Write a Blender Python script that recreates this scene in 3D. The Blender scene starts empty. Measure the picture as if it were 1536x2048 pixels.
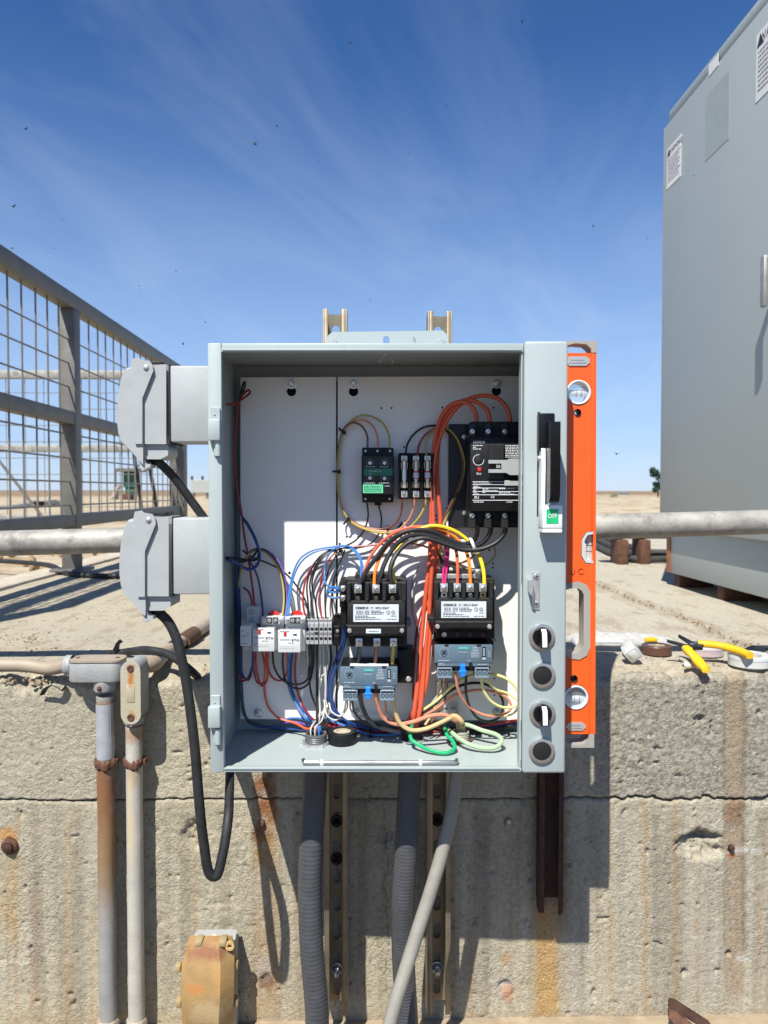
import bpy, bmesh, math, random
import numpy as np
from mathutils import Vector, Matrix, Euler
random.seed(7)
S = bpy.context.scene
COL = S.collection
rad = math.radians

# ------------------------------------------------------------------ camera
F = 1500.0                      # focal length in photo pixels (photo 1536 x 2048)
PITCH = math.atan(42 / F)       # horizon at y = 982
YAW = math.atan(33 / F)         # depth lines meet at x = 735
ZC = 0.945                      # camera height above the pit floor
cd = bpy.data.cameras.new('camera'); cam = bpy.data.objects.new('camera', cd); COL.objects.link(cam)
cd.sensor_fit = 'AUTO'; cd.sensor_width = 36; cd.lens = F / 2048 * 36
cd.clip_start = 0.02; cd.clip_end = 9000
cam.location = (0, 0, ZC)
cam.rotation_euler = (math.pi / 2 - PITCH, 0, -YAW)
cd.dof.use_dof = True; cd.dof.focus_distance = 1.16; cd.dof.aperture_fstop = 8.5
S.camera = cam
RC = Euler((math.pi / 2 - PITCH, 0, -YAW)).to_matrix()
RL = Euler((math.pi / 2 - PITCH, 0, 0)).to_matrix()

# ------------------------------------------------------------------ sun and sky
SUN = Vector((-0.44, -1.0, 1.53)).normalized()        # towards the sun
sl = bpy.data.lights.new('sun', 'SUN'); sl.energy = 5.0; sl.angle = rad(0.53); sl.color = (1.0, 0.97, 0.90)
so = bpy.data.objects.new('sun', sl); COL.objects.link(so)
so.rotation_euler = SUN.to_track_quat('Z', 'Y').to_euler(); so.location = (-3, -6, 9)
wd = bpy.data.worlds.new('World'); S.world = wd; wd.use_nodes = True
wt = wd.node_tree; wt.nodes.clear()
def wn(t, **k):
    n = wt.nodes.new(t)
    for a, b in k.items(): setattr(n, a, b)
    return n
sky = wn('ShaderNodeTexSky'); sky.sky_type = 'NISHITA'; sky.sun_disc = False
sky.sun_elevation = math.asin(SUN.z); sky.sun_rotation = math.atan2(SUN.x, SUN.y)
sky.altitude = 300; sky.air_density = 1.0; sky.dust_density = 0.05; sky.ozone_density = 2.2
hs_ = wn('ShaderNodeHueSaturation'); hs_.inputs['Saturation'].default_value = 1.16; tn = wn('ShaderNodeMixRGB', blend_type='MULTIPLY'); tn.inputs[0].default_value = 1; tn.inputs[2].default_value = (0.90, 0.975, 1.18, 1); wt.links.new(sky.outputs[0], tn.inputs[1]); wt.links.new(tn.outputs[0], hs_.inputs['Color'])
tc = wn('ShaderNodeTexCoord'); sp = wn('ShaderNodeSeparateXYZ'); wt.links.new(tc.outputs['Generated'], sp.inputs[0])
mx = wn('ShaderNodeMath', operation='MAXIMUM'); mx.inputs[1].default_value = 0.02; wt.links.new(sp.outputs['Z'], mx.inputs[0])
az = wn('ShaderNodeMath', operation='ADD'); az.inputs[1].default_value = 0.10; wt.links.new(mx.outputs[0], az.inputs[0])
dx = wn('ShaderNodeMath', operation='DIVIDE'); wt.links.new(sp.outputs['X'], dx.inputs[0]); wt.links.new(az.outputs[0], dx.inputs[1])
dy = wn('ShaderNodeMath', operation='DIVIDE'); wt.links.new(sp.outputs['Y'], dy.inputs[0]); wt.links.new(az.outputs[0], dy.inputs[1])
cb = wn('ShaderNodeCombineXYZ'); wt.links.new(dx.outputs[0], cb.inputs[0]); wt.links.new(dy.outputs[0], cb.inputs[1])
mr = wn('ShaderNodeMapping'); mr.inputs['Rotation'].default_value = (0, 0, rad(13)); wt.links.new(cb.outputs[0], mr.inputs[0])
mp = wn('ShaderNodeMapping'); mp.inputs['Location'].default_value = (5.15, 0.4, 0); mp.inputs['Scale'].default_value = (1.15, 0.42, 1)
wt.links.new(mr.outputs[0], mp.inputs[0])
n1 = wn('ShaderNodeTexNoise'); n1.inputs['Scale'].default_value = 1.25; n1.inputs['Detail'].default_value = 7; n1.inputs['Roughness'].default_value = 0.58
n1.inputs['Distortion'].default_value = 1.9
wt.links.new(mp.outputs[0], n1.inputs['Vector'])
cr = wn('ShaderNodeValToRGB'); cr.color_ramp.elements[0].position = 0.42; cr.color_ramp.elements[0].color = (0, 0, 0, 1)
cr.color_ramp.elements[1].position = 0.78; cr.color_ramp.elements[1].color = (0.13, 0.13, 0.13, 1)
wt.links.new(n1.outputs[0], cr.inputs[0])
cm = wn('ShaderNodeMixRGB'); wt.links.new(cr.outputs[0], cm.inputs[0]); hz_ = wn('ShaderNodeMapRange'); hz_.inputs[1].default_value = 0.0; hz_.inputs[2].default_value = 0.52; hz_.inputs[3].default_value = 0.66; hz_.inputs[4].default_value = 0.0; hz_.interpolation_type = 'SMOOTHSTEP'; wt.links.new(sp.outputs['Z'], hz_.inputs[0])
hm = wn('ShaderNodeMixRGB'); wt.links.new(hz_.outputs[0], hm.inputs[0]); wt.links.new(hs_.outputs[0], hm.inputs[1]); hm.inputs[2].default_value = (4.7, 6.5, 9.6, 1); wt.links.new(hm.outputs[0], cm.inputs[1]); cm.inputs[2].default_value = (8.0, 8.8, 10.0, 1)
bg = wn('ShaderNodeBackground'); bg.inputs['Strength'].default_value = 0.071; wt.links.new(cm.outputs[0], bg.inputs[0])
wo = wn('ShaderNodeOutputWorld'); wt.links.new(bg.outputs[0], wo.inputs[0])
S.view_settings.view_transform = 'Standard'; S.view_settings.look = 'None'
S.view_settings.exposure = 0.58; S.view_settings.gamma = 1.0; S.view_settings.use_curve_mapping = False

# ------------------------------------------------------------------ pixels to positions
Y0 = 1.07                       # enclosure front plane, metres from the camera
YW = 1.337                      # face of the concrete wall
def W(px, py, Y):
    r = RC @ Vector(((px - 768) / F, -(py - 1024) / F, -1)); p = r * (Y / r.y); return Vector((p.x, p.y, p.z + ZC))
def WZ(px, py, Z):
    r = RC @ Vector(((px - 768) / F, -(py - 1024) / F, -1)); p = r * ((Z - ZC) / r.z); return Vector((p.x, p.y, Z))
def WX(px, py, X):
    r = RC @ Vector(((px - 768) / F, -(py - 1024) / F, -1)); p = r * (X / r.x); return Vector((p.x, p.y, p.z + ZC))
def e(px, py, d):
    r = RL @ Vector(((px - 768) / F, -(py - 1024) / F, -1)); p = r * ((Y0 + d) / r.y); return Vector((p.x, p.y, p.z))
FW = Matrix.Identity(4)
FE = Matrix.Translation((0, 0, ZC)) @ Matrix.Rotation(-YAW, 4, 'Z')     # the enclosure stands square to the lens
def e2w(v): return FE @ v
DECK = W(735, 1347, YW).z

# ------------------------------------------------------------------ materials
MATS = {}
def M(name, col, rough=0.5, metal=0.0, var=0.10, scale=25.0, bump=0.0, bscale=300.0, dirt=None, dirt_amt=0.0, dirt_scale=8.0, alpha=1.0, trans=0.0, spec=0.5, attr=None, coat=0.0):
    if name in MATS: return MATS[name]
    m = bpy.data.materials.new(name); m.use_nodes = True; nt = m.node_tree; nd = nt.nodes; lk = nt.links
    b = nd['Principled BSDF']
    tcn = nd.new('ShaderNodeTexCoord')
    nz = nd.new('ShaderNodeTexNoise'); nz.inputs['Scale'].default_value = scale; nz.inputs['Detail'].default_value = 6; nz.inputs['Roughness'].default_value = 0.6
    lk.new(tcn.outputs['Object'], nz.inputs['Vector'])
    mix = nd.new('ShaderNodeMixRGB')
    rp = nd.new('ShaderNodeMapRange'); rp.inputs[1].default_value = 0.3; rp.inputs[2].default_value = 0.7; lk.new(nz.outputs[0], rp.inputs[0])
    lk.new(rp.outputs[0], mix.inputs[0])
    c0 = tuple(max(0, c * (1 - var)) for c in col); c1 = tuple(min(1, c * (1 + var)) for c in col)
    mix.inputs[1].default_value = (*c0, 1); mix.inputs[2].default_value = (*c1, 1)
    out = mix.outputs[0]
    if attr:
        at = nd.new('ShaderNodeAttribute'); at.attribute_name = attr
        mu = nd.new('ShaderNodeMixRGB'); mu.blend_type = 'MULTIPLY'; mu.inputs[0].default_value = 1
        lk.new(at.outputs['Color'], mu.inputs[1]); lk.new(out, mu.inputs[2]); out = mu.outputs[0]
    if dirt:
        n2 = nd.new('ShaderNodeTexNoise'); n2.inputs['Scale'].default_value = dirt_scale; n2.inputs['Detail'].default_value = 8; n2.inputs['Roughness'].default_value = 0.7
        lk.new(tcn.outputs['Object'], n2.inputs['Vector'])
        r2 = nd.new('ShaderNodeMapRange'); r2.inputs[1].default_value = 0.62 - dirt_amt * 0.3; r2.inputs[2].default_value = 0.74 - dirt_amt * 0.1; lk.new(n2.outputs[0], r2.inputs[0])
        m2 = nd.new('ShaderNodeMixRGB'); lk.new(r2.outputs[0], m2.inputs[0]); lk.new(out, m2.inputs[1]); m2.inputs[2].default_value = (*dirt, 1); out = m2.outputs[0]
    lk.new(out, b.inputs['Base Color'])
    rr = nd.new('ShaderNodeMapRange'); rr.inputs[3].default_value = max(0.03, rough - 0.10); rr.inputs[4].default_value = min(1, rough + 0.10); lk.new(nz.outputs[0], rr.inputs[0])
    lk.new(rr.outputs[0], b.inputs['Roughness'])
    b.inputs['Metallic'].default_value = metal; b.inputs['Specular IOR Level'].default_value = spec
    b.inputs['Coat Weight'].default_value = coat
    if trans: b.inputs['Transmission Weight'].default_value = trans; b.inputs['IOR'].default_value = 1.12
    if alpha < 1: b.inputs['Alpha'].default_value = alpha
    if bump:
        n3 = nd.new('ShaderNodeTexNoise'); n3.inputs['Scale'].default_value = bscale; n3.inputs['Detail'].default_value = 5
        lk.new(tcn.outputs['Object'], n3.inputs['Vector'])
        bp = nd.new('ShaderNodeBump'); bp.inputs['Strength'].default_value = bump; bp.inputs['Distance'].default_value = 0.002
        lk.new(n3.outputs[0], bp.inputs['Height']); lk.new(bp.outputs[0], b.inputs['Normal'])
    MATS[name] = m; return m
def stain_mat(name, base, rough, org, stains, metal=0.0, var=0.14, scale=25.0, bump=0.3, bscale=250.0, rag=1.0, nscale=60.0):
    m = M(name, base, rough, metal, var, scale, bump, bscale); nt = m.node_tree; nd = nt.nodes; lk = nt.links; b = nd['Principled BSDF']
    tcn = nd.new('ShaderNodeTexCoord'); nz = nd.new('ShaderNodeTexNoise'); nz.inputs['Scale'].default_value = nscale; nz.inputs['Detail'].default_value = 7; nz.inputs['Roughness'].default_value = 0.65
    lk.new(tcn.outputs['Object'], nz.inputs['Vector']); out = b.inputs['Base Color'].links[0].from_socket
    for cx, cz, rx, rz, col, amt in stains:                 # ellipses seen from the front, ragged by noise
        sb = nd.new('ShaderNodeVectorMath'); sb.operation = 'SUBTRACT'; lk.new(tcn.outputs['Object'], sb.inputs[0]); sb.inputs[1].default_value = (cx - org[0], 0, cz - org[2])
        ml = nd.new('ShaderNodeVectorMath'); ml.operation = 'MULTIPLY'; lk.new(sb.outputs[0], ml.inputs[0]); ml.inputs[1].default_value = (1 / rx, 0, 1 / rz)
        ln = nd.new('ShaderNodeVectorMath'); ln.operation = 'LENGTH'; lk.new(ml.outputs[0], ln.inputs[0])
        ad = nd.new('ShaderNodeMath'); ad.operation = 'MULTIPLY_ADD'; ad.inputs[1].default_value = 1.6 * rag; lk.new(nz.outputs[0], ad.inputs[0]); lk.new(ln.outputs['Value'], ad.inputs[2])
        mr_ = nd.new('ShaderNodeMapRange'); mr_.inputs[1].default_value = 1.25 + .8 * rag - .3; mr_.inputs[2].default_value = 0.35 + .8 * rag; mr_.inputs[3].default_value = 0; mr_.inputs[4].default_value = amt; lk.new(ad.outputs[0], mr_.inputs[0])
        mi = nd.new('ShaderNodeMixRGB'); lk.new(mr_.outputs[0], mi.inputs[0]); lk.new(out, mi.inputs[1]); mi.inputs[2].default_value = (*col, 1); out = mi.outputs[0]
    lk.new(out, b.inputs['Base Color']); return m
def srgb(r, g, b):
    return tuple(((c / 255 + 0.055) / 1.055) ** 2.4 if c > 10 else c / 255 / 12.92 for c in (r, g, b))

GREY = M('grey_enamel', (0.370, 0.424, 0.417), 0.36, var=0.03, scale=6, bump=0.06, bscale=900, dirt=(0.325, 0.37, 0.36), dirt_amt=0.15, dirt_scale=11)
CABGREY = M('cabinet_enamel', (0.35, 0.385, 0.372), 0.42, var=0.04, scale=1.5, bump=0.05, bscale=500, dirt=(0.325, 0.36, 0.35), dirt_amt=0.2, dirt_scale=2.5)
BOXGREY = M('cast_grey', (0.375, 0.39, 0.39), 0.5, var=0.06, scale=20, bump=0.22, bscale=600, dirt=(0.33, 0.335, 0.325), dirt_amt=0.1, dirt_scale=16)
WHITE = M('white_enamel', (0.80, 0.782, 0.745), 0.42, var=0.025, scale=7, dirt=(0.55, 0.53, 0.50), dirt_amt=-0.25, dirt_scale=20)
BLACK = M('black_plastic', (0.007, 0.007, 0.008), 0.48, spec=0.3, var=0.25, scale=90, bump=0.08, bscale=1200)
BLACKG = M('black_gloss', (0.006, 0.006, 0.007), 0.28, spec=0.35, var=0.2, scale=60)
DARK = M('dark_void', (0.006, 0.006, 0.007), 0.8, var=0.2)
CHAR = M('charcoal_plastic', (0.019, 0.0185, 0.018), 0.5, spec=0.35, var=0.2, scale=80, bump=0.08, bscale=1000)
SLATE = M('slate_blue_plastic', (0.105, 0.155, 0.20), 0.45, var=0.05, scale=60)
SLATEL = M('light_slate_plastic', (0.19, 0.25, 0.30), 0.45, var=0.05, scale=60)
RELAYW = M('relay_white', (0.66, 0.67, 0.66), 0.35, var=0.03)
TERMG = M('terminal_grey', (0.36, 0.37, 0.38), 0.5, var=0.05)
SOCKG = M('socket_grey', (0.50, 0.51, 0.51), 0.5, var=0.05)
CLEAR = M('clear_cover', (0.62, 0.62, 0.60), 0.15, var=0.05, alpha=0.55)
CLEARP = M('clear_plastic', (0.80, 0.83, 0.84), 0.12, var=0.06, alpha=0.45)
ZINC = M('zinc_steel', (0.66, 0.66, 0.64), 0.34, 0.75, var=0.15, scale=120)
STEEL = M('satin_nickel', (0.56, 0.54, 0.50), 0.33, 0.85, var=0.08, scale=80)
BRASS = M('brass_terminal', (0.42, 0.33, 0.18), 0.35, 1.0, var=0.15, scale=120)
GALV = M('galvanised_pipe', (0.33, 0.315, 0.28), 0.6, 0.2, var=0.30, scale=22, bump=0.3, bscale=160, dirt=(0.15, 0.135, 0.115), dirt_amt=0.35, dirt_scale=26)
FENCE = M('fence_steel', (0.150, 0.143, 0.128), 0.55, 0.25, var=0.2, scale=14, bump=0.15, bscale=150, dirt=(0.20, 0.17, 0.14), dirt_amt=0.0, dirt_scale=12)
WIREM = M('mesh_wire_steel', (0.20, 0.19, 0.17), 0.5, 0.2, var=0.2, scale=30)
STRUT = M('strut_steel', (0.30, 0.26, 0.185), 0.42, 0.6, var=0.3, scale=14, dirt=(0.30, 0.17, 0.06), dirt_amt=0.25, dirt_scale=10)
RUST = M('rust', (0.105, 0.046, 0.026), 0.85, 0.0, var=0.5, scale=60, bump=0.6, bscale=250, dirt=(0.05, 0.028, 0.02), dirt_amt=0.2, dirt_scale=30)
RUSTD = M('dark_rust', (0.060, 0.027, 0.017), 0.8, 0.1, var=0.5, scale=40, bump=0.4, bscale=250)
PVC = M('grey_conduit', (0.44, 0.43, 0.40), 0.55, var=0.10, scale=20, bump=0.2, bscale=250, dirt=(0.38, 0.31, 0.20), dirt_amt=0.25, dirt_scale=18)
CONDR = M('rusted_conduit', (0.36, 0.34, 0.31), 0.55, 0.15, var=0.2, scale=20, bump=0.25, bscale=250, dirt=(0.21, 0.105, 0.045), dirt_amt=0.75, dirt_scale=7)
CONDW = M('white_conduit', (0.62, 0.59, 0.53), 0.55, 0.05, var=0.10, scale=20, bump=0.25, bscale=250, dirt=(0.45, 0.31, 0.18), dirt_amt=0.22, dirt_scale=9)
CONDT = M('tan_conduit', (0.35, 0.285, 0.21), 0.6, 0.05, var=0.12, scale=20, bump=0.3, bscale=250, dirt=(0.30, 0.15, 0.08), dirt_amt=0.15, dirt_scale=9)
LBM = M('conduit_body_grey', (0.335, 0.337, 0.33), 0.55, 0.1, var=0.12, scale=25, bump=0.3, bscale=300, dirt=(0.50, 0.42, 0.28), dirt_amt=0.05, dirt_scale=18)
LBSTAIN = M('rust_stained_cover', (0.56, 0.53, 0.45), 0.6, 0.05, var=0.15, scale=25, bump=0.3, bscale=300, dirt=(0.42, 0.19, 0.04), dirt_amt=0.35, dirt_scale=24)
YELBOX = M('rust_yellowed_box', (0.52, 0.34, 0.135), 0.62, 0.0, var=0.18, scale=22, bump=0.4, bscale=260, dirt=(0.42, 0.16, 0.045), dirt_amt=0.12, dirt_scale=9)
FLEX = M('flex_conduit_grey', (0.062, 0.064, 0.070), 0.45, var=0.15, scale=60)
CORD = M('black_cord', (0.016, 0.016, 0.017), 0.6, var=0.45, scale=70, bump=0.2, bscale=400, dirt=(0.07, 0.067, 0.062), dirt_amt=0.1, dirt_scale=30)
ORANGE = M('orange_enamel', (0.86, 0.105, 0.012), 0.38, var=0.04, scale=20, dirt=(0.62, 0.085, 0.02), dirt_amt=0.0, dirt_scale=25)
ENDCAP = M('taupe_rubber', (0.33, 0.315, 0.27), 0.6, var=0.08)
SILV = M('silver_badge', (0.50, 0.49, 0.47), 0.35, 0.4, var=0.1)
GREENL = M('green_label', (0.01, 0.16, 0.085), 0.5, var=0.05)
MINT = M('mint_label', (0.14, 0.62, 0.32), 0.5, var=0.08, scale=300)
GREENS = M('green_sticker', (0.01, 0.46, 0.16), 0.4, var=0.05)
TEAL = M('teal_label', (0.01, 0.42, 0.36), 0.5, var=0.05)
BLUE = M('blue_button', (0.01, 0.21, 0.70), 0.35, var=0.08)
REDP = M('red_plastic', (0.60, 0.02, 0.02), 0.35, var=0.08)
PAPER = M('label_paper', (0.60, 0.64, 0.66), 0.55, var=0.03)
PRINT = M('black_print', (0.02, 0.02, 0.022), 0.6, var=0.1)
PRINTG = M('grey_print', (0.16, 0.17, 0.18), 0.6, var=0.1)
PRINTW = M('white_print', (0.70, 0.71, 0.72), 0.6, var=0.05)
PRINTS = M('pale_print', (0.42, 0.48, 0.52), 0.6, var=0.05)
KNOBW = M('white_knob', (0.78, 0.79, 0.79), 0.30, var=0.03)
NYLON = M('nylon_tie', (0.62, 0.64, 0.64), 0.35, var=0.05)
YEL = M('yellow_grip', (0.78, 0.44, 0.012), 0.42, var=0.06)
# wire insulation
def wm(n, c, r=0.38): return M('wire_' + n, c, r, var=0.06, scale=50)
WBLK = wm('black', (0.016, 0.016, 0.017)); WBRN = wm('brown', (0.17, 0.062, 0.035)); WRED = wm('red', (0.44, 0.035, 0.035))
WMAR = wm('maroon', (0.30, 0.018, 0.035)); WORG = wm('orange', (0.80, 0.20, 0.015)); WYEL = wm('yellow', (0.74, 0.56, 0.025))
WTAN = wm('tan', (0.54, 0.40, 0.19)); WPINK = wm('salmon', (0.62, 0.24, 0.15)); WBLU = wm('blue', (0.045, 0.18, 0.46)); WNAV = wm('navy', (0.012, 0.05, 0.20))
WPUR = wm('purple', (0.16, 0.09, 0.38)); WWHT = wm('white', (0.52, 0.51, 0.48)); WGRN = wm('green', (0.01, 0.36, 0.14)); WLGR = wm('pale_green', (0.36, 0.50, 0.30))
WVER = wm('vermilion', (0.62, 0.10, 0.045)); WMAG = wm('magenta', (0.58, 0.02, 0.16)); WOLV = wm('olive', (0.42, 0.36, 0.08)); WPYL = wm('pale_yellow', (0.78, 0.70, 0.30))

# ------------------------------------------------------------------ mesh builder
def catmull(pts, n=8):
    P = [Vector(p) for p in pts]
    if len(P) < 3: return [P[0].lerp(P[-1], i / n) for i in range(n + 1)]
    P = [P[0] * 2 - P[1]] + P + [P[-1] * 2 - P[-2]]; out = []
    for i in range(1, len(P) - 2):
        p0, p1, p2, p3 = P[i - 1:i + 3]
        t1 = max((p1 - p0).length, 1e-6) ** .5; t2 = t1 + max((p2 - p1).length, 1e-6) ** .5; t3 = t2 + max((p3 - p2).length, 1e-6) ** .5
        for k in range(n):
            t = t1 + (t2 - t1) * k / n
            a1 = p0 * ((t1 - t) / t1) + p1 * (t / t1)
            a2 = p1 * ((t2 - t) / (t2 - t1)) + p2 * ((t - t1) / (t2 - t1))
            a3 = p2 * ((t3 - t) / (t3 - t2)) + p3 * ((t - t2) / (t3 - t2))
            b1 = a1 * ((t2 - t) / t2) + a2 * (t / t2)
            b2 = a2 * ((t3 - t) / (t3 - t1)) + a3 * ((t - t1) / (t3 - t1))
            out.append(b1 * ((t2 - t) / (t2 - t1)) + b2 * ((t - t1) / (t2 - t1)))
    out.append(P[-2]); return out
class MB:
    def __init__(s): s.bm = bmesh.new()
    def box(s, a, b, bev=0.0, seg=2):
        a, b = Vector(a), Vector(b); c = (a + b) / 2; d = b - a
        r = bmesh.ops.create_cube(s.bm, size=1, matrix=Matrix.Translation(c) @ Matrix.Diagonal((abs(d.x), abs(d.y), abs(d.z), 1)))
        if bev > 0:
            ed = list({x for v in r['verts'] for x in v.link_edges})
            bmesh.ops.bevel(s.bm, geom=ed, offset=min(bev, 0.45 * min(abs(d.x), abs(d.y), abs(d.z))), segments=seg, profile=0.5, affect='EDGES')
        return s
    def pbox(s, x0, y0, x1, y1, d0, d1, bev=0.0006, seg=1, y=None):    # photo rectangle at enclosure depth d0, extruded back to d1
        a = e(x0, y0, d0); b = e(x1, y1, d0)
        return s.box((a.x, Y0 + d0, b.z), (b.x, Y0 + d1, a.z), bev, seg)
    def wbox(s, x0, y0, x1, y1, ya, yb, bev=0.0, seg=1):               # the same in the world frame at depth ya
        a = W(x0, y0, ya); b = W(x1, y1, ya)
        return s.box((a.x, ya, b.z), (b.x, yb, a.z), bev, seg)
    def cyl(s, p, q, r, r2=None, n=16):
        p, q = Vector(p), Vector(q); d = q - p
        m = Matrix.Translation((p + q) / 2) @ d.to_track_quat('Z', 'Y').to_matrix().to_4x4()
        bmesh.ops.create_cone(s.bm, cap_ends=True, segments=n, radius1=r, radius2=r if r2 is None else r2, depth=d.length, matrix=m); return s
    def ball(s, c, r, n=10, sc=(1, 1, 1)):
        bmesh.ops.create_uvsphere(s.bm, u_segments=n, v_segments=max(4, n // 2), radius=r, matrix=Matrix.Translation(c) @ Matrix.Diagonal((*sc, 1))); return s
    def lathe(s, c, axis, prof, n=24):
        ax = Vector(axis).normalized(); q = ax.to_track_quat('Z', 'Y'); c = Vector(c); rings = []
        for r, h in prof:
            rings.append([s.bm.verts.new(c + q @ Vector((max(r, 1e-5) * math.cos(2 * math.pi * i / n), max(r, 1e-5) * math.sin(2 * math.pi * i / n), h))) for i in range(n)])
        for a, b in zip(rings, rings[1:]):
            for i in range(n): s.bm.faces.new((a[i], a[(i + 1) % n], b[(i + 1) % n], b[i]))
        return s
    def sweep(s, path, rf, n=8, flat=1.0):
        P = [Vector(p) for p in path]; rings = []; u = None
        for i, p in enumerate(P):
            t = (P[min(i + 1, len(P) - 1)] - P[max(i - 1, 0)])
            t = t.normalized() if t.length > 1e-9 else Vector((0, 0, 1))
            if u is None: u = t.orthogonal().normalized()
            u = u - t * u.dot(t); u = u.normalized() if u.length > 1e-6 else t.orthogonal().normalized()
            v = t.cross(u); r = rf(i) if callable(rf) else rf
            rings.append([s.bm.verts.new(p + (u * math.cos(2 * math.pi * k / n) + v * math.sin(2 * math.pi * k / n) * flat) * r) for k in range(n)])
        for a, b in zip(rings, rings[1:]):
            for k in range(n): s.bm.faces.new((a[k], a[(k + 1) % n], b[(k + 1) % n], b[k]))
        s.bm.faces.new(list(reversed(rings[0]))); s.bm.faces.new(rings[-1]); return s
    def tube(s, pts, r, n=8, k=6): return s.sweep(catmull(pts, k), r, n)
    def prism(s, poly, vec):
        vec = Vector(vec); a = [s.bm.verts.new(Vector(p)) for p in poly]; b = [s.bm.verts.new(Vector(p) + vec) for p in poly]
        s.bm.faces.new(a); s.bm.faces.new(list(reversed(b)))
        for i in range(len(a)): s.bm.faces.new((a[i], b[i], b[(i + 1) % len(a)], a[(i + 1) % len(a)]))
        return s
    def quad(s, pts): s.bm.faces.new([s.bm.verts.new(Vector(p)) for p in pts]); return s
    def bevel_all(s, off, seg=1, ang=40):
        ed = [x for x in s.bm.edges if len(x.link_faces) == 2 and x.calc_face_angle(0) > rad(ang)]
        bmesh.ops.bevel(s.bm, geom=ed, offset=off, segments=seg, profile=0.5, affect='EDGES'); return s
    def mesh(s, name, org=None, sharp=35):
        bmesh.ops.recalc_face_normals(s.bm, faces=s.bm.faces)
        me = bpy.data.meshes.new(name)
        if org is not None:
            for v in s.bm.verts: v.co -= org
        s.bm.to_mesh(me); s.bm.free()
        me.polygons.foreach_set('use_smooth', [True] * len(me.polygons)); me.set_sharp_from_angle(angle=rad(getattr(s, 'sharp', sharp)))
        return me
ORG = {}; FRM = {}
def thing(name, label, cat, org, frame=FE, group=None):
    o = bpy.data.objects.new(name, None); COL.objects.link(o); o.empty_display_size = 0.01
    org = Vector(org); o.matrix_world = frame @ Matrix.Translation(org); ORG[o.name] = org
    o['label'] = label; o['category'] = cat
    if group: o['group'] = group
    return o
def part(name, mb, mat, parent, label=None):
    org = ORG[parent.name]
    me = mb if isinstance(mb, bpy.types.Mesh) else mb.mesh(name, org)
    if isinstance(mb, bpy.types.Mesh): me.transform(Matrix.Translation(-org))
    me.materials.append(mat); o = bpy.data.objects.new(name, me); COL.objects.link(o); o.parent = parent; ORG[o.name] = org
    if label: o['label'] = label
    return o
def solo(name, mb, mat, label, cat, frame=FE, group=None, kind=None):
    vs = [v.co for v in mb.bm.verts]; lo = Vector([min(v[i] for v in vs) for i in range(3)]); hi = Vector([max(v[i] for v in vs) for i in range(3)])
    org = Vector(((lo.x + hi.x) / 2, (lo.y + hi.y) / 2, lo.z))
    me = mb.mesh(name, org); me.materials.append(mat); o = bpy.data.objects.new(name, me); COL.objects.link(o)
    o.matrix_world = frame @ Matrix.Translation(org); ORG[o.name] = org
    if label: o['label'] = label
    if cat: o['category'] = cat
    if group: o['group'] = group
    if kind: o['kind'] = kind
    return o
def curve_mesh(name, loops, thick):                       # 2D loops (outer + holes) extruded
    cu = bpy.data.curves.new(name, 'CURVE'); cu.dimensions = '2D'; cu.fill_mode = 'BOTH'; cu.extrude = thick / 2
    for lp in loops:
        sp_ = cu.splines.new('POLY'); sp_.points.add(len(lp) - 1)
        for i, p in enumerate(lp): sp_.points[i].co = (p[0], p[1], 0, 1)
        sp_.use_cyclic_u = True
    ob = bpy.data.objects.new(name, cu); me = bpy.data.meshes.new_from_object(ob); bpy.data.objects.remove(ob); bpy.data.curves.remove(cu)
    return me
def plate_xz(name, loops, y0, y1):                        # loops of (x, z), slab between y0 and y1
    me = curve_mesh(name, loops, abs(y1 - y0))
    me.transform(Matrix.Translation((0, (y0 + y1) / 2, 0)) @ Matrix.Rotation(math.pi / 2, 4, 'X'))
    return me
def text_mesh(s, size, c, u=Vector((1, 0, 0)), v=Vector((0, 0, 1)), align='CENTER', thick=0.0001, sx=1.0, bold=0.0):
    cu = bpy.data.curves.new('t', 'FONT'); cu.body = s; cu.size = size; cu.align_x = align; cu.align_y = 'CENTER'; cu.extrude = thick; cu.resolution_u = 2
    cu.offset = bold
    ob = bpy.data.objects.new('t', cu); me = bpy.data.meshes.new_from_object(ob); bpy.data.objects.remove(ob); bpy.data.curves.remove(cu)
    n = u.cross(v); m = Matrix(((u.x * sx, v.x, n.x, c[0]), (u.y * sx, v.y, n.y, c[1]), (u.z * sx, v.z, n.z, c[2]), (0, 0, 0, 1)))
    me.transform(m); return me
def text(s, px, py, d, hpx, mat, parent, align='CENTER', sx=1.0, bold=0.0, name='lettering'):
    sc = (Y0 + d) / F
    return part(name, text_mesh(s, hpx * sc * 1.35, e(px, py, d - 0.0005), align=align, sx=sx, bold=bold * sc), mat, parent)
def dashes(rows, d, mat, parent, name='fine_print'):      # illegible small print: rows of (x0, x1, y, h)
    mb = MB(); rnd = random.Random(len(rows) * 13 + int(rows[0][0]))
    for x0, x1, y, h in rows:
        x = x0
        while x < x1:
            w = rnd.uniform(1.5, 5.5)
            mb.pbox(x, y - h / 2, min(x + w, x1), y + h / 2, d - 0.0004, d - 0.0001, 0); x += w + rnd.uniform(0.8, 1.6)
    return part(name, mb, mat, parent)
def circ(cx, cy, r, n=24, a0=0.0): return [(cx + r * math.cos(a0 + 2 * math.pi * i / n), cy + r * math.sin(a0 + 2 * math.pi * i / n)) for i in range(n)]
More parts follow.
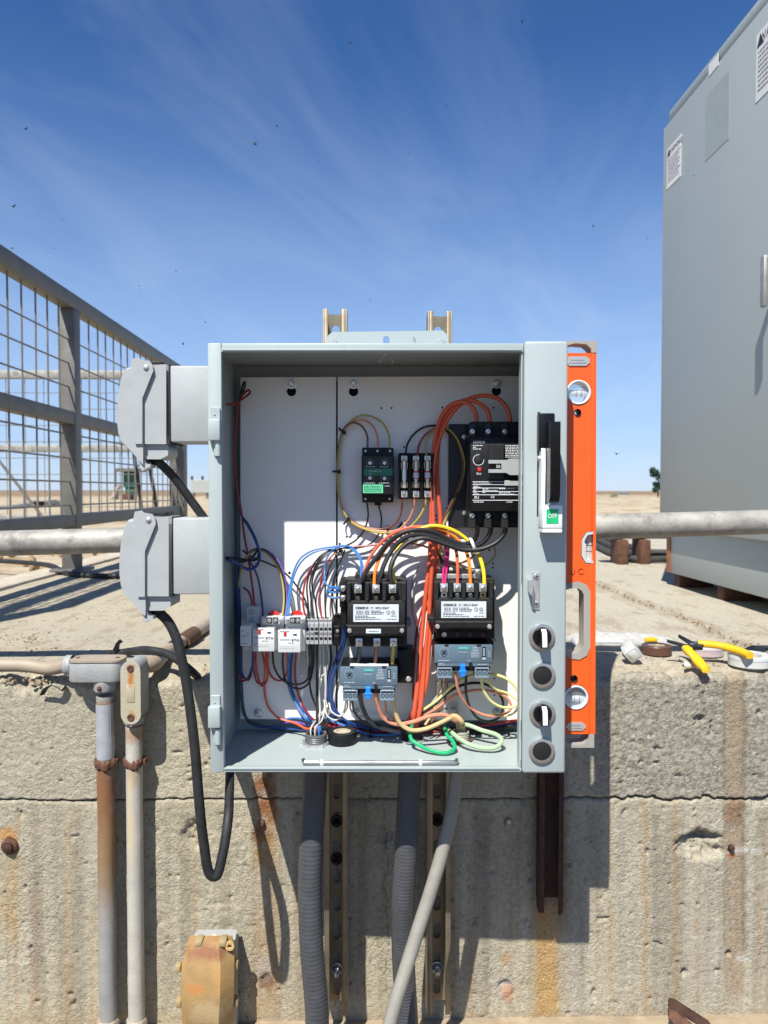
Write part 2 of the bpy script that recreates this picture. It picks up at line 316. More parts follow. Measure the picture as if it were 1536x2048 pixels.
# shared noise for the rough surfaces
_T = np.random.RandomState(11).rand(256, 256)
def vn(x, y, s=0):
    x = x + s * 17.31; y = y + s * 9.77
    ix = np.floor(x).astype(int); iy = np.floor(y).astype(int); fx = x - ix; fy = y - iy
    fx = fx * fx * (3 - 2 * fx); fy = fy * fy * (3 - 2 * fy)
    g = lambda a, b: _T[a % 256, b % 256]
    return (g(ix, iy) * (1 - fx) + g(ix + 1, iy) * fx) * (1 - fy) + (g(ix, iy + 1) * (1 - fx) + g(ix + 1, iy + 1) * fx) * fy
def fbm(x, y, o=4, s=0):
    r = 0; a = 0.5; t = 0
    for k in range(o): r = r + a * vn(x * 2 ** k, y * 2 ** k, s + k); t += a; a *= 0.5
    return r / t
def sstep(a, b, x): t = np.clip((x - a) / (b - a), 0, 1); return t * t * (3 - 2 * t)
def grid_mesh(name, X, Y, Z, col=None):
    r, c = X.shape; me = bpy.data.meshes.new(name); nv = r * c
    co = np.stack([X, Y, Z], -1).reshape(-1, 3).astype(np.float32)
    idx = np.arange(nv).reshape(r, c); f = np.stack([idx[:-1, :-1], idx[:-1, 1:], idx[1:, 1:], idx[1:, :-1]], -1).reshape(-1)
    nf = (r - 1) * (c - 1)
    me.vertices.add(nv); me.vertices.foreach_set('co', co.ravel()); me.loops.add(nf * 4); me.loops.foreach_set('vertex_index', f.astype(np.int32))
    me.polygons.add(nf); me.polygons.foreach_set('loop_start', np.arange(0, nf * 4, 4, dtype=np.int32)); me.polygons.foreach_set('use_smooth', np.ones(nf, bool))
    me.update(); me.validate()
    if col is not None:
        ca = me.color_attributes.new('Col', 'FLOAT_COLOR', 'POINT')
        ca.data.foreach_set('color', np.concatenate([col.reshape(-1, 3), np.ones((nv, 1))], 1).astype(np.float32).ravel())
    return me
def setting(name, me, mat, kind='structure'):
    me.materials.append(mat); o = bpy.data.objects.new(name, me); COL.objects.link(o); o['kind'] = kind; return o
# ================================================================== setting
def proj(X, Y, Z):                                   # world to photo pixels (numpy), used to place stains
    R = np.array(RC.transposed()); P = np.stack([X, Y, Z - ZC], -1) @ R.T
    return 768 + F * P[..., 0] / -P[..., 2], 1024 - F * P[..., 1] / -P[..., 2]
CONC = M('concrete', (0.88, 0.88, 0.88), 0.92, var=0.20, scale=160, bump=0.9, bscale=210, attr='Col', spec=0.2)
nt = CONC.node_tree; nd = nt.nodes; lk = nt.links; bs = nd['Principled BSDF']                      # dark pores and pale grains, finer than the mesh
tcn = nd.new('ShaderNodeTexCoord'); src = bs.inputs['Base Color'].links[0].from_socket
for sc_, lo, hi, fac in ((330, 0.60, 0.70, 0.5), (620, 0.62, 0.72, 0.55), (480, 0.40, 0.30, 1.25), (95, 0.66, 0.72, 0.5)):
    nz = nd.new('ShaderNodeTexNoise'); nz.inputs['Scale'].default_value = sc_; nz.inputs['Detail'].default_value = 3; lk.new(tcn.outputs['Object'], nz.inputs['Vector'])
    mr_ = nd.new('ShaderNodeMapRange'); mr_.inputs[1].default_value = lo; mr_.inputs[2].default_value = hi; mr_.inputs[3].default_value = 0.0; mr_.inputs[4].default_value = 0.75; lk.new(nz.outputs[0], mr_.inputs[0])
    mu_ = nd.new('ShaderNodeMixRGB'); mu_.blend_type = 'MULTIPLY'; lk.new(mr_.outputs[0], mu_.inputs[0]); lk.new(src, mu_.inputs[1]); mu_.inputs[2].default_value = (fac, fac * .97, fac * .92, 1); src = mu_.outputs[0]
lk.new(src, bs.inputs['Base Color'])
bp0 = bs.inputs['Normal'].links[0].from_node; nz = nd.new('ShaderNodeTexNoise'); nz.inputs['Scale'].default_value = 560; nz.inputs['Detail'].default_value = 4; lk.new(tcn.outputs['Object'], nz.inputs['Vector'])
bp2 = nd.new('ShaderNodeBump'); bp0.inputs['Distance'].default_value = 0.0040; lf = nd.new('ShaderNodeTexNoise'); lf.inputs['Scale'].default_value = 9; lf.inputs['Detail'].default_value = 3; lk.new(tcn.outputs['Object'], lf.inputs['Vector']); lm = nd.new('ShaderNodeMapRange'); lm.inputs[1].default_value = 0.35; lm.inputs[2].default_value = 0.65; lm.inputs[3].default_value = 0.25; lm.inputs[4].default_value = 1.0; lk.new(lf.outputs[0], lm.inputs[0]); lk.new(lm.outputs[0], bp0.inputs['Strength']); bp2.inputs['Strength'].default_value = 1.0; bp2.inputs['Distance'].default_value = 0.0020; lk.new(nz.outputs[0], bp2.inputs['Height']); lk.new(bp0.outputs[0], bp2.inputs['Normal']); lk.new(bp2.outputs[0], bs.inputs['Normal'])
def cols(shape, c): return np.ones(shape + (3,)) * np.array(c)
def blend(C, m, c): m = np.clip(m, 0, 1)[..., None]; return C * (1 - m) + np.array(c) * m
def ztop(X):
    chip = np.clip(fbm(X * 22, X * 0 + 3.1, 4, 5) - 0.45, 0, 1) * 0.060 + fbm(X * 90, X * 0 + 1.7, 3, 6) * 0.009
    u = sstep(-0.50, -0.62, X)
    return DECK - 0.002 - chip * (0.7 + 0.9 * u)
ZJ = W(735, 1599, YW).z
def zjoint(X): return ZJ - 0.006 * X + 0.010 * (fbm(X * 6, X * 0, 4, 2) - 0.5) + (fbm(X * 60, X * 0 + 5, 4, 3) - 0.5) * (0.006 + 0.011 * sstep(0.34, 0.46, X))
XS = np.concatenate([np.linspace(-7, -1.15, 60), np.arange(-1.147, 1.2, 0.0029), np.linspace(1.21, 7, 60)])
def wall_relief(X, Z):
    px, py = proj(X, np.full_like(X, YW), Z)
    rough = sstep(1150, 1240, px) * sstep(1600, 1585, py)
    d = 0.0035 * (fbm(X * 14, Z * 14, 4, 1) - 0.5) + 0.0020 * (fbm(X * 110, Z * 110, 3, 2) - 0.5) * (1 + 0.5 * rough)
    d = d + 0.0016 * (fbm(X * 260, Z * 260, 2, 7) - 0.5) * (1 + 0.9 * rough)
    d -= 0.0016 * sstep(0.70, 0.80, fbm(X * 95, Z * 95, 2, 9)) * sstep(0.45, 0.65, fbm(X * 8, Z * 8, 3, 10))           # pinholes
    d -= 0.0045 * sstep(0.805, 0.88, fbm(X * 70, Z * 80, 2, 14))
    def pit(cx, cy, rx, ry, dep, s):
        n = fbm(X * 45, Z * 45, 4, s)
        q = ((px - cx) / rx) ** 2 + ((py - cy) / ry) ** 2
        return -dep * sstep(1.15, 0.25, q + (n - 0.5) * 1.6) * (0.35 + 1.3 * fbm(X * 150 + s, Z * 150, 3, s + 2))
    d += pit(1400, 1688, 50, 36, 0.012, 3) + pit(1405, 1676, 34, 9, 0.016, 4) + pit(1398, 1438, 13, 7, 0.010, 5) + pit(1462, 1700, 5, 5, .02, 1) + pit(1458, 1908, 6, 6, .02, 1)
    d += pit(385, 1668, 26, 30, 0.009, 6) + pit(1015, 1643, 5, 5, 0.02, 1) + pit(530, 1965, 14, 20, 0.012, 6) + pit(1012, 1972, 16, 12, 0.012, 7) + pit(770, 1672, 18, 16, 0.010, 8)
    d += pit(20, 1690, 14, 14, 0.01, 8) + pit(1368, 1945, 7, 9, .01, 2) + pit(1188, 1990, 5, 12, .006, 2)
    # strut prints: smooth, slightly sunken bands
    for x0, x1 in ((1448, 1490), (1000, 1036), (508, 556)):
        m = sstep(x0 - 2, x0 + 2, px) * sstep(x1 + 2, x1 - 2, px) * sstep(1560 if x0 < 1400 else 1350, 1600 if x0 < 1400 else 1380, py)
        d = d * (1 - 0.55 * m) - 0.0015 * m
    d += 0.006 * (fbm(X * 30, Z * 30, 3, 12) - 0.45) * sstep(1420, 1360, py) * sstep(420, 330, px) * 2.2
    return d, px, py
def wall_color(X, Z, px, py, d):
    C = cols(X.shape, (0.445, 0.395, 0.285))
    md = fbm(X * 13, Z * 9, 4, 19); C = blend(C, sstep(0.50, 0.70, md) * 0.5, (0.355, 0.315, 0.228)); C = blend(C, sstep(0.46, 0.30, md) * 0.5, (0.50, 0.455, 0.345))
    big = fbm(X * 3.2, Z * 3.2, 4, 21); C = blend(C, sstep(0.40, 0.68, big) * 0.75, (0.40, 0.36, 0.268))
    C = blend(C, sstep(700, 1300, px) * 0.45, (0.44, 0.405, 0.32))
    st = fbm(X * 42, Z * 1.6, 4, 22); C = blend(C, sstep(0.50, 0.72, st) * 0.55 * sstep(1600, 1640, py), (0.26, 0.225, 0.16))
    st2 = fbm(X * 25 + 5, Z * 1.2, 4, 25); C = blend(C, sstep(0.58, 0.80, st2) * 0.45 * sstep(1600, 1640, py), (0.50, 0.47, 0.42))
    st3 = fbm(X * 60 + 9, Z * 2.2, 3, 28); C = blend(C, sstep(0.62, 0.80, st3) * 0.5 * sstep(1600, 1640, py), (0.40, 0.27, 0.15))
    rough = sstep(1120, 1240, px + 60 * (big - 0.5)) * sstep(1606, 1580, py)
    C = blend(C, rough * 0.80, (0.285, 0.265, 0.205))
    sp = fbm(X * 260, Z * 260, 2, 31); C = blend(C, rough * sstep(0.6, 0.72, sp) * 0.7, (0.46, 0.43, 0.38)); C = blend(C, rough * sstep(0.40, 0.28, sp) * 0.7, (0.16, 0.15, 0.13))
    dk = fbm(X * 150, Z * 150, 3, 33); C = blend(C, sstep(0.68, 0.80, dk) * 0.45, (0.20, 0.17, 0.13)); C = blend(C, sstep(0.35, 0.22, dk) * 0.35, (0.55, 0.50, 0.42))
    n = fbm(X * 30, Z * 14, 4, 35); n2 = fbm(X * 70, Z * 60, 4, 36)
    def band(x0, x1, y0, y1, c, a, soft=8, fs=30, rag=0.9):
        m = sstep(x0 - soft, x0 + soft, px + (n2 - 0.5) * 14) * sstep(x1 + soft, x1 - soft, px + (n2 - 0.5) * 14) * sstep(y0 - fs, y0 + fs, py) * sstep(y1 + fs, y1 - fs, py)
        return blend(C, m * a * np.clip(1 - rag + rag * 2 * n, 0, 1), c)
    def spot(cx, cy, rx, ry, c, a):
        q = ((px - cx) / rx) ** 2 + ((py - cy) / ry) ** 2
        return blend(C, sstep(1.2, 0.1, q + (n2 - 0.5) * 1.4) * a, c)
    C = band(506, 558, 1560, 2040, (0.40, 0.285, 0.165), 0.8); C = spot(530, 1590, 26, 60, (0.24, 0.10, 0.040), 0.95); C = spot(524, 1672, 24, 34, (0.20, 0.085, 0.035), 0.9)
    C = spot(545, 1600, 10, 60, (0.27, 0.10, 0.03), .6); C = spot(528, 1700, 22, 40, (0.40, 0.24, 0.09), .7)
    C = spot(533, 1968, 16, 26, (0.16, 0.07, 0.04), 0.8); C = spot(528, 1940, 18, 30, (0.40, 0.36, 0.32), .5)
    C = band(1064, 1134, 1560, 1860, (0.20, 0.115, 0.06), 0.6, 8, 25, 0.6); C = band(1072, 1114, 1815, 2050, (0.43, 0.245, 0.08), 0.85, 7, 14, 0.6); C = band(1060, 1130, 1840, 2050, (0.46, 0.33, 0.16), 0.35)
    C = band(1000, 1036, 1560, 2030, (0.46, 0.40, 0.29), 0.5, 2, 20, 0.3); C = spot(1016, 1985, 15, 22, (0.42, 0.18, 0.10), 0.7); C = spot(1012, 1965, 22, 14, (0.42, 0.40, 0.40), .6); C = spot(1012, 1915, 10, 12, (0.44, 0.25, 0.10), .7)
    C = band(1449, 1489, 1350, 2000, (0.33, 0.25, 0.165), 0.75, 3, 25, 0.35); C = spot(1468, 1620, 22, 40, (0.22, 0.12, 0.07), .7)
    C = band(1483, 1492, 1350, 1900, (0.15, 0.12, 0.09), 0.5, 3); C = band(1446, 1451, 1350, 1900, (0.15, 0.12, 0.09), 0.4, 3)
    for yy in (1655, 1760, 1808, 1852):
        q = np.sqrt(((px - 1466) / 7) ** 2 + ((py - yy) / 13) ** 2); C = blend(C, sstep(0.30, 0.0, np.abs(q - 1)) * 0.5, (0.22, 0.17, 0.12)); C = blend(C, sstep(1.0, 0.8, q) * 0.25, (0.45, 0.40, 0.33))
    for yy in (1600, 1650, 1705, 1760, 1815, 1865):
        q = np.sqrt(((px - 1017) / 8) ** 2 + ((py - yy) / 13) ** 2); C = blend(C, sstep(0.30, 0.0, np.abs(q - 1)) * 0.45, (0.26, 0.21, 0.15))
        q = np.sqrt(((px - 529) / 7) ** 2 + ((py - yy + 12) / 12) ** 2); C = blend(C, sstep(1.0, 0.7, q) * 0.4, (0.50, 0.44, 0.35))
    C = spot(1464, 1712, 9, 9, (0.42, 0.16, 0.05), .9); C = band(1462, 1525, 1696, 1706, (0.62, 0.59, 0.55), .55, 6, 4, .9); C = band(1470, 1500, 1912, 1924, (0.62, 0.59, 0.54), .5, 5, 4, .9)
    C = spot(1405, 1708, 46, 24, (0.44, 0.40, 0.30), 0.5)
    C = spot(18, 1672, 20, 22, (0.50, 0.24, 0.06), 0.8); C = band(4, 36, 1700, 1880, (0.46, 0.30, 0.12), 0.55)
    for x0, x1, c, a in ((62, 75, (.34, .22, .13), .5), (138, 150, (.34, .23, .14), .45), (1285, 1296, (.38, .25, .13), .6), (1345, 1356, (.33, .22, .13), .6), (1392, 1400, (.36, .24, .14), .5), (1218, 1226, (.40, .28, .15), .45), (720, 735, (.30, .24, .17), .4), (590, 600, (.34, .26, .18), .4)):
        C = band(x0, x1, 1600, 2040, c, a, 5, 40, 1.0)
    for x0, x1, y1 in ((1183, 1198, 1850), (1236, 1250, 1980), (1306, 1322, 1900), (1362, 1374, 2030), (1410, 1424, 2000), (1150, 1162, 2030), (60, 84, 1960), (104, 122, 1880), (326, 345, 1990), (160, 172, 2030), (640, 655, 2030), (945, 975, 2030)):
        C = band(x0, x1, 1612, y1, (0.25, 0.225, 0.175), 0.34, 9, 40, 1.0)
    C = band(-900, 2600, 2024, 2060, (0.36, 0.27, 0.17), 0.45, 8, 8, 1.0)
    j = np.abs(Z - zjoint(X)); C = blend(C, sstep(0.0028, 0.0, j) * 0.5, (0.12, 0.10, 0.075)); C = blend(C, sstep(0.03, 0.004, Z - zjoint(X)) * sstep(0, .002, Z - zjoint(X)) * .25, (0.50, 0.45, 0.37))
    # fine vertical cracks in the lower pour
    for cx, y0, y1, s in ((772, 1600, 2000, 3), (733, 1950, 2010, 5)):
        xc = cx + (fbm(py / 40.0, py * 0, 4, s) - 0.5) * 26; C = blend(C, sstep(1.8, 0.3, np.abs(px - xc)) * sstep(y0, y0 + 20, py) * sstep(y1, y1 - 20, py) * 0.7, (0.10, 0.085, 0.065))
    C = blend(C, sstep(1366, 1352, py) * 0.35 * n, (0.48, 0.39, 0.27))
    return np.clip(C * 1.1, 0, 1)
def pour(lo, hi, rows, top):
    t = np.linspace(0, 1, rows)[:, None]; X = np.repeat(XS[None, :], rows, 0); Z = lo(X) * (1 - t) + hi(X) * t
    d, px, py = wall_relief(X, Z)
    if top:
        k = np.clip((Z - (hi(X) - 0.016)) / 0.016, 0, 1); d -= 0.016 * (1 - np.sqrt(np.clip(1 - k ** 2, 0, 1)))
        rj = sstep(0.30, 0.45, X); jd = np.clip(1 - (Z - lo(X)) / (0.0016 + .0026 * rj), 0, 1); d -= (0.004 + .004 * rj) * jd ** 2
    else:
        rj = sstep(0.30, 0.45, X); jd = np.clip(1 - (hi(X) - Z) / (0.0016 + .0026 * rj), 0, 1); d -= (0.004 + .004 * rj) * jd ** 2
        d += sstep(0.02, 0.0, np.abs(hi(X) - Z)) * (-0.010) * sstep(0.66, 0.76, fbm(X * 13, X * 0 + 2, 3, 17))
    return X, YW - d, Z, wall_color(X, Z, px, py, d)
wall = thing('concrete_wall', 'weathered sand-coloured concrete retaining wall with rust streaks and a horizontal crack', 'wall', (0, YW, 0), FW)
X, Y, Z, C = pour(lambda x: zjoint(x) + 0.0006, ztop, 86, True); WTOPY = Y[-1].copy(); WTOPZ = Z[-1].copy()
part('upper_pour', grid_mesh('upper_pour', X, Y, Z, C), CONC, wall, 'upper lift of the wall, grey and gravelly on one side')
X, Y, Z, C = pour(lambda x: np.full_like(x, -0.03), lambda x: zjoint(x) - 0.0006, 136, False)
part('lower_pour', grid_mesh('lower_pour', X, Y, Z, C), CONC, wall, 'lower lift of the wall with vertical brown streaks')
mb = MB(); mb.box((-7, YW + 0.035, -0.3), (7, YW + 0.30, DECK - 0.06))
cw = part('core', mb, M('concrete_core', (0.30, 0.26, 0.2), 0.9), wall)
# deck: concrete slab on top of the wall
XD = np.concatenate([np.linspace(-1.20, 1.3, 460), np.linspace(1.31, 7.5, 90)])
YD = np.concatenate([[0], np.geomspace(0.006, 8.2, 300)])
wy = np.interp(XD, XS, WTOPY); wz = np.interp(XD, XS, WTOPZ)
X = np.repeat(XD[None, :], len(YD), 0); Y = wy[None, :] + YD[:, None]
rise = 1 - sstep(0.0, 0.075, YD)[:, None]
Z = DECK * (1 - rise) + wz[None, :] * rise + (fbm(X * 6, Y * 6, 4, 40) - 0.5) * 0.006 * (1 - rise) + (fbm(X * 60, Y * 60, 3, 41) - 0.5) * 0.0016
JX = 0.81
jt = np.abs(X - JX - (fbm(Y * 9, Y * 0, 4, 44) - 0.5) * 0.05); Z = Z - 0.008 * sstep(0.016, 0.004, jt)
C = cols(X.shape, (0.455, 0.40, 0.295)); b = fbm(X * 2.1, Y * 2.1, 5, 50); C = blend(C, sstep(0.40, 0.68, b) * 0.7, (0.425, 0.385, 0.30)); C = blend(C, sstep(0.1, 0.9, X) * 0.6, (0.485, 0.445, 0.36))
C = blend(C, sstep(0.60, 0.72, fbm(X * 36, Y * 14, 4, 51)) * 0.45, (0.30, 0.22, 0.14)); C = blend(C, sstep(0.55, 0.72, fbm(X * 7, Y * 7, 4, 52)) * 0.4 * sstep(0.5, 0.0, Y - YW), (0.42, 0.30, 0.19))
C = blend(C, sstep(0.09, 0.0, Y - YW) * 0.45, (0.46, 0.37, 0.26)); C = blend(C, sstep(0.05, 0.012, jt) * 0.55 * fbm(X * 30, Y * 30, 3, 53) * 1.6, (0.28, 0.21, 0.14))
C = blend(C, sstep(0.66, 0.76, fbm(X * 120, Y * 60, 3, 54)) * 0.55 * sstep(2.2, 1.4, Y), (0.20, 0.145, 0.09))
setting('concrete_deck', grid_mesh('concrete_deck', X, Y, Z, np.clip(C * 1.1, 0, 1)), CONC)
mb = MB(); mb.box((-1.20, YW + 0.35, DECK - 0.10), (-1.197, YW + 8.1, DECK - 0.002)); mb.box((-1.33, YW + 0.1, DECK - 0.05), (-1.203, YW + 8.1, DECK + 0.012), 0.01)
KERB = solo('kerb', mb, M('kerb_concrete', (0.42, 0.37, 0.29), 0.9, var=0.15, bump=0.6, bscale=120, dirt=(0.3, 0.23, 0.15), dirt_amt=0.1), None, None, FW, kind='structure')
# ground beyond: pale sand near, brown field far off
gm = bpy.data.materials.new('desert_ground'); gm.use_nodes = True; nt = gm.node_tree; bs = nt.nodes['Principled BSDF']; bs.inputs['Roughness'].default_value = 0.95; bs.inputs['Specular IOR Level'].default_value = 0.1
g1 = nt.nodes.new('ShaderNodeTexCoord'); g2 = nt.nodes.new('ShaderNodeSeparateXYZ'); nt.links.new(g1.outputs['Object'], g2.inputs[0])
gn = nt.nodes.new('ShaderNodeTexNoise'); gn.inputs['Scale'].default_value = 0.12; gn.inputs['Detail'].default_value = 8; nt.links.new(g1.outputs['Object'], gn.inputs['Vector'])
gn2 = nt.nodes.new('ShaderNodeTexNoise'); gn2.inputs['Scale'].default_value = 3.0; gn2.inputs['Detail'].default_value = 10; gn2.inputs['Roughness'].default_value = 0.7; nt.links.new(g1.outputs['Object'], gn2.inputs['Vector'])
ga = nt.nodes.new('ShaderNodeMath'); ga.operation = 'MULTIPLY_ADD'; ga.inputs[1].default_value = 40; nt.links.new(gn.outputs[0], ga.inputs[0]); nt.links.new(g2.outputs['Y'], ga.inputs[2])
gr = nt.nodes.new('ShaderNodeMapRange'); gr.inputs[1].default_value = 52; gr.inputs[2].default_value = 78; nt.links.new(ga.outputs[0], gr.inputs[0])
gc = nt.nodes.new('ShaderNodeValToRGB'); gc.color_ramp.elements[0].position = 0.35; gc.color_ramp.elements[0].color = (0.30, 0.20, 0.10, 1); gc.color_ramp.elements[1].position = 0.55; gc.color_ramp.elements[1].color = (0.44, 0.375, 0.275, 1)
nt.links.new(gn2.outputs[0], gc.inputs[0])
gx = nt.nodes.new('ShaderNodeMixRGB'); nt.links.new(gr.outputs[0], gx.inputs[0]); nt.links.new(gc.outputs[0], gx.inputs[1]); gx.inputs[2].default_value = (0.24, 0.165, 0.10, 1); nt.links.new(gx.outputs[0], bs.inputs['Base Color'])
gbp = nt.nodes.new('ShaderNodeBump'); gbp.inputs['Distance'].default_value = 0.05; gbp.inputs['Strength'].default_value = 0.5; nt.links.new(gn2.outputs[0], gbp.inputs['Height']); nt.links.new(gbp.outputs[0], bs.inputs['Normal'])
ys = np.concatenate([np.linspace(YW + 0.06, 12, 60), np.geomspace(12.4, 6000, 60)]); xs = np.concatenate([-np.geomspace(6000, 8, 30), np.linspace(-7.5, 7.5, 80), np.geomspace(8, 6000, 30)])
X, Y = np.meshgrid(xs, ys); Z = DECK - 0.035 + (fbm(X * 0.8, Y * 0.8, 4, 60) - 0.6) * 0.05
Z = Z + np.clip(fbm(X * 0.25 + 3, Y * 0.25, 3, 61) - 0.52, 0, 1) * 0.9 * sstep(10.5, 15, Y) * sstep(60, 30, Y) - 0.05 * ((X > -1.30) & (Y < 10))
setting('sand_ground', grid_mesh('sand_ground', X, Y, Z), gm)
part('footing', MB().box((-7, YW - 0.11, -0.62), (7, YW + 0.034, -0.016), 0.006, 2), M('footing_concrete', (0.33, 0.26, 0.175), 0.92, var=0.2, scale=20, bump=0.8, bscale=150, dirt=(0.30, 0.18, 0.09), dirt_amt=0.15, dirt_scale=6), wall)
mb = MB(); mb.box((-300, -400, -0.9), (300, YW - 0.05, -0.60))
solo('pit_floor', mb, M('pit_floor_earth', (0.10, 0.08, 0.06), 0.92, var=0.2, scale=4, bump=0.5, bscale=60, dirt=(0.36, 0.25, 0.14), dirt_amt=0.2, dirt_scale=3), None, None, FW, kind='structure')

# ------------------------------------------------------------------ electrical cabinet on the deck
XC = 1.02; YF = 2.60
ct = W(1325, 258, YF).z; cbz = WX(1535, 1084, XC).z
cab = thing('transformer_cabinet', 'tall grey steel electrical cabinet on a low skid, with warning stickers', 'cabinet', (1.6, 2.0, DECK), FW)
part('body', MB().box((XC, 1.40, cbz), (2.35, YF, ct), 0.006, 2), CABGREY, cab)
part('roof_cap', MB().box((XC + 0.004, 1.36, ct + 0.0015), (2.37, YF - 0.035, ct + 0.042), 0.008, 2), CABGREY, cab)
part('base_skid', MB().box((XC + 0.026, 1.44, DECK + 0.045), (2.32, YF - 0.01, cbz - 0.002), 0.003), CABGREY, cab)
part('rusty_corner', MB().box((XC + 0.0235, YF - 0.04, DECK + 0.046), (XC + 0.0255, YF - 0.0085, cbz - 0.004)), M('rust_bleed', (0.30, 0.12, 0.04), 0.8, var=0.4, scale=40, dirt=(0.36, 0.30, 0.22), dirt_amt=0.1, dirt_scale=30), cab, 'rust bleed on the skid corner')
for yy in (2.52, 2.20, 1.88, 1.56):
    part('foot', MB().box((XC + 0.04, yy, DECK - 0.004), (XC + 0.16, yy + 0.045, DECK + 0.0445), 0.003), RUST, cab)
    part('foot', MB().box((2.15, yy, DECK - 0.004), (2.27, yy + 0.045, DECK + 0.0445), 0.003), RUST, cab)
U, V = Vector((0, -1, 0)), Vector((0, 0, 1))
def face_rect(x0, y0, x1, y1, th=0.0012):
    a = WX(x0, y0, XC); b = WX(x1, y1, XC); return MB().box((XC - th, b.y, b.z), (XC - 0.0002, a.y, a.z)), a, b
STK = M('sticker_white', (0.70, 0.70, 0.67), 0.5, var=0.03)
def cab_text(s, size, y, z, mat, par, align='CENTER', bold=0): return part('lettering', text_mesh(s, size, (XC - 0.0016, y, z), U, V, align, bold=bold), mat, par)
for i, (yc, zc, w, h) in enumerate((((WX(1348, 325, XC).y), WX(1348, 325, XC).z, 0.115, 0.135), (WX(1513, 120, XC).y - 0.075, WX(1530, 120, XC).z, 0.15, 0.175))):
    st = part('warning_sticker', MB().box((XC - 0.0012, yc - w / 2, zc - h / 2), (XC - 0.0002, yc + w / 2, zc + h / 2)), STK, cab)
    tri = [(XC - 0.0016, yc + w * .36 + a * h * .10, zc + h * .36 + b_ * h * .10) for a, b_ in ((-1, -.8), (1, -.8), (0, 1))]
    part('warning_triangle', MB().prism(tri, (0.0003, 0, 0)), PRINT, st)
    cab_text('WARNING', h * 0.17, yc - w * 0.10, zc + h * 0.36, PRINT, st, bold=0.0001)
    m = MB(); rnd = random.Random(i)
    for r_ in range(9):
        zz = zc + h * (0.20 - 0.07 * r_); ya = yc + w * 0.42
        while ya > yc - w * (0.30 if r_ % 3 else 0.42):
            l = rnd.uniform(.004, .012); m.box((XC - 0.0016, ya - l, zz - h * .014), (XC - 0.0013, ya, zz + h * .014)); ya -= l + .0025
    part('fine_print', m, PRINTG, st)
m, a, b = face_rect(1418, 130, 1437, 142); zc = WX(1428, 133, XC).z
part('small_label', MB().box((XC - 0.0012, b.y, zc - 0.012), (XC - 0.0002, a.y, zc + 0.022)), STK, cab)
ym = WX(1434, 235, XC).y; zm = WX(1434, 235, XC).z
part('sticker_residue', MB().box((XC - 0.0008, ym - 0.075, zm - 0.095), (XC - 0.0002, ym + 0.075, zm + 0.095)), M('faded_patch', (0.325, 0.365, 0.355), 0.5, var=0.05, scale=30), cab, 'darker patch where a sticker peeled off')
hy = WX(1526, 522, XC - 0.05).y + 0.02; hz = WX(1526, 522, XC - 0.05).z
hd = part('door_handle', MB().cyl((XC + 0.001, hy - 0.03, hz), (XC - 0.05, hy - 0.03, hz), 0.012, n=16).box((XC - 0.058, hy - 0.040, hz - 0.115), (XC - 0.046, hy - 0.020, hz + 0.010), 0.004), M('dull_handle', (.36, .36, .34), .45, .6), cab)
# low pale tank behind the cabinet, on rusty blocks
tk = thing('horizontal_tank', 'low pale grey tank lying on rusty blocks behind the cabinet', 'tank', (1.9, 3.4, DECK), FW)
tz = DECK + 0.166
part('shell', MB().lathe((1.05, 3.36, tz), (1, 0, 0), [(0, -0.02), (0.035, -0.012), (0.052, 0.015), (0.055, 0.04), (0.055, 1.6), (0, 1.62)], 32), M('pale_tank', (0.42, 0.41, 0.38), 0.5, var=0.06, dirt=(0.4, 0.3, 0.18), dirt_amt=0), tk)
for xx in (1.115, 1.215, 1.9, 2.45): part('support_block', MB().box((xx, 3.30, DECK - 0.004), (xx + 0.045, 3.42, DECK + 0.11), 0.006), RUST, tk)
# ------------------------------------------------------------------ railings
XF = W(145, 900, 3.0).x
rt = W(145, 606, 3.0).z; rm = W(145, 838, 3.0).z; rb = W(145, 1040, 3.0).z
WG = 0.1016
def wire_piece(p, q, nm, par, r=0.0034): return part(nm, MB().cyl(p, q, r, n=6), WIREM, par)
rl = thing('side_railing', 'galvanised guard railing with square wire mesh running back along the deck edge', 'railing', (XF, 3.0, DECK), FW)
for nm, z, h in (('top_rail', rt, 0.058), ('middle_rail', rm, 0.05), ('bottom_rail', rb, 0.05)):
    part(nm, MB().box((XF - 0.027, 1.40, z - h / 2), (XF + 0.027, 4.68, z + h / 2), 0.004, 2), FENCE, rl)
for yy in (1.42, 2.985, 4.66):
    w = 0.030 if yy < 4 else 0.045
    part('post', MB().box((XF - w, yy - w, DECK - 0.01), (XF + w, yy + w, rt - 0.0295), 0.004, 2), FENCE, rl)
    part('base_plate', MB().box((XF - 0.065, yy - 0.065, DECK + 0.012), (XF + 0.065, yy + 0.065, DECK + 0.0225), 0.002), FENCE, rl)
for i in range(33):
    yy = 1.46 + i * WG
    if abs(yy - 2.985) > 0.04 and abs(yy - 4.66) > 0.05: wire_piece((XF, yy, rb - 0.02), (XF, yy + 0.004 * math.sin(i * 2.2), rt - 0.03), 'mesh_wire', rl)
zz = rb + 0.06
while zz < rt - 0.06:
    if abs(zz - rm) > 0.03: wire_piece((XF + 0.0055, 1.42, zz), (XF + 0.0055, 4.66, zz), 'mesh_wire', rl)
    zz += 0.092
rr_ = thing('cross_railing', 'pale guard railing with wire mesh turning across behind the side railing', 'railing', (-2.6, 4.73, DECK), FW)
YR = 4.74
for nm, z, h in (('top_rail', W(200, 750, YR).z, 0.05), ('middle_rail', W(200, 897, YR).z, 0.045), ('bottom_rail', W(200, 1036, YR).z, 0.045)):
    part(nm, MB().box((-4.6, YR - 0.024, z - h / 2), (XF - 0.046, YR + 0.024, z + h / 2), 0.004), GALV, rr_)
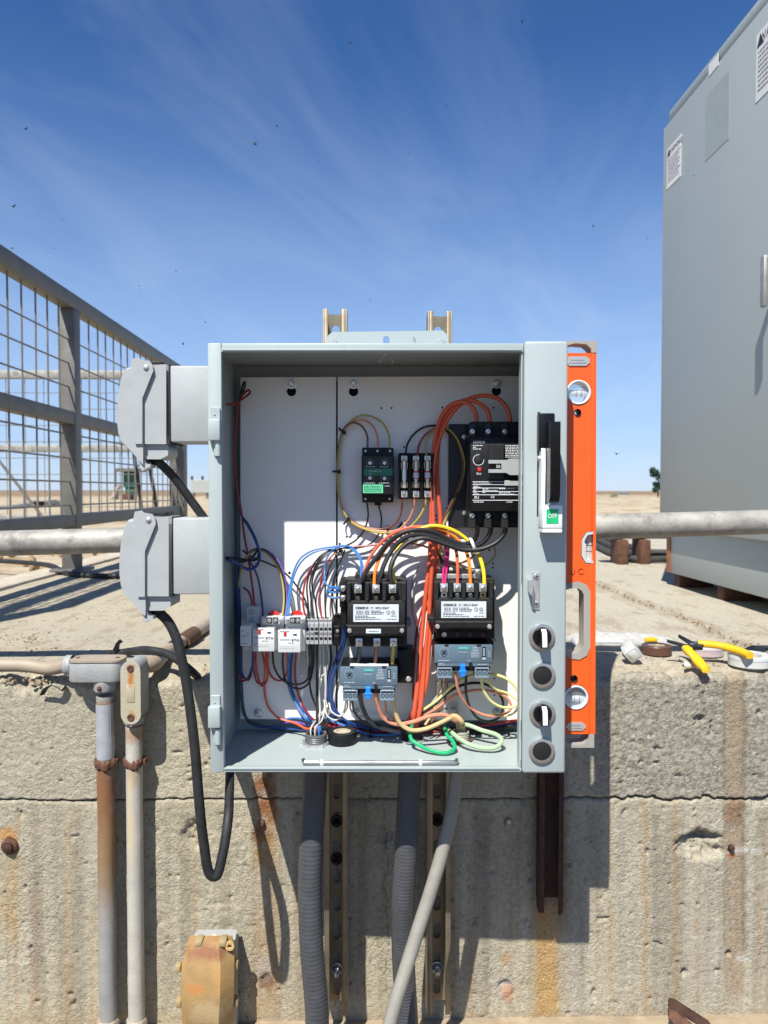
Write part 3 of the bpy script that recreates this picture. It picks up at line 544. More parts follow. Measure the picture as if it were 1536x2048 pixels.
for xx in (-4.55, -3.2): part('post', MB().box((xx - 0.022, YR - 0.022, DECK - 0.06), (xx + 0.022, YR + 0.022, W(200, 750, YR).z - 0.026)), GALV, rr_)
x = XF - 0.15
while x > -4.5: wire_piece((x, YR + 0.001, W(200, 1036, YR).z), (x, YR + 0.001, W(200, 750, YR).z - 0.02), 'mesh_wire', rr_, 0.0022); x -= WG * 1.15
z = W(200, 1036, YR).z + 0.07
while z < W(200, 750, YR).z - 0.06: wire_piece((-4.55, YR - 0.004, z), (XF - 0.05, YR - 0.004, z), 'mesh_wire', rr_, 0.0022); z += WG
part('brace', MB().cyl(W(-60, 846, YR - 0.04), W(85, 1034, YR - 0.04), 0.009, n=8), FENCE, rr_)
for k, (a, b, c) in enumerate(((W(268, 900, 4.4), W(278, 975, 4.45), WZ(284, 1052, DECK + 0.006)), (W(296, 900, 4.4), W(308, 985, 4.45), WZ(318, 1050, DECK + 0.006)))):
    solo('hanging_cable', MB().tube([a + Vector((-0.02, 0.2, 0.1)), a, b, c], 0.011, 8, 8), CORD, ('black cable hanging down in front of the mesh corner, left of its twin', 'black cable hanging down nearest the corner post of the mesh railing')[k], 'cable', FW)
# guard pipe along the wall edge
a = W(0, 1087, 1.365); b = W(1536, 1044, 1.365); dv = (b - a); pa, pb = a - dv * 1.1, b + dv * 1.1
gp = thing('guard_pipe', 'long galvanised steel pipe spanning level just above the wall edge', 'pipe', (pa + pb) / 2, FW)
part('pipe', MB().sweep([pa + (pb - pa) * (i / 40) for i in range(41)], lambda i: 0.0228 + 0.0002 * math.sin(i * 5), 24), GALV, gp)
for t in (0.06, 0.94):
    c = pa.lerp(pb, t); part('stanchion', MB().box((c.x - 0.025, c.y + 0.023, DECK - 0.01), (c.x + 0.025, c.y + 0.06, c.z + 0.03), 0.003), GALV, gp)
# ------------------------------------------------------------------ far off
def far(px, py, Y): return W(px, py, Y)
gz = DECK - 0.06
yb = 26.0; pu = thing('pump_unit', 'distant green pump engine under a flat canopy, seen through the mesh', 'pump', far(262, 1002, yb), FW)
GRN = M('green_machine', (0.02, 0.10, 0.065), 0.45, var=0.2)
part('engine', MB().wbox(246, 944, 272, 975, yb, yb + 0.5, 0.02).wbox(250, 975, 268, 990, yb + 0.05, yb + 0.45, 0.02), GRN, pu)
part('canopy', MB().wbox(228, 936, 276, 943, yb - 0.3, yb + 0.8, 0.01), FENCE, pu)
for px in (231, 272): part('leg', MB().wbox(px - 1.4, 943, px + 1.4, 1008, yb - 0.2, yb - 0.14), FENCE, pu)
part('pump_casing', MB().lathe(far(256, 996, yb), (0, -1, 0), [(0, -.2), (.16, -.2), (.18, 0), (.16, .2), (0, .22)], 16), RUST, pu)
part('discharge_pipe', MB().tube([far(200, 1008, yb - 1), far(225, 996, yb - .6), far(233, 978, yb - .2), far(240, 972, yb)], 0.07, 10, 5).cyl(far(233, 1010, yb - .2), far(233, 978, yb - .2), 0.075, n=10), CONDT, pu)
yb = 22.0; jb = thing('control_box', 'distant pale control box on legs with two red knobs on top', 'control box', far(400, 1003, yb), FW)
part('cabinet', MB().wbox(381, 960, 422, 986, yb, yb + 0.35, 0.01), M('pale_far_box', (0.34, 0.36, 0.33), 0.5), jb)
for px in (388, 414): part('leg', MB().wbox(px - 2, 986, px + 2, 1012, yb + 0.05, yb + 0.12), FENCE, jb)
for px in (384, 405): part('knob', MB().cyl(far(px, 960, yb + .1), far(px, 952, yb + .1), 0.035, n=10), RUSTD, jb)
solo('field_pipe', MB().tube([far(-300, 1032, 13.6), far(-60, 1024, 14.2), far(12, 1018, 15), far(60, 1011, 17), far(110, 1006, 20), far(150, 1006, 22)], 0.075, 12, 6), GALV, 'distant dark grey pipe lying on pale sand beyond the mesh', 'pipe', FW)
mv = thing('valve_skid', 'distant small rusty valve skid at the end of the sand pipe', 'valve', far(72, 1016, 16), FW)
part('block', MB().wbox(65, 1003, 80, 1016, 16, 16.3, 0.02), RUST, mv); part('plate', MB().wbox(60, 1000, 95, 1003, 15.9, 16.4, 0.005), GALV, mv); part('post', MB().wbox(80, 1003, 84, 1018, 16.05, 16.1), DARK, mv)
# tree and shrubs on the horizon, at the cabinet's edge
LEAF = M('far_foliage', (0.035, 0.085, 0.04), 0.7, var=0.5, scale=3)
def bush(name, label, cat, c, h, w, trunk, n=420, mat=LEAF, seed=1):
    rnd = random.Random(seed); t = thing(name, label, cat, c, FW); m = MB(); c = Vector(c)
    if trunk: part('trunk', MB().cyl(c - Vector((0, 0, .1)), c + Vector((0, 0, h * 0.75)), w * 0.07, w * 0.02, 8), RUSTD, t)
    lobes = [(Vector((rnd.uniform(-.35, .35) * w, rnd.uniform(-.35, .35) * w, h * rnd.uniform(0.32 if trunk else 0.15, .9))), rnd.uniform(.16, .3) * w) for _ in range(11)]
    for i in range(n):
        lc, lr = rnd.choice(lobes); v = Vector((rnd.gauss(0, 1), rnd.gauss(0, 1), rnd.gauss(0, 1))).normalized() * lr * rnd.uniform(.5, 1.15)
        p = c + lc + v; u1 = Vector((rnd.gauss(0, 1), rnd.gauss(0, 1), rnd.gauss(0, 1))).normalized() * w * 0.07; u2 = u1.orthogonal().normalized() * w * 0.045
        m.quad([p - u1, p - u2, p + u1, p + u2])
    part('crown' if trunk else 'foliage', m, mat, t); return t
bush('dark_tree', 'distant dark green tree showing beside the tall grey cabinet', 'tree', far(1316, 1003, 30), 1.45, 0.62, True, 1500, M('dark_foliage', (0.018, 0.05, 0.028), 0.8, var=0.5, scale=3))
bush('low_shrub', 'distant low dry shrub on the sand horizon, closest to the orange level', 'shrub', far(1226, 1000, 34), 0.36, 0.5, False, 200, M('dry_shrub', (0.2, 0.19, 0.13), 0.9, var=0.3), 4)
vh = thing('parked_truck', 'tiny distant pale pickup truck on the sand horizon', 'truck', far(1252, 1000, 60), FW)
part('body', MB().wbox(1240, 990, 1264, 998, 60, 61.6, 0.1, 2), M('far_truck_paint', (0.6, 0.61, 0.62), 0.4), vh); part('cab', MB().wbox(1250, 984, 1260, 990, 60.1, 61.5, 0.12, 2), M('far_truck_glass', (0.15, 0.17, 0.2), 0.2), vh)
for px in (1244, 1260): part('wheel', MB().cyl(far(px, 999, 59.95), far(px, 999, 60.2), 0.3, n=14), DARK, vh)
# curved dark stripes on the deck behind the level, built as tubes
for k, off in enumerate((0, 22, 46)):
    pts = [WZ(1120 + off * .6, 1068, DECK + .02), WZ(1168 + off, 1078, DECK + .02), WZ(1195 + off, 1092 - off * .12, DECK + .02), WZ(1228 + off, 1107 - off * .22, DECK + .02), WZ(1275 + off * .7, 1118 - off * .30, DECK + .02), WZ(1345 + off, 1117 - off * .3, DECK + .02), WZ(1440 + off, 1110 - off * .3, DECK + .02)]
    solo('deck_stripe', MB().tube(pts, 0.015, 10, 8), M('stripe_dark', (0.05, 0.045, 0.04), 0.7, var=.3), ('lowest dark stripe curving across the deck towards the rusty blocks', 'dark stripe between the other two curving across the deck', 'dark stripe curving across the deck, farthest from the wall edge')[k], 'stripe', FW, 'curved stripes lying on the deck behind the orange level')
# ================================================================== enclosure
xl = e(419, 1115, 0).x; xr = e(1131, 1115, 0).x; zt = e(775, 687, 0).z; zb = e(775, 1544, 0).z
DB = 0.190; DP = 0.1635                                     # back wall, face of the white panels
T = 0.0019
enc = thing('electrical_enclosure', 'open grey steel electrical enclosure with white back panels full of wiring', 'enclosure', ((xl + xr) / 2, Y0 + 0.1, zb))
ol = e(445, 1115, 0).x; orr = e(1041, 1115, 0).x; ot = e(775, 704, 0).z; ob_ = e(775, 1532, 0).z
m = MB(); yb0, yb1 = Y0 + 0.0125, Y0 + DB
m.box((xl, yb0, zb + T), (xl + T, yb1, zt - T)); m.box((xr - T, yb0, zb + T), (xr, yb1, zt - T))
m.box((xl, yb0, zt - T), (xr, yb1, zt)); m.box((xl, yb0, zb), (xr, yb1, zb + T)); m.box((xl + T, yb1 - T, zb + T), (xr - T, yb1 - 0.0001, zt - T))
part('shell', m, GREY, enc)
part('front_rim', MB().box((xl - 0.0008, Y0, zb - 0.0008), (ol, Y0 + 0.012, zt + 0.0008), 0.0015, 2), GREY, enc)
part('front_rim', MB().box((ol + 0.0002, Y0 + 0.0006, ot), (orr + 0.003, Y0 + 0.012, zt + 0.0006), 0.0012, 2).box((ol + 0.0002, Y0 - 0.0015, ot + 0.0018), (orr, Y0 + 0.0004, ot + 0.0045), 0.0005), GREY, enc)
part('front_rim', MB().box((ol + 0.0002, Y0 + 0.0006, zb - 0.0006), (orr + 0.003, Y0 + 0.012, ob_ - 0.0035), 0.0012, 2).box((ol + 0.0002, Y0 - 0.0012, ob_ - 0.0048), (orr, Y0 + 0.0005, ob_ - 0.0024), 0.0005), GREY, enc)
xfl = e(1046, 1115, 0).x
part('operator_flange', MB().box((xfl, Y0 - 0.004, zb - 0.001), (xr + 0.001, Y0 + 0.012, zt + 0.003), 0.004, 3), GREY, enc)
part('inner_return', MB().box((orr, Y0 + 0.0025, ob_ - 0.002), (orr + 0.002, Y0 + 0.02, ot + 0.002)), GREY, enc)
# corner weld lines
m = MB(); m.box((ol, Y0 - 0.001, ot), (ol + 0.0022, Y0 + 0.018, zt - 0.008)); part('rim_seam', m, GREY, enc)
# hinges
for hy0 in (815, 1391):
    h = part('hinge', MB().pbox(415, hy0 + 23, 440, hy0 + 66, -0.012, -0.0004, 0.002, 2), GREY, enc)
    part('hinge_leaf', MB().pbox(421, hy0, 440, hy0 + 24, -0.003, -0.0003, 0.0006), GREY, h)
    part('hinge_leaf', MB().pbox(427, hy0 + 66, 441, hy0 + 96, -0.004, -0.0003, 0.001).cyl(e(436, hy0 + 66, -0.004), e(436, hy0 + 97, -0.004), 0.0042, n=12), GREY, h)
    part('rivet', MB().ball(e(429, hy0 + 14, -0.003), 0.0016, 8), GREY, h)
# top mounting foot
yb_ = DB + 0.0005
pl = lambda pts, d: [(e(x, y, d).x, e(x, y, d).z) for x, y in pts]
slot = [(766, 700), (766, 680)] + [(772.5 + 6.5 * math.cos(math.pi * (1 - i / 6)), 677 - 5 * math.sin(math.pi * i / 6)) for i in range(7)] + [(779, 700)]
part('mounting_foot', plate_xz('mounting_foot', [pl([(653, 720), (653, 674), (664, 664), (886, 661), (896, 671), (897, 720)], yb_), pl(slot, yb_)], Y0 + DB + 0.0008, Y0 + DB + 0.0033), GREY, enc)
for px in (666, 882): part('mounting_bolt', MB().cyl(e(px, 686, DB), e(px, 686, DB - 0.0), 0.001).lathe(e(px, 687, DB), (0, -1, 0), [(0, .006), (.006, .006), (.0075, .003), (.008, -.0005)], 12), ZINC, enc)
# back panels with keyholes
pts_l = [(481, 755), (672, 754), (672, 1438), (481, 1438)]; pts_r = [(675.5, 754), (1085, 752), (1085, 1441), (675.5, 1440)]
def kh(cx, cy): 
    c = e(cx, cy, DP); return circ(c.x, c.z, 0.0078, 20)
holesL = [kh(583, 783)]; holesR = [kh(707, 783), kh(993, 782)]
sm = lambda cx, cy, r=0.0017: circ(e(cx, cy, DP).x, e(cx, cy, DP).z, r, 10)
for cx, cy in ((763, 816), (783, 816), (885, 815), (987, 815), (912, 822), (693, 1074), (716, 1074), (872, 1031), (872, 1039), (872, 1051), (894, 1017), (979, 1100), (986, 1127), (986, 1135), (872, 1127), (872, 1136), (989, 1280), (989, 1357), (970, 1368), (989, 1391), (808, 894)): holesR.append(sm(cx, cy))
holesL.append(sm(579, 1146, 0.0024)); holesL.append(sm(572, 782, .001))
bp = []
for nm, pp, hh in (('back_panel', pts_l, holesL), ('back_panel', pts_r, holesR)):
    bp.append(part(nm, plate_xz(nm, [pl(pp, DP)] + hh, Y0 + DP, Y0 + DP + 0.0022), WHITE, enc))
part('panel_shadow_gap', MB().box((e(481, 900, DP).x, Y0 + DP + 0.012, e(481, 1430, DP).z), (e(1080, 900, DP).x, Y0 + DP + 0.0135, e(481, 760, DP).z)), DARK, enc, 'dark sheet standing in for the shadow behind the panels')  # black sheet paints the shade seen through the panel gap and holes
def nut(px, py, d, par, r=0.0055):
    c = e(px, py, d)
    o = part('panel_nut', MB().lathe(c, (0, -1, 0), [(r * 1.5, 0), (r * 1.5, .0012), (r * 1.05, .0013)], 14).lathe(c, (0, -1, 0), [(r, .001), (r, .0058), (r * .8, .0064), (r * .55, .0064)], 6).cyl(c, c + Vector((0, -0.013, 0)), r * 0.5, n=10), ZINC, par); return o
for px, py, k in ((583, 768, 0), (518, 1425, 0), (707, 768, 1), (993, 767, 1), (711, 1424, 1), (993, 1424, 1), (657, 1423, 0)): nut(px, py, DP, bp[k])
# document rod on the ceiling, wire rod along the sill
zc_ = zt - T
c0 = e(735, 718, 0.03)
part('ceiling_clip', MB().box((e(733, 715, .035).x, Y0 + .03, zc_ - 0.006), (e(812, 715, .035).x, Y0 + .037, zc_ - 0.0005), .001).tube([Vector((e(758, 0, .04).x, Y0 + .05, zc_ - .017)), Vector((e(763, 0, .04).x, Y0 + .05, zc_ - .008)), Vector((e(772, 0, .04).x, Y0 + .05, zc_ - .004)), Vector((e(781, 0, .04).x, Y0 + .05, zc_ - .008)), Vector((e(786, 0, .04).x, Y0 + .05, zc_ - .017))], .0012, 6), ZINC, enc)
zr = zb + T + 0.0052; dr = 0.019
xa, xb = e(608, 1525, dr).x, e(912, 1525, dr).x
part('sill_rod', MB().tube([(xa - .002, Y0 + dr + .010, zr), (xa, Y0 + dr + .001, zr), (xa + .004, Y0 + dr, zr), ((xa + xb) / 2, Y0 + dr, zr), (xb - .004, Y0 + dr, zr), (xb, Y0 + dr + .001, zr), (xb + .002, Y0 + dr + .010, zr)], .0030, 10), M('rod_chrome', (.50, .51, .52), .22, .95, var=.05), enc)
for px in (644, 841):
    x = e(px, 1525, dr).x; part('rod_clip', MB().box((x - .0026, Y0 + dr - .0042, zr - .0034), (x + .0026, Y0 + dr + .0042, zr + .0036), .0006), NYLON, enc)
x = e(933, 1528, .012).x; part('tape_scrap', MB().box((x - .004, Y0 + .014, zb + T + .0002), (x + .004, Y0 + .018, zb + T + .0008)), PAPER, enc)
# cable entry fittings standing on the floor of the box
ZF = zb + T
def floor_d(py): 
    r = RL @ Vector((0, -(py - 1024) / F, -1)); return ZF / r.z * r.y - Y0
HUBS = []; THREAD = M('grey_thread', (.10, .10, .105), .45, var=.1)
for k, (px, py, r, mt, lab) in enumerate(((632, 1487, 0.0175, THREAD, 'dark threaded conduit bushing beside the black tape roll'), (824, 1480, 0.0175, CHAR, 'zinc ringed conduit bushing where the vermilion wires drop'), (922, 1482, 0.0135, ENDCAP, 'small rusty threaded bushing under the pale green loop'))):
    d = floor_d(py); c = e(px, py, d); HUBS.append((px, py, d, c))
    t = thing('conduit_bushing', lab, 'conduit fitting', c)
    part('locknut', MB().lathe(c, (0, 0, 1), [(r * .9, .0003), (r * 1.28, .0003), (r * 1.28, .0035), (r * .98, .0036)], 18), ZINC if k < 2 else RUST, t)
    for i in range(0, 18, 3):
        a = i * math.pi / 9; p = c + Vector((math.cos(a), math.sin(a), 0)) * r * 1.3; part('lug', MB().box(p + Vector((-.002, -.002, .0004)), p + Vector((.002, .002, .0045)), .0006), ZINC if k < 2 else RUST, t)
    prof = [(r * .78, .002)]
    for i in range(5): prof = prof + []
    prof = [(r * 1.0, .0034)] + [(r * (1.0 if i % 2 else .94), .0036 + i * .0015) for i in range(8)] + [(r * .97, .0165), (r * .80, .017), (r * .78, .003), (r * .1, .003)]
    part('threaded_neck', MB().lathe(c, (0, 0, 1), prof, 24), mt, t)
# tape roll on the floor
d = floor_d(1487); c = e(684, 1486, d); r = 0.0228; c = c + Vector((0, 0.004, 0))
t = thing('tape_roll', 'roll of black electrical tape lying on the enclosure floor', 'tape roll', c)
part('tape', MB().lathe(c, (0, 0, 1), [(r * .62, .0004), (r * .98, .0004), (r, .0012), (r, .0178), (r * .98, .0186), (r * .62, .0186), (r * .62, .0004)], 36), BLACK, t)
part('core', MB().lathe(c, (0, 0, 1), [(r * .615, .001), (r * .615, .018), (r * .40, .018), (r * .40, .001), (r * .615, .001)], 36), M('tape_core', (0.42, 0.35, 0.24), 0.7, var=.2, scale=200), t)
part('liner', MB().lathe(c, (0, 0, 1), [(r * .39, .0178), (r * .39, .0168), (0, .0165)], 24), M('tape_liner', (0.45, 0.40, 0.31), 0.6, var=.2, scale=300), t)

# ================================================================== devices on the panels
def screw(px, py, d, r, par, mat=ZINC, slot_a=0.6, nm='screw'):
    c = e(px, py, d); s = part(nm, MB().lathe(c, (0, -1, 0), [(r, -.0005), (r, .0008), (r * .8, .0018), (0, .0021)], 14), mat, par)
    return s
def slotmark(px, py, d, r, par, a=0.7):
    c = e(px, py, d); u = Vector((math.cos(a), 0, math.sin(a))) * r; v = Vector((-math.sin(a), 0, math.cos(a))) * r * .14
    part('screw_slot', MB().prism([c + u + v + Vector((0, -.0024, 0)), c + u - v + Vector((0, -.0024, 0)), c - u - v + Vector((0, -.0024, 0)), c - u + v + Vector((0, -.0024, 0))], (0, .0006, 0)), DARK, par)
def lug(px, py, d, par, w=15, h=17, mat=ZINC):
    o = part('terminal', MB().pbox(px - w / 2, py - h / 2, px + w / 2, py + h / 2, d, d + .012, .0012, 2), mat, par)
    c = e(px, py + 1, d); r = 5.2 * (Y0 + d) / F
    part('terminal_screw', MB().lathe(c, (0, -1, 0), [(r, 0), (r, .0012), (r * .75, .002), (0, .0021)], 12), STEEL, o); slotmark(px, py + 1, d + .0002, r * .8, o, 0.9); return o
# --- voltage monitor
d = 0.122
t = thing('voltage_monitor', 'black voltage monitor module with green band and four white dials', 'monitor relay', e(755, 1005, DP))
part('housing', MB().pbox(723, 911, 788, 990, d, DP - .0003, .0012, 2).pbox(724, 895, 787, 1005, d + .012, DP - .0003, .0016, 2), BLACK, t)
part('face_plate', MB().pbox(726, 913, 785, 988, d - .0006, d - .0001, 0), BLACKG, t)
part('brand_band', MB().pbox(728, 937, 785, 951, d - .0011, d - .0007, 0), GREENL, t)
text('Littelfuse', 737, 942, d - .0011, 5.2, PRINTS, t, 'LEFT'); text('460', 737, 948, d - .0011, 3.4, PRINTS, t, 'LEFT')
part('mint_label', MB().pbox(726, 969, 766, 986, d - .0011, d - .0007, 0), MINT, t)
dashes([(728, 763, 972 + i * 3.4, 1.6) for i in range(4)], d - .0011, GREENL, t)
for px, py in ((740, 926), (769, 926), (740, 956), (769, 957)):
    c = e(px, py, d - .0006); k = part('dial', MB().lathe(c, (0, -1, 0), [(.0028, 0), (.0028, .0012), (0, .0013)], 14), KNOBW, t)
    part('tick_marks', (lambda mm: [mm.box(c + Vector((math.cos(a) * .0058 - .0004, -.0003, math.sin(a) * .0058 - .0004)), c + Vector((math.cos(a) * .0058 + .0004, -.0001, math.sin(a) * .0058 + .0004))) for a in [rad(-30 + 24 * i) for i in range(11)]] and mm)(MB()), PRINTS, k)
dashes([(731, 752, 933.5, 1.2), (760, 778, 933.5, 1.2), (728, 750, 966, 1.6), (758, 778, 966, 1.6), (769, 780, 972, 1.4)], d - .0008, PRINTS, t)
for px, py in ((731, 902), (755, 902), (780, 902), (731, 998), (779, 998)): screw(px, py, d + .012, .0022, t, STEEL)
part('cable_gland', MB().pbox(749, 1004, 763, 1011, d + .018, DP - .004, .002, 2), BLACK, t)
part('indicator', MB().ball(e(773, 977, d), .0011, 8).ball(e(773, 984, d), .0011, 8), CHAR, t)
# --- fuse holders
d = 0.118
FG = 'fuse holders in the three-pole row'
for k, px in enumerate((808.5, 832, 855)):
    t = thing('fuse_holder', ('black fuse holder with a bare silver fuse, beside the voltage monitor', 'black fuse holder in the middle of the row, its fuse ringed red', 'black fuse holder whose red-ringed fuse is half hidden by vermilion wires')[k], 'fuse holder', e(px, 998, DP), group=FG)
    w = 11.4
    part('base', MB().pbox(px - w, 906, px + w, 998, d + .022, DP - .0003, .0008).pbox(px - w, 906, px - w + 2.6, 998, d + .004, d + .0225, .0006).pbox(px + w - 2.6, 906, px + w, 998, d + .004, d + .0225, .0006), BLACK, t)
    for y0, y1 in ((911, 922), (981, 995)):
        tm = part('terminal_clamp', MB().pbox(px - 7, y0, px + 7, y1, d + .010, d + .0218, .001), ZINC, t); screw(px, (y0 + y1) / 2, d + .010, .0032, tm, STEEL); slotmark(px, (y0 + y1) / 2, d + .0102, .0026, tm, 0.5 + k)
    for y0, y1 in ((923, 938), (964, 976)): part('fuse_clip', MB().pbox(px - 6.8, y0, px - 4.8, y1, d + .004, d + .0218, .0003).pbox(px + 4.8, y0, px + 6.8, y1, d + .004, d + .0218, .0003), BRASS, t)
    f0, f1 = e(px, 921, d + .009), e(px, 976, d + .009); R_ = .0044; L = (f0 - f1).length
    fu = part('fuse', MB().lathe(f1, (0, 0, 1), [(0, 0), (R_ * .9, 0), (R_ * .95, .002), (R_ * .95, L * .28), (R_ * 1.12, L * .29), (R_ * 1.12, L * .68), (R_ * .95, L * .69), (R_ * .95, L - .001), (0, L)], 20), ZINC if k == 0 else STEEL, t)
    if k: part('fuse_label', MB().lathe(f1, (0, 0, 1), [(R_ * 1.14, L * .34), (R_ * 1.14, L * .60)], 20), PAPER, fu); part('fuse_band', MB().lathe(f1, (0, 0, 1), [(R_ * 1.16, L * .56), (R_ * 1.16, L * .62)], 20).lathe(f1, (0, 0, 1), [(R_ * 1.16, L * .33), (R_ * 1.16, L * .36)], 20), REDP, fu)
# --- circuit breaker
d = 0.082
t = thing('circuit_breaker', 'black moulded case circuit breaker with SIEMENS lettering, set to 50', 'circuit breaker', e(985, 1057, DP))
part('mounting_plate', MB().pbox(898, 848, 1075, 1055, 0.150, DP - .0004, .0004), M('black_plate', (0.010, 0.010, 0.013), .5, var=.1), t)
part('case', MB().pbox(941, 874, 1072, 1023, d, 0.1497, .0015, 2).pbox(941, 843, 1072, 875, d + .014, .1497, .0012, 1).pbox(941, 1022, 1072, 1050, d + .014, .1497, .0012, 1).pbox(934, 1030, 945, 1055, d + .024, .1497, .001), BLACK, t)
for i in range(4):
    px = 976 + 33.5 * (i - 1) + (0 if i else 2)
    if i < 3:
        part('barrier', MB().pbox(px - 7, 845, px + 7, 874, d + .008, d + .014, .001), CHAR, t); part('barrier', MB().pbox(px - 7, 1023, px + 7, 1056, d + .008, d + .020, .001), CHAR, t)
        for py in (863, 1031): s_ = screw(px, py, d + .008, .0042, t, ZINC); slotmark(px, py, d + .0082, .0034, s_, .8)
for px in (959, 993, 1027):
    part('cable_port', MB().pbox(px - 8, 853, px + 8, 871, d + .0133, d + .0139, 0), DARK, t); part('cable_port', MB().pbox(px - 8, 1027, px + 8, 1046, d + .0133, d + .0139, 0), DARK, t)
text('SIEMENS', 946, 884.5, d, 4.8, PRINTW, t, 'LEFT', 1.0, 0.06)
dashes([(946, 966, 891, 1.6), (946, 952, 894.5, 1.6), (946, 962, 898, 1.6)], d, PRINTW, t)
c = e(957, 920, d); m = MB()
for i in range(15):
    a0, a1 = rad(80 + i * 19), rad(80 + (i + 1) * 19); o = Vector((0, -.0003, 0)); q = lambda a, r: c + Vector((math.cos(a) * r, 0, math.sin(a) * r)) + o
    m.quad([q(a0, .0086), q(a1, .0086), q(a1, .0078), q(a0, .0078)])
part('dial_scale', m, PRINTW, t); part('trip_dial', MB().lathe(c, (0, -1, 0), [(.0048, -.0005), (.0048, .0009), (.004, .0012), (0, .0010)], 16), CHAR, t)
part('test_button', MB().pbox(955, 935, 963, 943, d - .0025, d, .0012, 2), REDP, t); dashes([(953, 963, 946, 1.4), (954, 962, 948.5, 1.2)], d, PRINTW, t)
part('toggle_frame', MB().pbox(977, 888, 1008, 958, d - .006, d + .001, .0012), CHAR, t); part('toggle_well', MB().pbox(986, 894, 1003, 917, d - .0066, d - .0061, 0), DARK, t)
rows = [(1011, 1045, 891 + i * 3.3, 1.5) for i in range(8)]; dashes(rows, d, PRINTW, t)
m = MB()
for yy in (963.5, 969, 976, 983, 989.5, 1000.5): m.pbox(945, yy - .6, 1060, yy + .6, d - .0004, d - .0001, 0)
part('label_rules', m, PRINTW, t)
text('Motor Circuit Interrupter', 947, 966.2, d, 3.0, PRINTW, t, 'LEFT', .9)
dashes([(947, 957, 972.4, 1.5), (947, 962, 974.6, 1.2), (947, 954, 978, 1.3), (965, 977, 978, 1.3), (998, 1030, 977.5, 1.3), (947, 951, 981, 1.3), (965, 995, 981, 1.4), (947, 954, 985, 1.2), (965, 972, 985, 1.2), (998, 1020, 985, 1.2), (998, 1030, 988, 1.2), (947, 958, 988, 1.4)], d, PRINTW, t)
text('UR', 953, 995, d, 5.6, PRINTW, t, sx=-1.0, bold=.08, name='approval_mark'); text('CE', 985, 994, d, 4.6, PRINTW, t, bold=.08, name='approval_mark'); dashes([(947, 967, 1004, 1.6), (1013, 1025, 1004, 1.4)], d, PRINTW, t)
lv = MB().prism([Vector((e(x, y, d - .012).x, Y0 + d - .012, e(x, y, d - .012).z)) for x, y in ((977, 920), (1013, 920), (1020, 917), (1060, 917), (1060, 950), (1020, 950), (1012, 945.5), (977, 945.5), (977, 938.5), (1003, 938.5), (1003, 927), (977, 927))], (0, .0022, 0))
br = part('operator_yoke', lv, M('yoke_zinc', (.46, .47, .46), .35, .25, var=.08), t); part('toggle', MB().pbox(989, 928, 1003, 938, d - .0105, d + .001, .0008), BLACKG, t); text('50', 996.5, 933.3, d - .0105, 6.2, PRINTW, t, bold=.06)
part('yoke_tab', MB().pbox(1009, 961, 1060, 972, d - .006, d - .004, .001), MATS['yoke_zinc'], t)
for px, py in ((928, 874), (929, 1027)): screw(px, py, .150, .0042, t, STEEL)
part('side_shell', MB().pbox(936, 885, 940.6, 1032, d + .03, .1496, .001), CHAR, t)
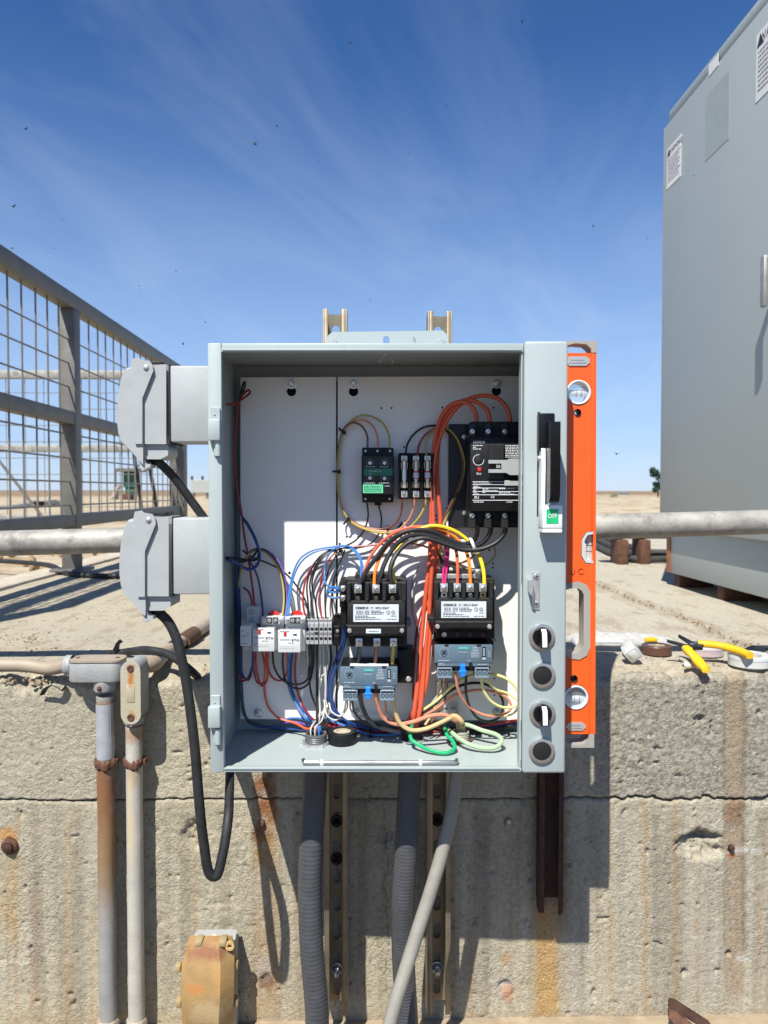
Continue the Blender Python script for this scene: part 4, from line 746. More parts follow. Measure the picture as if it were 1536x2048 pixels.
# --- contactors
def tick_dial(px, py, d, par, r=.0075):
    c = e(px, py, d); m = MB()
    for i in range(11):
        a = rad(-45 + 27 * i); p = c + Vector((math.cos(a), 0, math.sin(a))) * r; m.box(p + Vector((-.00045, -.0003, -.00045)), p + Vector((.00045, -.0001, .00045)))
    k = part('setting_dial', MB().lathe(c, (0, -1, 0), [(r * .72, 0), (r * .72, .0008), (r * .66, .001), (r * .60, .0004), (0, .0004)], 20), SLATE, par)
    part('tick_marks', m, PRINTS, k)
    for a in (.75, 2.3):
        u = Vector((math.cos(a), 0, math.sin(a))) * r * .5; v = Vector((-math.sin(a), 0, math.cos(a))) * r * .09; o = Vector((0, -.0012, 0))
        part('dial_cross', MB().prism([c + u + v + o, c + u - v + o, c - u - v + o, c - u + v + o], (0, .0006, 0)), DARK, k)
def contactor(x0, x1, y, name_txt, label, xs, four):
    # y: dict of photo heights
    t = thing('contactor', label, 'contactor', e((x0 + x1) / 2, y['bot'], DP))
    part('base', MB().pbox(x0 - 1, y['top'] - 6, x1 + 3, y['bot'], .112, DP - .0003, .001).pbox(x0 + 16, y['top'] - 18, x1 - 22, y['top'] + 6, .125, DP - .0003, .002), CHAR, t)
    part('terminal_housing', MB().pbox(x0, y['top'], x1, y['t1'], .094, .1115, .001).pbox(x0, y['t1'] - 5, x1, y['t1'], .080, .0945, .0008), CHAR, t)
    ed = [x0 + 3] + [(a + b) / 2 for a, b in zip(xs, xs[1:])] + [x1 - 3]
    for i, px in enumerate(ed): part('barrier', MB().pbox(px - 4, y['top'] + 1, px + 4, y['t1'] - 1, .078, .0942, .0008).pbox(px - 2.2, y['t1'] - 9, px + 2.2, y['t1'] - 1, .0755, .0785, .0005), CHAR, t)
    for i, px in enumerate(xs):
        lug(px, y['top'] + 13, .079, t, 15, 17)
        if four and i in (0, 3): part('terminal_tab', MB().pbox(px - 6.5, y['top'] + 21, px + 6.5, y['t1'] - 6, .084, .0935, .0006), STEEL if i == 0 else BRASS, t); part('tab_hole', MB().lathe(e(px, y['top'] + 27, .0838), (0, -1, 0), [(.0021, .0002), (0, .0003)], 12), DARK, t)
        else: s_ = screw(px, y['t1'] - 11, .088, .0042, t, ZINC if four else BRASS); slotmark(px, y['t1'] - 11, .0882, .0034, s_, .5)
    part('body', MB().pbox(x0 + 1, y['t1'], x1 - 1, y['l1'] + 5, .066, .1115, .0012, 2), CHAR, t)
    lb = part('rating_label', MB().pbox(x0 + 12.5, y['t1'] + 2, x1 - 13.5, y['l1'], .0650, .0658, .0002), PAPER, t); dl = .0650; a = x0 + 12.5
    text('SIEMENS', a + 4, y['t1'] + 9, dl, 5.0, PRINT, lb, 'LEFT', 1.06, .08); text(name_txt, a + 42, y['t1'] + 9, dl, 4.6, PRINT, lb, 'LEFT', 1.0, .04)
    dashes([(a + 35, a + 40, y['t1'] + 7.5, 1.2), (a + 35, a + 40, y['t1'] + 10.5, 1.2), (a + 6, a + 20, y['t1'] + 15, 1.2), (a + 23, a + 33, y['t1'] + 15, 1.2), (a + 36, a + 55, y['t1'] + 15, 1.3), (a + 6, a + 20, y['t1'] + 18, 1.2), (a + 23, a + 33, y['t1'] + 18, 1.2), (a + 36, a + 62, y['t1'] + 18, 1.3), (a + 6, a + 20, y['t1'] + 21, 1.2), (a + 23, a + 33, y['t1'] + 21, 1.2), (a + 36, a + 60, y['t1'] + 21, 1.3), (a + 4, a + 30, y['t1'] + 25, 1.3), (a + 4, a + 44, y['t1'] + 28, 1.3), (a + 4, a + 56, y['t1'] + 31.5, 1.3), (a + 66, a + 86, y['t1'] + 31.5, 1.2), (a + 76, a + 86, y['t1'] + 25, 1.2)], dl, PRINT, lb)
    for cx, tx in ((a + 70, 'C'), (a + 80, 'UL')):
        c = e(cx, y['t1'] + 18, dl); part('approval_mark', MB().lathe(c, (0, -1, 0), [(.0030, .0003), (.0024, .0003)], 16), PRINT, lb); text(tx, cx, y['t1'] + 18, dl, 2.8, PRINT, lb, name='approval_mark')
    m = MB(); pr = [(y['l1'] + 5, .067), (y['l1'] + 9, .064), (y['low'] - 6, .066), (y['low'], .078)]
    poly = [(Y0 + dd, e(0, yy, dd).z) for yy, dd in pr] + [(Y0 + .1113, e(0, y['low'], .078).z), (Y0 + .1113, e(0, y['l1'] + 5, .067).z)]
    xa, xb = e(x0 + 1, 1250, .066).x, e(x1 - 1, 1250, .066).x
    m.prism([Vector((xa, a_, b_)) for a_, b_ in poly], (xb - xa, 0, 0)); part('lower_cover', m, CHAR, t)
    for px in (x0 + 5, x1 - 7): screw(px, y['l1'] + 17, .0645, .0036, t, ZINC)
    part('load_step', MB().pbox(x0 + 4, y['low'], x1 - 5, y['bot'] - 2, .088, .1113, .001), BLACK, t)
    for i, px in enumerate(xs):
        if four: s_ = screw(px, y['low'] + 8, .086, .0046, t, STEEL if i == 0 else RUSTD)
        else: lug(px + 2, y['low'] + 12, .078, t, 14, 17)
    return t
yl = dict(top=1165, t1=1207, l1=1244, low=1273, bot=1293)
cl = contactor(694, 811, yl, '14FU+32A*', 'black contactor with 14FU label and three cable lugs, above the overload with white strip', [716, 752, 785], False)
part('name_tag', MB().pbox(732, 1258, 762, 1267, .0632, .0640, .0003), PAPER, cl); dashes([(738, 757, 1262.5, 1.6)], .0632, PRINTG, cl)
ax = part('auxiliary_contact', MB().pbox(679, 1162, 693.4, 1215, .090, .150, .0012, 2).pbox(681, 1215, 693.4, 1251, .096, .150, .001), BLACK, cl)
for py in (1177, 1196): lug(686, py, .086, ax, 10, 11)
part('side_bracket', MB().pbox(811.5, 1240, 822, 1253, .10, .13, .001), SLATE, cl)
yr_ = dict(top=1163, t1=1201, l1=1236, low=1261, bot=1278)
c2 = contactor(870, 986, yr_, '14DU+32A*', 'black contactor with 14DU label and four wired terminals, right of the vermilion wires', [888.5, 914.7, 940.5, 966], True)
part('side_latch', MB().pbox(857, 1235, 869.5, 1246, .085, .12, .001), CHAR, c2); part('coil_bracket', MB().pbox(873, 1148, 962, 1158, .118, .124, .001), ZINC, c2)
lug(956, 1144, .112, c2, 12, 12)
def overload(x0, x1, y0, y1, label, strip, bump):
    w = x1 - x0; t = thing('overload_relay', label, 'overload relay', e((x0 + x1) / 2, y1 + 22, DP)); d = .072
    part('housing', MB().pbox(x0, y0 + 3, x1, y1 - 6, d + .0012, .135, .001).pbox(x0 + 2, y0, x1 - 2, y0 + 8, d + .010, .150, .001), BLACK, t)
    fp = part('front_cover', MB().pbox(x0, y0, x1, y1 - 7, d, d + .006, .001, 2).pbox(x0 + 6, y1 - 8, x1 - 6, y1, d + .0008, d + .006, .0006), SLATE, t)
    part('clip_slot', MB().pbox(x0 + 20, y0 - 1, x0 + 28, y0 + 3, d - .0006, d + .004, .0004).pbox(x0 + w * .73, y0 - 1, x0 + w * .73 + 9, y0 + 3, d - .0006, d + .004, .0004), CHAR, t)
    tick_dial(x0 + w * .165, y0 + 15, d, t)
    part('brand_label', MB().pbox(x0 + w * .41, y0 + 4, x0 + w * .59, y0 + 9.5, d - .0005, d - .0001, 0), TEAL, t); text('SIEMENS', x0 + w * .50, y0 + 6.8, d - .0005, 3.3, PRINTS, t, bold=.03)
    text('ESP200', x0 + w * .485, y0 + 15, d, 3.8, PRINTS, t)
    dashes([(x0 + w * .66, x0 + w * .75, y0 + 5 + 3.1 * i, 1.3) for i in range(3)] + [(x0 + w * .635, x0 + w * .77, y0 + 14.5 + 3.1 * i, 1.3) for i in range(4)] + [(x0 + w * .92, x0 + w * .965, y0 + 13 + 4.6 * i, 1.3) for i in range(3)] + [(x0 + 8, x0 + 30, y0 + 31, 1.5), (x0 + 9, x0 + 18, y0 + 37.5, 1.4), (x0 + 9, x0 + 21, y0 + 40.2, 1.4), (x0 + w * .75, x0 + w * .9, y0 + 39.5, 1.4), (x0 + w * .57, x0 + w * .62, y0 + 32, 1.3), (x0 + w * .46, x0 + w * .53, y0 + 40, 1.4), (x0 + 10, x0 + 30, y0 + 46, 1.3), (x0 + w * .72, x0 + w * .92, y0 + 46, 1.3)], d, PRINTS, t)
    sw = part('dip_switch', MB().pbox(x0 + w * .825, y0 + 4, x0 + w * .885, y0 + 24, d - .0005, d - .0001, 0), DARK, t)
    for i in range(4): part('slider', MB().pbox(x0 + w * .838, y0 + 7.5 + 4 * i, x0 + w * .872, y0 + 9.4 + 4 * i, d - .0014, d - .0004, .0002), PRINTS, sw)
    part('switch_tab', MB().prism([Vector((e(a, b_, d).x, Y0 + d - .0008, e(a, b_, d).z)) for a, b_ in ((x0 + w * .84, y0 + 24.5), (x0 + w * .87, y0 + 24.5), (x0 + w * .89, y0 + 29), (x0 + w * .82, y0 + 29))], (0, .0007, 0)), PRINTS, t)
    part('test_button', MB().lathe(e(x0 + w * .62, y0 + 41 - 3, d), (0, -1, 0), [(.0030, .0002), (.0030, .001), (0, .0012)], 14), DARK, t)
    part('reset_lever', MB().pbox(x0 + w * .445, y1 - 3, x0 + w * .535, y1 + 21, d - .008, d + .004, .001).pbox(x0 + w * .425, y1 + 8, x0 + w * .555, y1 + 13, d - .0085, d - .002, .0006), BLUE, t)
    for q in (.38, .63): part('notch', MB().prism([Vector((e(a, b_, d).x, Y0 + d - .0012, e(a, b_, d).z)) for a, b_ in ((x0 + w * q - 5, y1 + 1), (x0 + w * q + 5, y1 + 1), (x0 + w * q, y1 + 8))], (0, .005, 0)), BLACK, t)
    part('lower_body', MB().pbox(x0 + 5, y1, x1 - 5, y1 + 9, d + .008, .135, .001), BLACK, t)
    for a, b_ in ((x0 + w * .05, x0 + w * .305), (x0 + w * .70, x0 + w * .945)):
        tb = part('terminal_block', MB().pbox(a, y1 + 3, b_, y1 + 24, d - .002, d + .025, .0008), SLATEL, t)
        part('marker_strip', MB().pbox(a + 2, y1 + 4.4, b_ - 2, y1 + 7.4, d - .0026, d - .0021, 0), DARK, tb)
        for i in range(3):
            c = e(a + (b_ - a) * (.18 + .32 * i), y1 + 13.5, d - .002); part('wire_screw', MB().lathe(c, (0, -1, 0), [(.0032, .0003), (.0024, .0005), (.0016, -.0008)], 14).lathe(c, (0, -1, 0), [(.0014, -.0003), (0, .0004)], 10), NAVYD, tb)
    if strip: zz = e(0, y0, d + .010).z; xs0, xs1 = e(x0 + 20, y0, d + .02).x, e(x0 + 97, y0, d + .02).x; part('white_strip', MB().box((xs0, Y0 + d + .012, zz + .0002), (xs1, Y0 + d + .030, zz + .0012)), PAPER, t); part('strip_print', MB().box((xs0 + .004, Y0 + d + .0117, zz + .0003), (xs1 - .03, Y0 + d + .0119, zz + .0009)), PRINTG, t)
    part('din_base', MB().pbox(x0 + 4, y0 - 8, x1 + (30 if bump else 2), y1 - 12, .136, DP - .0003, .001), CHAR, t)
    return t
NAVYD = M('navy_screw', (0.02, 0.03, 0.05), .4, .3)
o1 = overload(680, 795, 1334, 1378, 'slate blue overload relay with a white strip on top, under the 14FU contactor', True, True)
part('black_base', MB().pbox(796, 1300, 828, 1364, .118, DP - .0004, .0015, 2), BLACK, o1); screw(817, 1358, .118, .0045, o1, ZINC)
o2 = overload(869, 985, 1290, 1333, 'slate blue overload relay without a top strip, under the 14DU contactor', False, False)
# --- ground terminal bracket under the right overload
t = thing('terminal_lug_block', 'small aluminium lug block near the panel bottom below the right overload', 'lug block', e(895, 1430, DP))
part('plate', MB().pbox(872, 1365, 916, 1432, .156, DP - .0003, .0005), STEEL, t); part('lug', MB().pbox(873, 1418, 897, 1436, .140, .1557, .0012), ZINC, t); part('lug_screw', MB().pbox(903, 1418, 913, 1426, .145, .1557, .001), ZINC, t)
# --- DIN rail row
t = thing('din_rail', 'zinc DIN rail carrying the white relays and terminal blocks', 'rail', e(580, 1275, DP))
part('rail', MB().pbox(482, 1240, 680, 1276, .1555, DP - .0003, .0004).pbox(482, 1238, 680, 1244, .153, .1553, .0003).pbox(482, 1272, 680, 1278, .153, .1553, .0003), ZINC, t)
def relay(x0, x1, y0, y1, sx0, sx1, label, nt, red):
    t = thing('plug_in_relay', label, 'relay', e((x0 + x1) / 2, y1, DP)); d = .088
    part('socket', MB().pbox(sx0, 1233, sx1, y1 - 2, .118, .1525, .001).pbox(sx0, 1233, sx1, 1249, .112, .1185, .0006), SOCKG, t)
    for i in range(nt):
        px = sx0 + (sx1 - sx0) * (i + .5) / nt; b = part('socket_terminal', MB().pbox(px - 5, 1235, px + 5, 1247, .1100, .1118, .0004), CHAR if i % 3 else SOCKG, t); screw(px, 1241, .1100, .0034, b, ZINC); slotmark(px, 1241, .1102, .0026, b, .3 + i)
    part('relay_cover', MB().pbox(x0, y0 + 2, x1, y1, d + .004, .1175, .0012, 2), CLEAR, t)
    fc = part('front_face', MB().pbox(x0, y0, x1, y1, d, d + .0038, .001, 2), RELAYW, t); w = x1 - x0
    part('red_flag', MB().pbox(x0 + w * .25, y0 + 4, x0 + w * .37, y0 + 12, d - .0012, d + .001, .0003), REDP, fc)
    part('window_line', MB().pbox(x0 + w * .08, y0 + 19, x0 + w * .53, y0 + 20.2, d - .0004, d - .0001, 0).pbox(x0 + w * .08, y0 + 2.4, x0 + w * .5, y0 + 4, d - .0004, d - .0001, 0), PRINTG, fc)
    part('mark', MB().pbox(x0 + w * .67, y0 + 8, x0 + w * .84, y0 + 11, d - .0004, d - .0001, 0), PRINT, fc)
    text('E·T·N', x0 + w * .77, y0 + 20.5, d, 4.6, PRINT, fc, bold=.08)
    part('date_panel', MB().pbox(x0 + w * .08, y0 + 31, x0 + w * .72, y0 + 37.5, d - .0004, d - .0001, 0), SOCKG, fc); dashes([(x0 + w * .45, x0 + w * .7, y0 + 26, 1.2)], d, PRINTG, fc)
    if red: c = e((sx0 + sx1) / 2 + red, 1234, .135); part('release_tab', MB().lathe(c, (0, -1, 0), [(.0105, -.003), (.0105, .003), (0, .0032)], 20), REDP, t)
    return t
relay(505, 549, 1256, 1303, 521, 568, 'white plug-in relay next to the narrow relay, half in shade', 4, 3)
relay(556, 601, 1260, 1305, 570, 611, 'white plug-in relay in full sun beside the grey terminal blocks', 4, 4)
t = thing('slim_relay', 'narrow grey interface relay in shade at the start of the rail', 'relay', e(491, 1300, DP))
part('socket', MB().pbox(486, 1246, 512, 1300, .115, .1525, .001).pbox(492, 1213, 520, 1248, .125, .1525, .001), SOCKG, t)
part('relay_body', MB().pbox(480, 1252, 503, 1292, .090, .1148, .001), RELAYW, t); dashes([(483, 488, 1262, 1.5), (493, 497, 1266, 1.5), (483, 494, 1271, 1), (483, 494, 1274, 1), (483, 494, 1287, 1.6)], .090, PRINTG, t)
for py in (1223, 1239): part('wire_port', MB().lathe(e(503, py, .125), (0, -1, 0), [(.0036, .0003), (.0030, .0005), (.0022, -.001), (0, -.001)], 14), CHAR, t)
TG = 'thin terminal blocks on the rail'
for i in range(6):
    x0 = 611.5 + i * 8.6 + (1.2 if i > 2 else 0); x1 = x0 + 8.0
    t = thing('terminal_block', ('thin grey terminal block touching the sunlit white relay', 'second thin grey terminal block from the sunlit relay', 'third thin grey terminal block, with a black marker', 'fourth thin grey terminal block from the sunlit relay', 'fifth thin grey terminal block, next to last before the end stop', 'thin grey terminal block touching the black end stop')[i], 'terminal block', e((x0 + x1) / 2, 1289, DP), group=TG)
    part('body', MB().pbox(x0, 1246, x1, 1289, .120, .1525, .0007).pbox(x0, 1238, x1, 1256, .130, .1525, .0006), TERMG, t)
    part('marker', MB().pbox(x0 + .8, 1264, x1 - .8, 1269.5, .1193, .1199, .0002), CHAR if i in (2,) else STEEL, t)
    for py in (1258, 1277): part('wire_port', MB().lathe(e((x0 + x1) / 2, py, .1198), (0, -1, 0), [(.0026, .0002), (.0020, .0004), (0, .0004)], 12), DARK, t)
    part('entry_slot', MB().pbox(x0 + 1, 1241, x1 - 1, 1242.4, .1296, .1299, 0).pbox(x0 + 1, 1244.2, x1 - 1, 1245.4, .1296, .1299, 0), DARK, t)
t = thing('end_stop', 'black end stop clamping the terminal blocks on the rail', 'end stop', e(672, 1295, DP))
part('body', MB().pbox(666, 1252, 680, 1292, .128, .1525, .001).pbox(668, 1230, 682, 1253, .132, .1525, .001), BLACK, t); screw(675, 1262, .128, .003, t, STEEL); part('clamp', MB().pbox(668, 1270, 678, 1276, .126, .1278, .0004), CHAR, t)
# ================================================================== controls on the flange
d0 = -0.0041
dh = thing('disconnect_handle', 'black disconnect handle with white lever and green OFF block on the flange', 'switch handle', e(1095, 1067, d0))
part('slot_plate', MB().pbox(1075, 824, 1079.5, 1032, d0 - .0008, d0 - .0001, .0002), DARK, dh)
part('boss', MB().pbox(1078, 826, 1110, 902, d0 - .017, d0 - .0002, .002, 2), BLACKG, dh)
sec = [(-.052, 843), (-.052, 988), (-.046, 1003), (-.034, 1006), (-.030, 990), (-.030, 960), (-.018, 955), (-.018, 846)]
xa, xb = e(1101, 900, -.052).x, e(1121, 900, -.052).x
poly = [Vector((xa, Y0 + dd, e(0, yy, dd).z)) for dd, yy in sec]
part('grip', MB().prism(poly, (xb - xa, 0, 0)).bevel_all(.0014, 2), BLACKG, dh)
xc0, xc1 = e(1079, 950, -.012).x, e(1087, 950, -.012).x
sec2 = [(-.004, 905), (-.010, 896), (-.018, 893), (-.024, 900), (-.026, 930), (-.022, 1010), (-.0045, 1012)]
lvp = [Vector((xc0, Y0 + dd, e(0, yy, dd).z)) for dd, yy in sec2]
part('lever', MB().prism(lvp, (xc1 - xc0, 0, 0)).bevel_all(.0010, 2), KNOBW, dh)
part('pivot_pin', MB().cyl(e(1078, 917, -.014), e(1112, 917, -.014), .0035, n=14).ball(e(1079, 917, -.014), .0042, 10), ZINC, dh)
blk = MB().pbox(1085, 1010, 1125, 1057, -.034, d0 - .0002, .0016, 2)
part('off_block', blk, KNOBW, dh); part('off_lip', MB().pbox(1085.4, 1057.5, 1124.6, 1066, -.0335, -.008, .001, 1), KNOBW, dh)
part('off_sticker', MB().pbox(1093, 1018, 1117, 1047, -.0345, -.0341, 0), GREENS, dh); text('OFF', 1105, 1032.5, -.0345, 10.0, PRINTW, dh, sx=.80, bold=.06)
part('screw', MB().lathe(e(1082, 1002, -.012), (-1, 0, 0), [(.003, -.001), (.003, .001), (0, .0015)], 10), ZINC, dh)
# hasp
hs = thing('door_hasp', 'small zinc latch bracket with two screws on the flange', 'latch', e(1068, 1220, d0))
part('plate', MB().pbox(1064, 1145, 1079, 1219, d0 - .0018, d0 - .0001, .0003), ZINC, hs)
tab = [(1066, 1158), (1058, 1162), (1058, 1184), (1061, 1190), (1066, 1192)]
part('tab', MB().prism([Vector((e(x, y, d0 - .018).x, Y0 + d0 - .018, e(x, y, d0 - .018).z)) for x, y in tab], (0.001, .0162, 0)), ZINC, hs)
for py in (1153, 1208): s_ = screw(1072.5, py, d0 - .0018, .0045, hs, ZINC); slotmark(1072.5, py, d0 - .0018, .0036, s_, .3); slotmark(1072.5, py, d0 - .0018, .0036, s_, 1.87)
# pilot holes: selectors and plugs
def ring_profile(r): return [(r, 0), (r, .0022), (r * .97, .0036), (r * .80, .0048), (r * .72, .0046), (r * .70, .0030)]
for py, px, sel, lab in ((1273, 1083, 1, 'white-levered selector switch just under the zinc latch bracket'), (1350, 1084, 0, 'round black plug with satin ring between the two selector switches'), (1426, 1084, 1, 'white-levered selector switch between the two black plugs'), (1501, 1083, 0, 'lowest round black plug with satin ring on the flange')):
    c = e(px, py, d0); r = 26.5 * (Y0 + d0) / F
    t = thing('selector_switch' if sel else 'blanking_plug', lab, 'selector switch' if sel else 'plug', c, group='pilot devices down the flange')
    part('bezel', MB().lathe(c, (0, -1, 0), ring_profile(r), 40), STEEL, t)
    part('insert', MB().lathe(c, (0, -1, 0), [(r * .715, .0012), (r * .70, .0032 if not sel else .006), (r * .66, .0036 if not sel else .0075), (0, .0036 if not sel else .0075)], 32), BLACKG if sel else DARK, t)
    if sel:
        hp = lambda x, y, d: Vector((e(x, y, d).x, Y0 + d, e(x, y, d).z))
        part('grip', MB().prism([Vector((c.x - .0055, Y0 + d0 - dd, c.z + zz)) for dd, zz in ((.007, .0125), (.012, .0135), (.019, .008), (.021, -.004), (.021, -.0125), (.007, -.0135))], (.011, 0, 0)).bevel_all(.0011, 2), BLACKG, t)
        part('lever_insert', MB().prism([Vector((c.x - .0032, Y0 + d0 - dd, c.z + zz)) for dd, zz in ((.0123, .0132), (.0196, .0088), (.0222, -.0035), (.0222, -.0110), (.0205, -.0112), (.0205, -.0040), (.0180, .0070), (.0115, .0122))], (.0066, 0, 0)).bevel_all(.0004, 1), KNOBW, t)
# ================================================================== spirit level
t = thing('spirit_level', 'orange box spirit level with taupe ends stuck upright to the enclosure side', 'level', e(1157, 1495, .055))
d = .056; th = .026
L = lambda pts: [(e(x, y, d).x, e(x, y, d).z) for x, y in pts]
xlv = max(e(1118, 1000, d).x, xr + .0015) ; px_l = xlv * F / (Y0 + d) + 768
outer = L([(px_l, 706), (1193, 706), (1190.5, 1468), (px_l - 1, 1468)])
hc = lambda cx, cy, r: circ(e(cx, cy, d).x, e(cx, cy, d).z, r * (Y0 + d) / F, 28)
hand = L([(1130, 1172), (1140, 1168), (1158, 1166), (1170, 1172), (1177, 1184), (1177, 1294), (1170, 1309), (1158, 1316), (1140, 1314), (1130, 1308)])
win = L([(1186.5, 1062), (1172, 1064), (1163, 1078), (1162, 1112), (1170, 1126), (1186.5, 1128)])
part('body', plate_xz('body', [outer, hc(1157, 785, 25), hc(1152, 1395, 26), hc(1155, 825, 6.5), hc(1148, 1357, 6.5), hand, win], Y0 + d, Y0 + d + th), ORANGE, t)
m = MB(); rim = lambda cx, cy, r, mt, nm: part(nm, MB().lathe(e(cx, cy, d), (0, -1, 0), [(r * 1.0, -th + .001), (r * 1.0, .0012), (r * .93, .002), (r * .84, .0012), (r * .84, -th + .001), (r, -th + .001)], 36), mt, t)
SC = (Y0 + d) / F
for cx, cy in ((1157, 785), (1152, 1395)):
    v = rim(cx, cy, 24.6 * SC, M('vial_ring', (0.66, 0.68, 0.70), .3, var=.05), 'vial_ring')
    part('lens', MB().lathe(e(cx, cy, d), (0, -1, 0), [(20.5 * SC, -.004), (0, -.004)], 28).lathe(e(cx, cy, d), (0, -1, 0), [(20.5 * SC, -.020), (0, -.020)], 28), M('vial_lens', (0.80, 0.86, 0.90), .08, var=.02, alpha=.14), v)
    a, b = e(cx - 19, cy + 2, d + .010), e(cx + 19, cy + 2, d + .010)
    part('vial_tube', MB().cyl(a, b, .0052, n=16), M('vial_glass', (0.72, 0.80, 0.82), .08, var=.05, alpha=.5), v)
    part('vial_lines', MB().cyl(e(cx - 5, cy + 2, d + .010), e(cx - 4.2, cy + 2, d + .010), .0055, n=16).cyl(e(cx + 5, cy + 2, d + .010), e(cx + 5.8, cy + 2, d + .010), .0055, n=16), DARK, v)
    part('bubble', MB().cyl(e(cx - 9, cy - .5, d + .009), e(cx + 7, cy - .5, d + .009), .0030, n=12), M('vial_bubble', (0.9, 0.95, 0.95), .1, alpha=.5), v)
for cx, cy in ((1155, 825), (1148, 1357)): rim(cx, cy, 7.2 * SC, CHAR, 'hang_hole_grommet')
# hand hole liner
ho = [Vector((x, Y0 + d - .0015, z)) for x, z in L([(1130, 1169), (1140, 1165), (1159, 1163), (1173, 1170), (1180, 1183), (1180, 1295), (1173, 1311), (1159, 1319), (1140, 1317), (1130, 1311)])]
hi_ = [Vector((x, Y0 + d - .0015, z)) for x, z in L([(1130, 1180), (1140, 1177), (1155, 1176), (1163, 1181), (1167, 1189), (1167, 1291), (1161, 1300), (1152, 1306), (1140, 1305), (1130, 1302)])]
m = MB(); b_ = th + .003; fo = [m.bm.verts.new(p) for p in ho]; fi = [m.bm.verts.new(p) for p in hi_]; bo = [m.bm.verts.new(p + Vector((0, b_, 0))) for p in ho]; bi = [m.bm.verts.new(p + Vector((0, b_, 0))) for p in hi_]
for i in range(len(ho) - 1):
    for q in ((fo[i], fo[i + 1], fi[i + 1], fi[i]), (fi[i], fi[i + 1], bi[i + 1], bi[i]), (bo[i], bi[i], bi[i + 1], bo[i + 1])): m.bm.faces.new(q)
part('hand_grip', m, ENDCAP, t)
# end caps, open yoke shape
def cap(y0, y1, up):
    a, b = (y0, y1)
    pts = [(px_l, a), (1194, a), (1194, b), (1182, b), (1182, b - (b - a) * .35), (1172, a + (b - a) * .28), (1150, a + (b - a) * .2), (px_l + 8, a + (b - a) * .45), (px_l + 8, b), (px_l, b)] if up else [(px_l, b), (1188, b), (1188, a), (1178, a), (1178, a + (b - a) * .35), (1168, b - (b - a) * .28), (1150, b - (b - a) * .2), (px_l + 8, b - (b - a) * .45), (px_l + 8, a), (px_l, a)]
    return plate_xz('end_cap', [L(pts)], Y0 + d - .001, Y0 + d + th + .001)
part('end_cap', cap(682, 705.5, True), ENDCAP, t); part('end_cap', cap(1468.5, 1495, False), ENDCAP, t)
for y0, y1, x1 in ((713, 732, 1179), (1444, 1461, 1171)):
    part('badge', plate_xz('badge', [L([(1131, (y0 + y1) / 2), (1138, y0), (x1 - 7, y0), (x1, y0 + 6), (x1, y1 - 6), (x1 - 7, y1), (1138, y1)])], Y0 + d - .0015, Y0 + d - .0001), SILV, t)
    dashes([(1142, x1 - 10, y0 + 7, 1.8), (1138, x1 - 6, y0 + 12.5, 2.2)], d - .0015, STEEL, t, 'badge_emboss')
part('handwriting', MB().tube([e(1166, 1138, d - .0004), e(1160, 1138, d - .0004), e(1157, 1142, d - .0004), e(1160, 1148, d - .0004), e(1167, 1147, d - .0004)], .0005, 5).tube([e(1150, 1139, d - .0004), e(1148, 1147, d - .0004), e(1143, 1149, d - .0004), e(1142, 1140, d - .0004)], .0005, 5), M('red_ink', (.20, .01, .01), .5), t)
cv = part('centre_vial', MB().prism([Vector((x, Y0 + d - .001, z)) for x, z in L([(1186, 1063), (1173, 1065), (1164, 1079), (1163, 1111), (1171, 1125), (1186, 1127), (1186, 1122), (1174, 1120), (1169, 1109), (1169, 1081), (1175, 1070), (1186, 1068)])], (0, th, 0)), M('pale_grey_frame', (.52, .55, .57), .4), t)
part('vial_tube', MB().cyl(e(1179, 1070, d + .012), e(1179, 1120, d + .012), .0048, n=16), MATS['vial_glass'], cv)
part('vial_lines', MB().cyl(e(1179, 1090, d + .012), e(1179, 1091, d + .012), .0051, n=16).cyl(e(1179, 1102, d + .012), e(1179, 1103, d + .012), .0051, n=16), DARK, cv)
part('edge_rail', MB().box((e(1188.5, 0, d).x, Y0 + d - .0012, e(0, 1467, d).z), (e(1191.5, 0, d).x, Y0 + d - .0001, e(0, 1129, d).z), .0004).box((e(1190, 0, d).x, Y0 + d - .0012, e(0, 1061, d).z), (e(1193, 0, d).x, Y0 + d - .0001, e(0, 707, d).z), .0004), ORANGE, t)
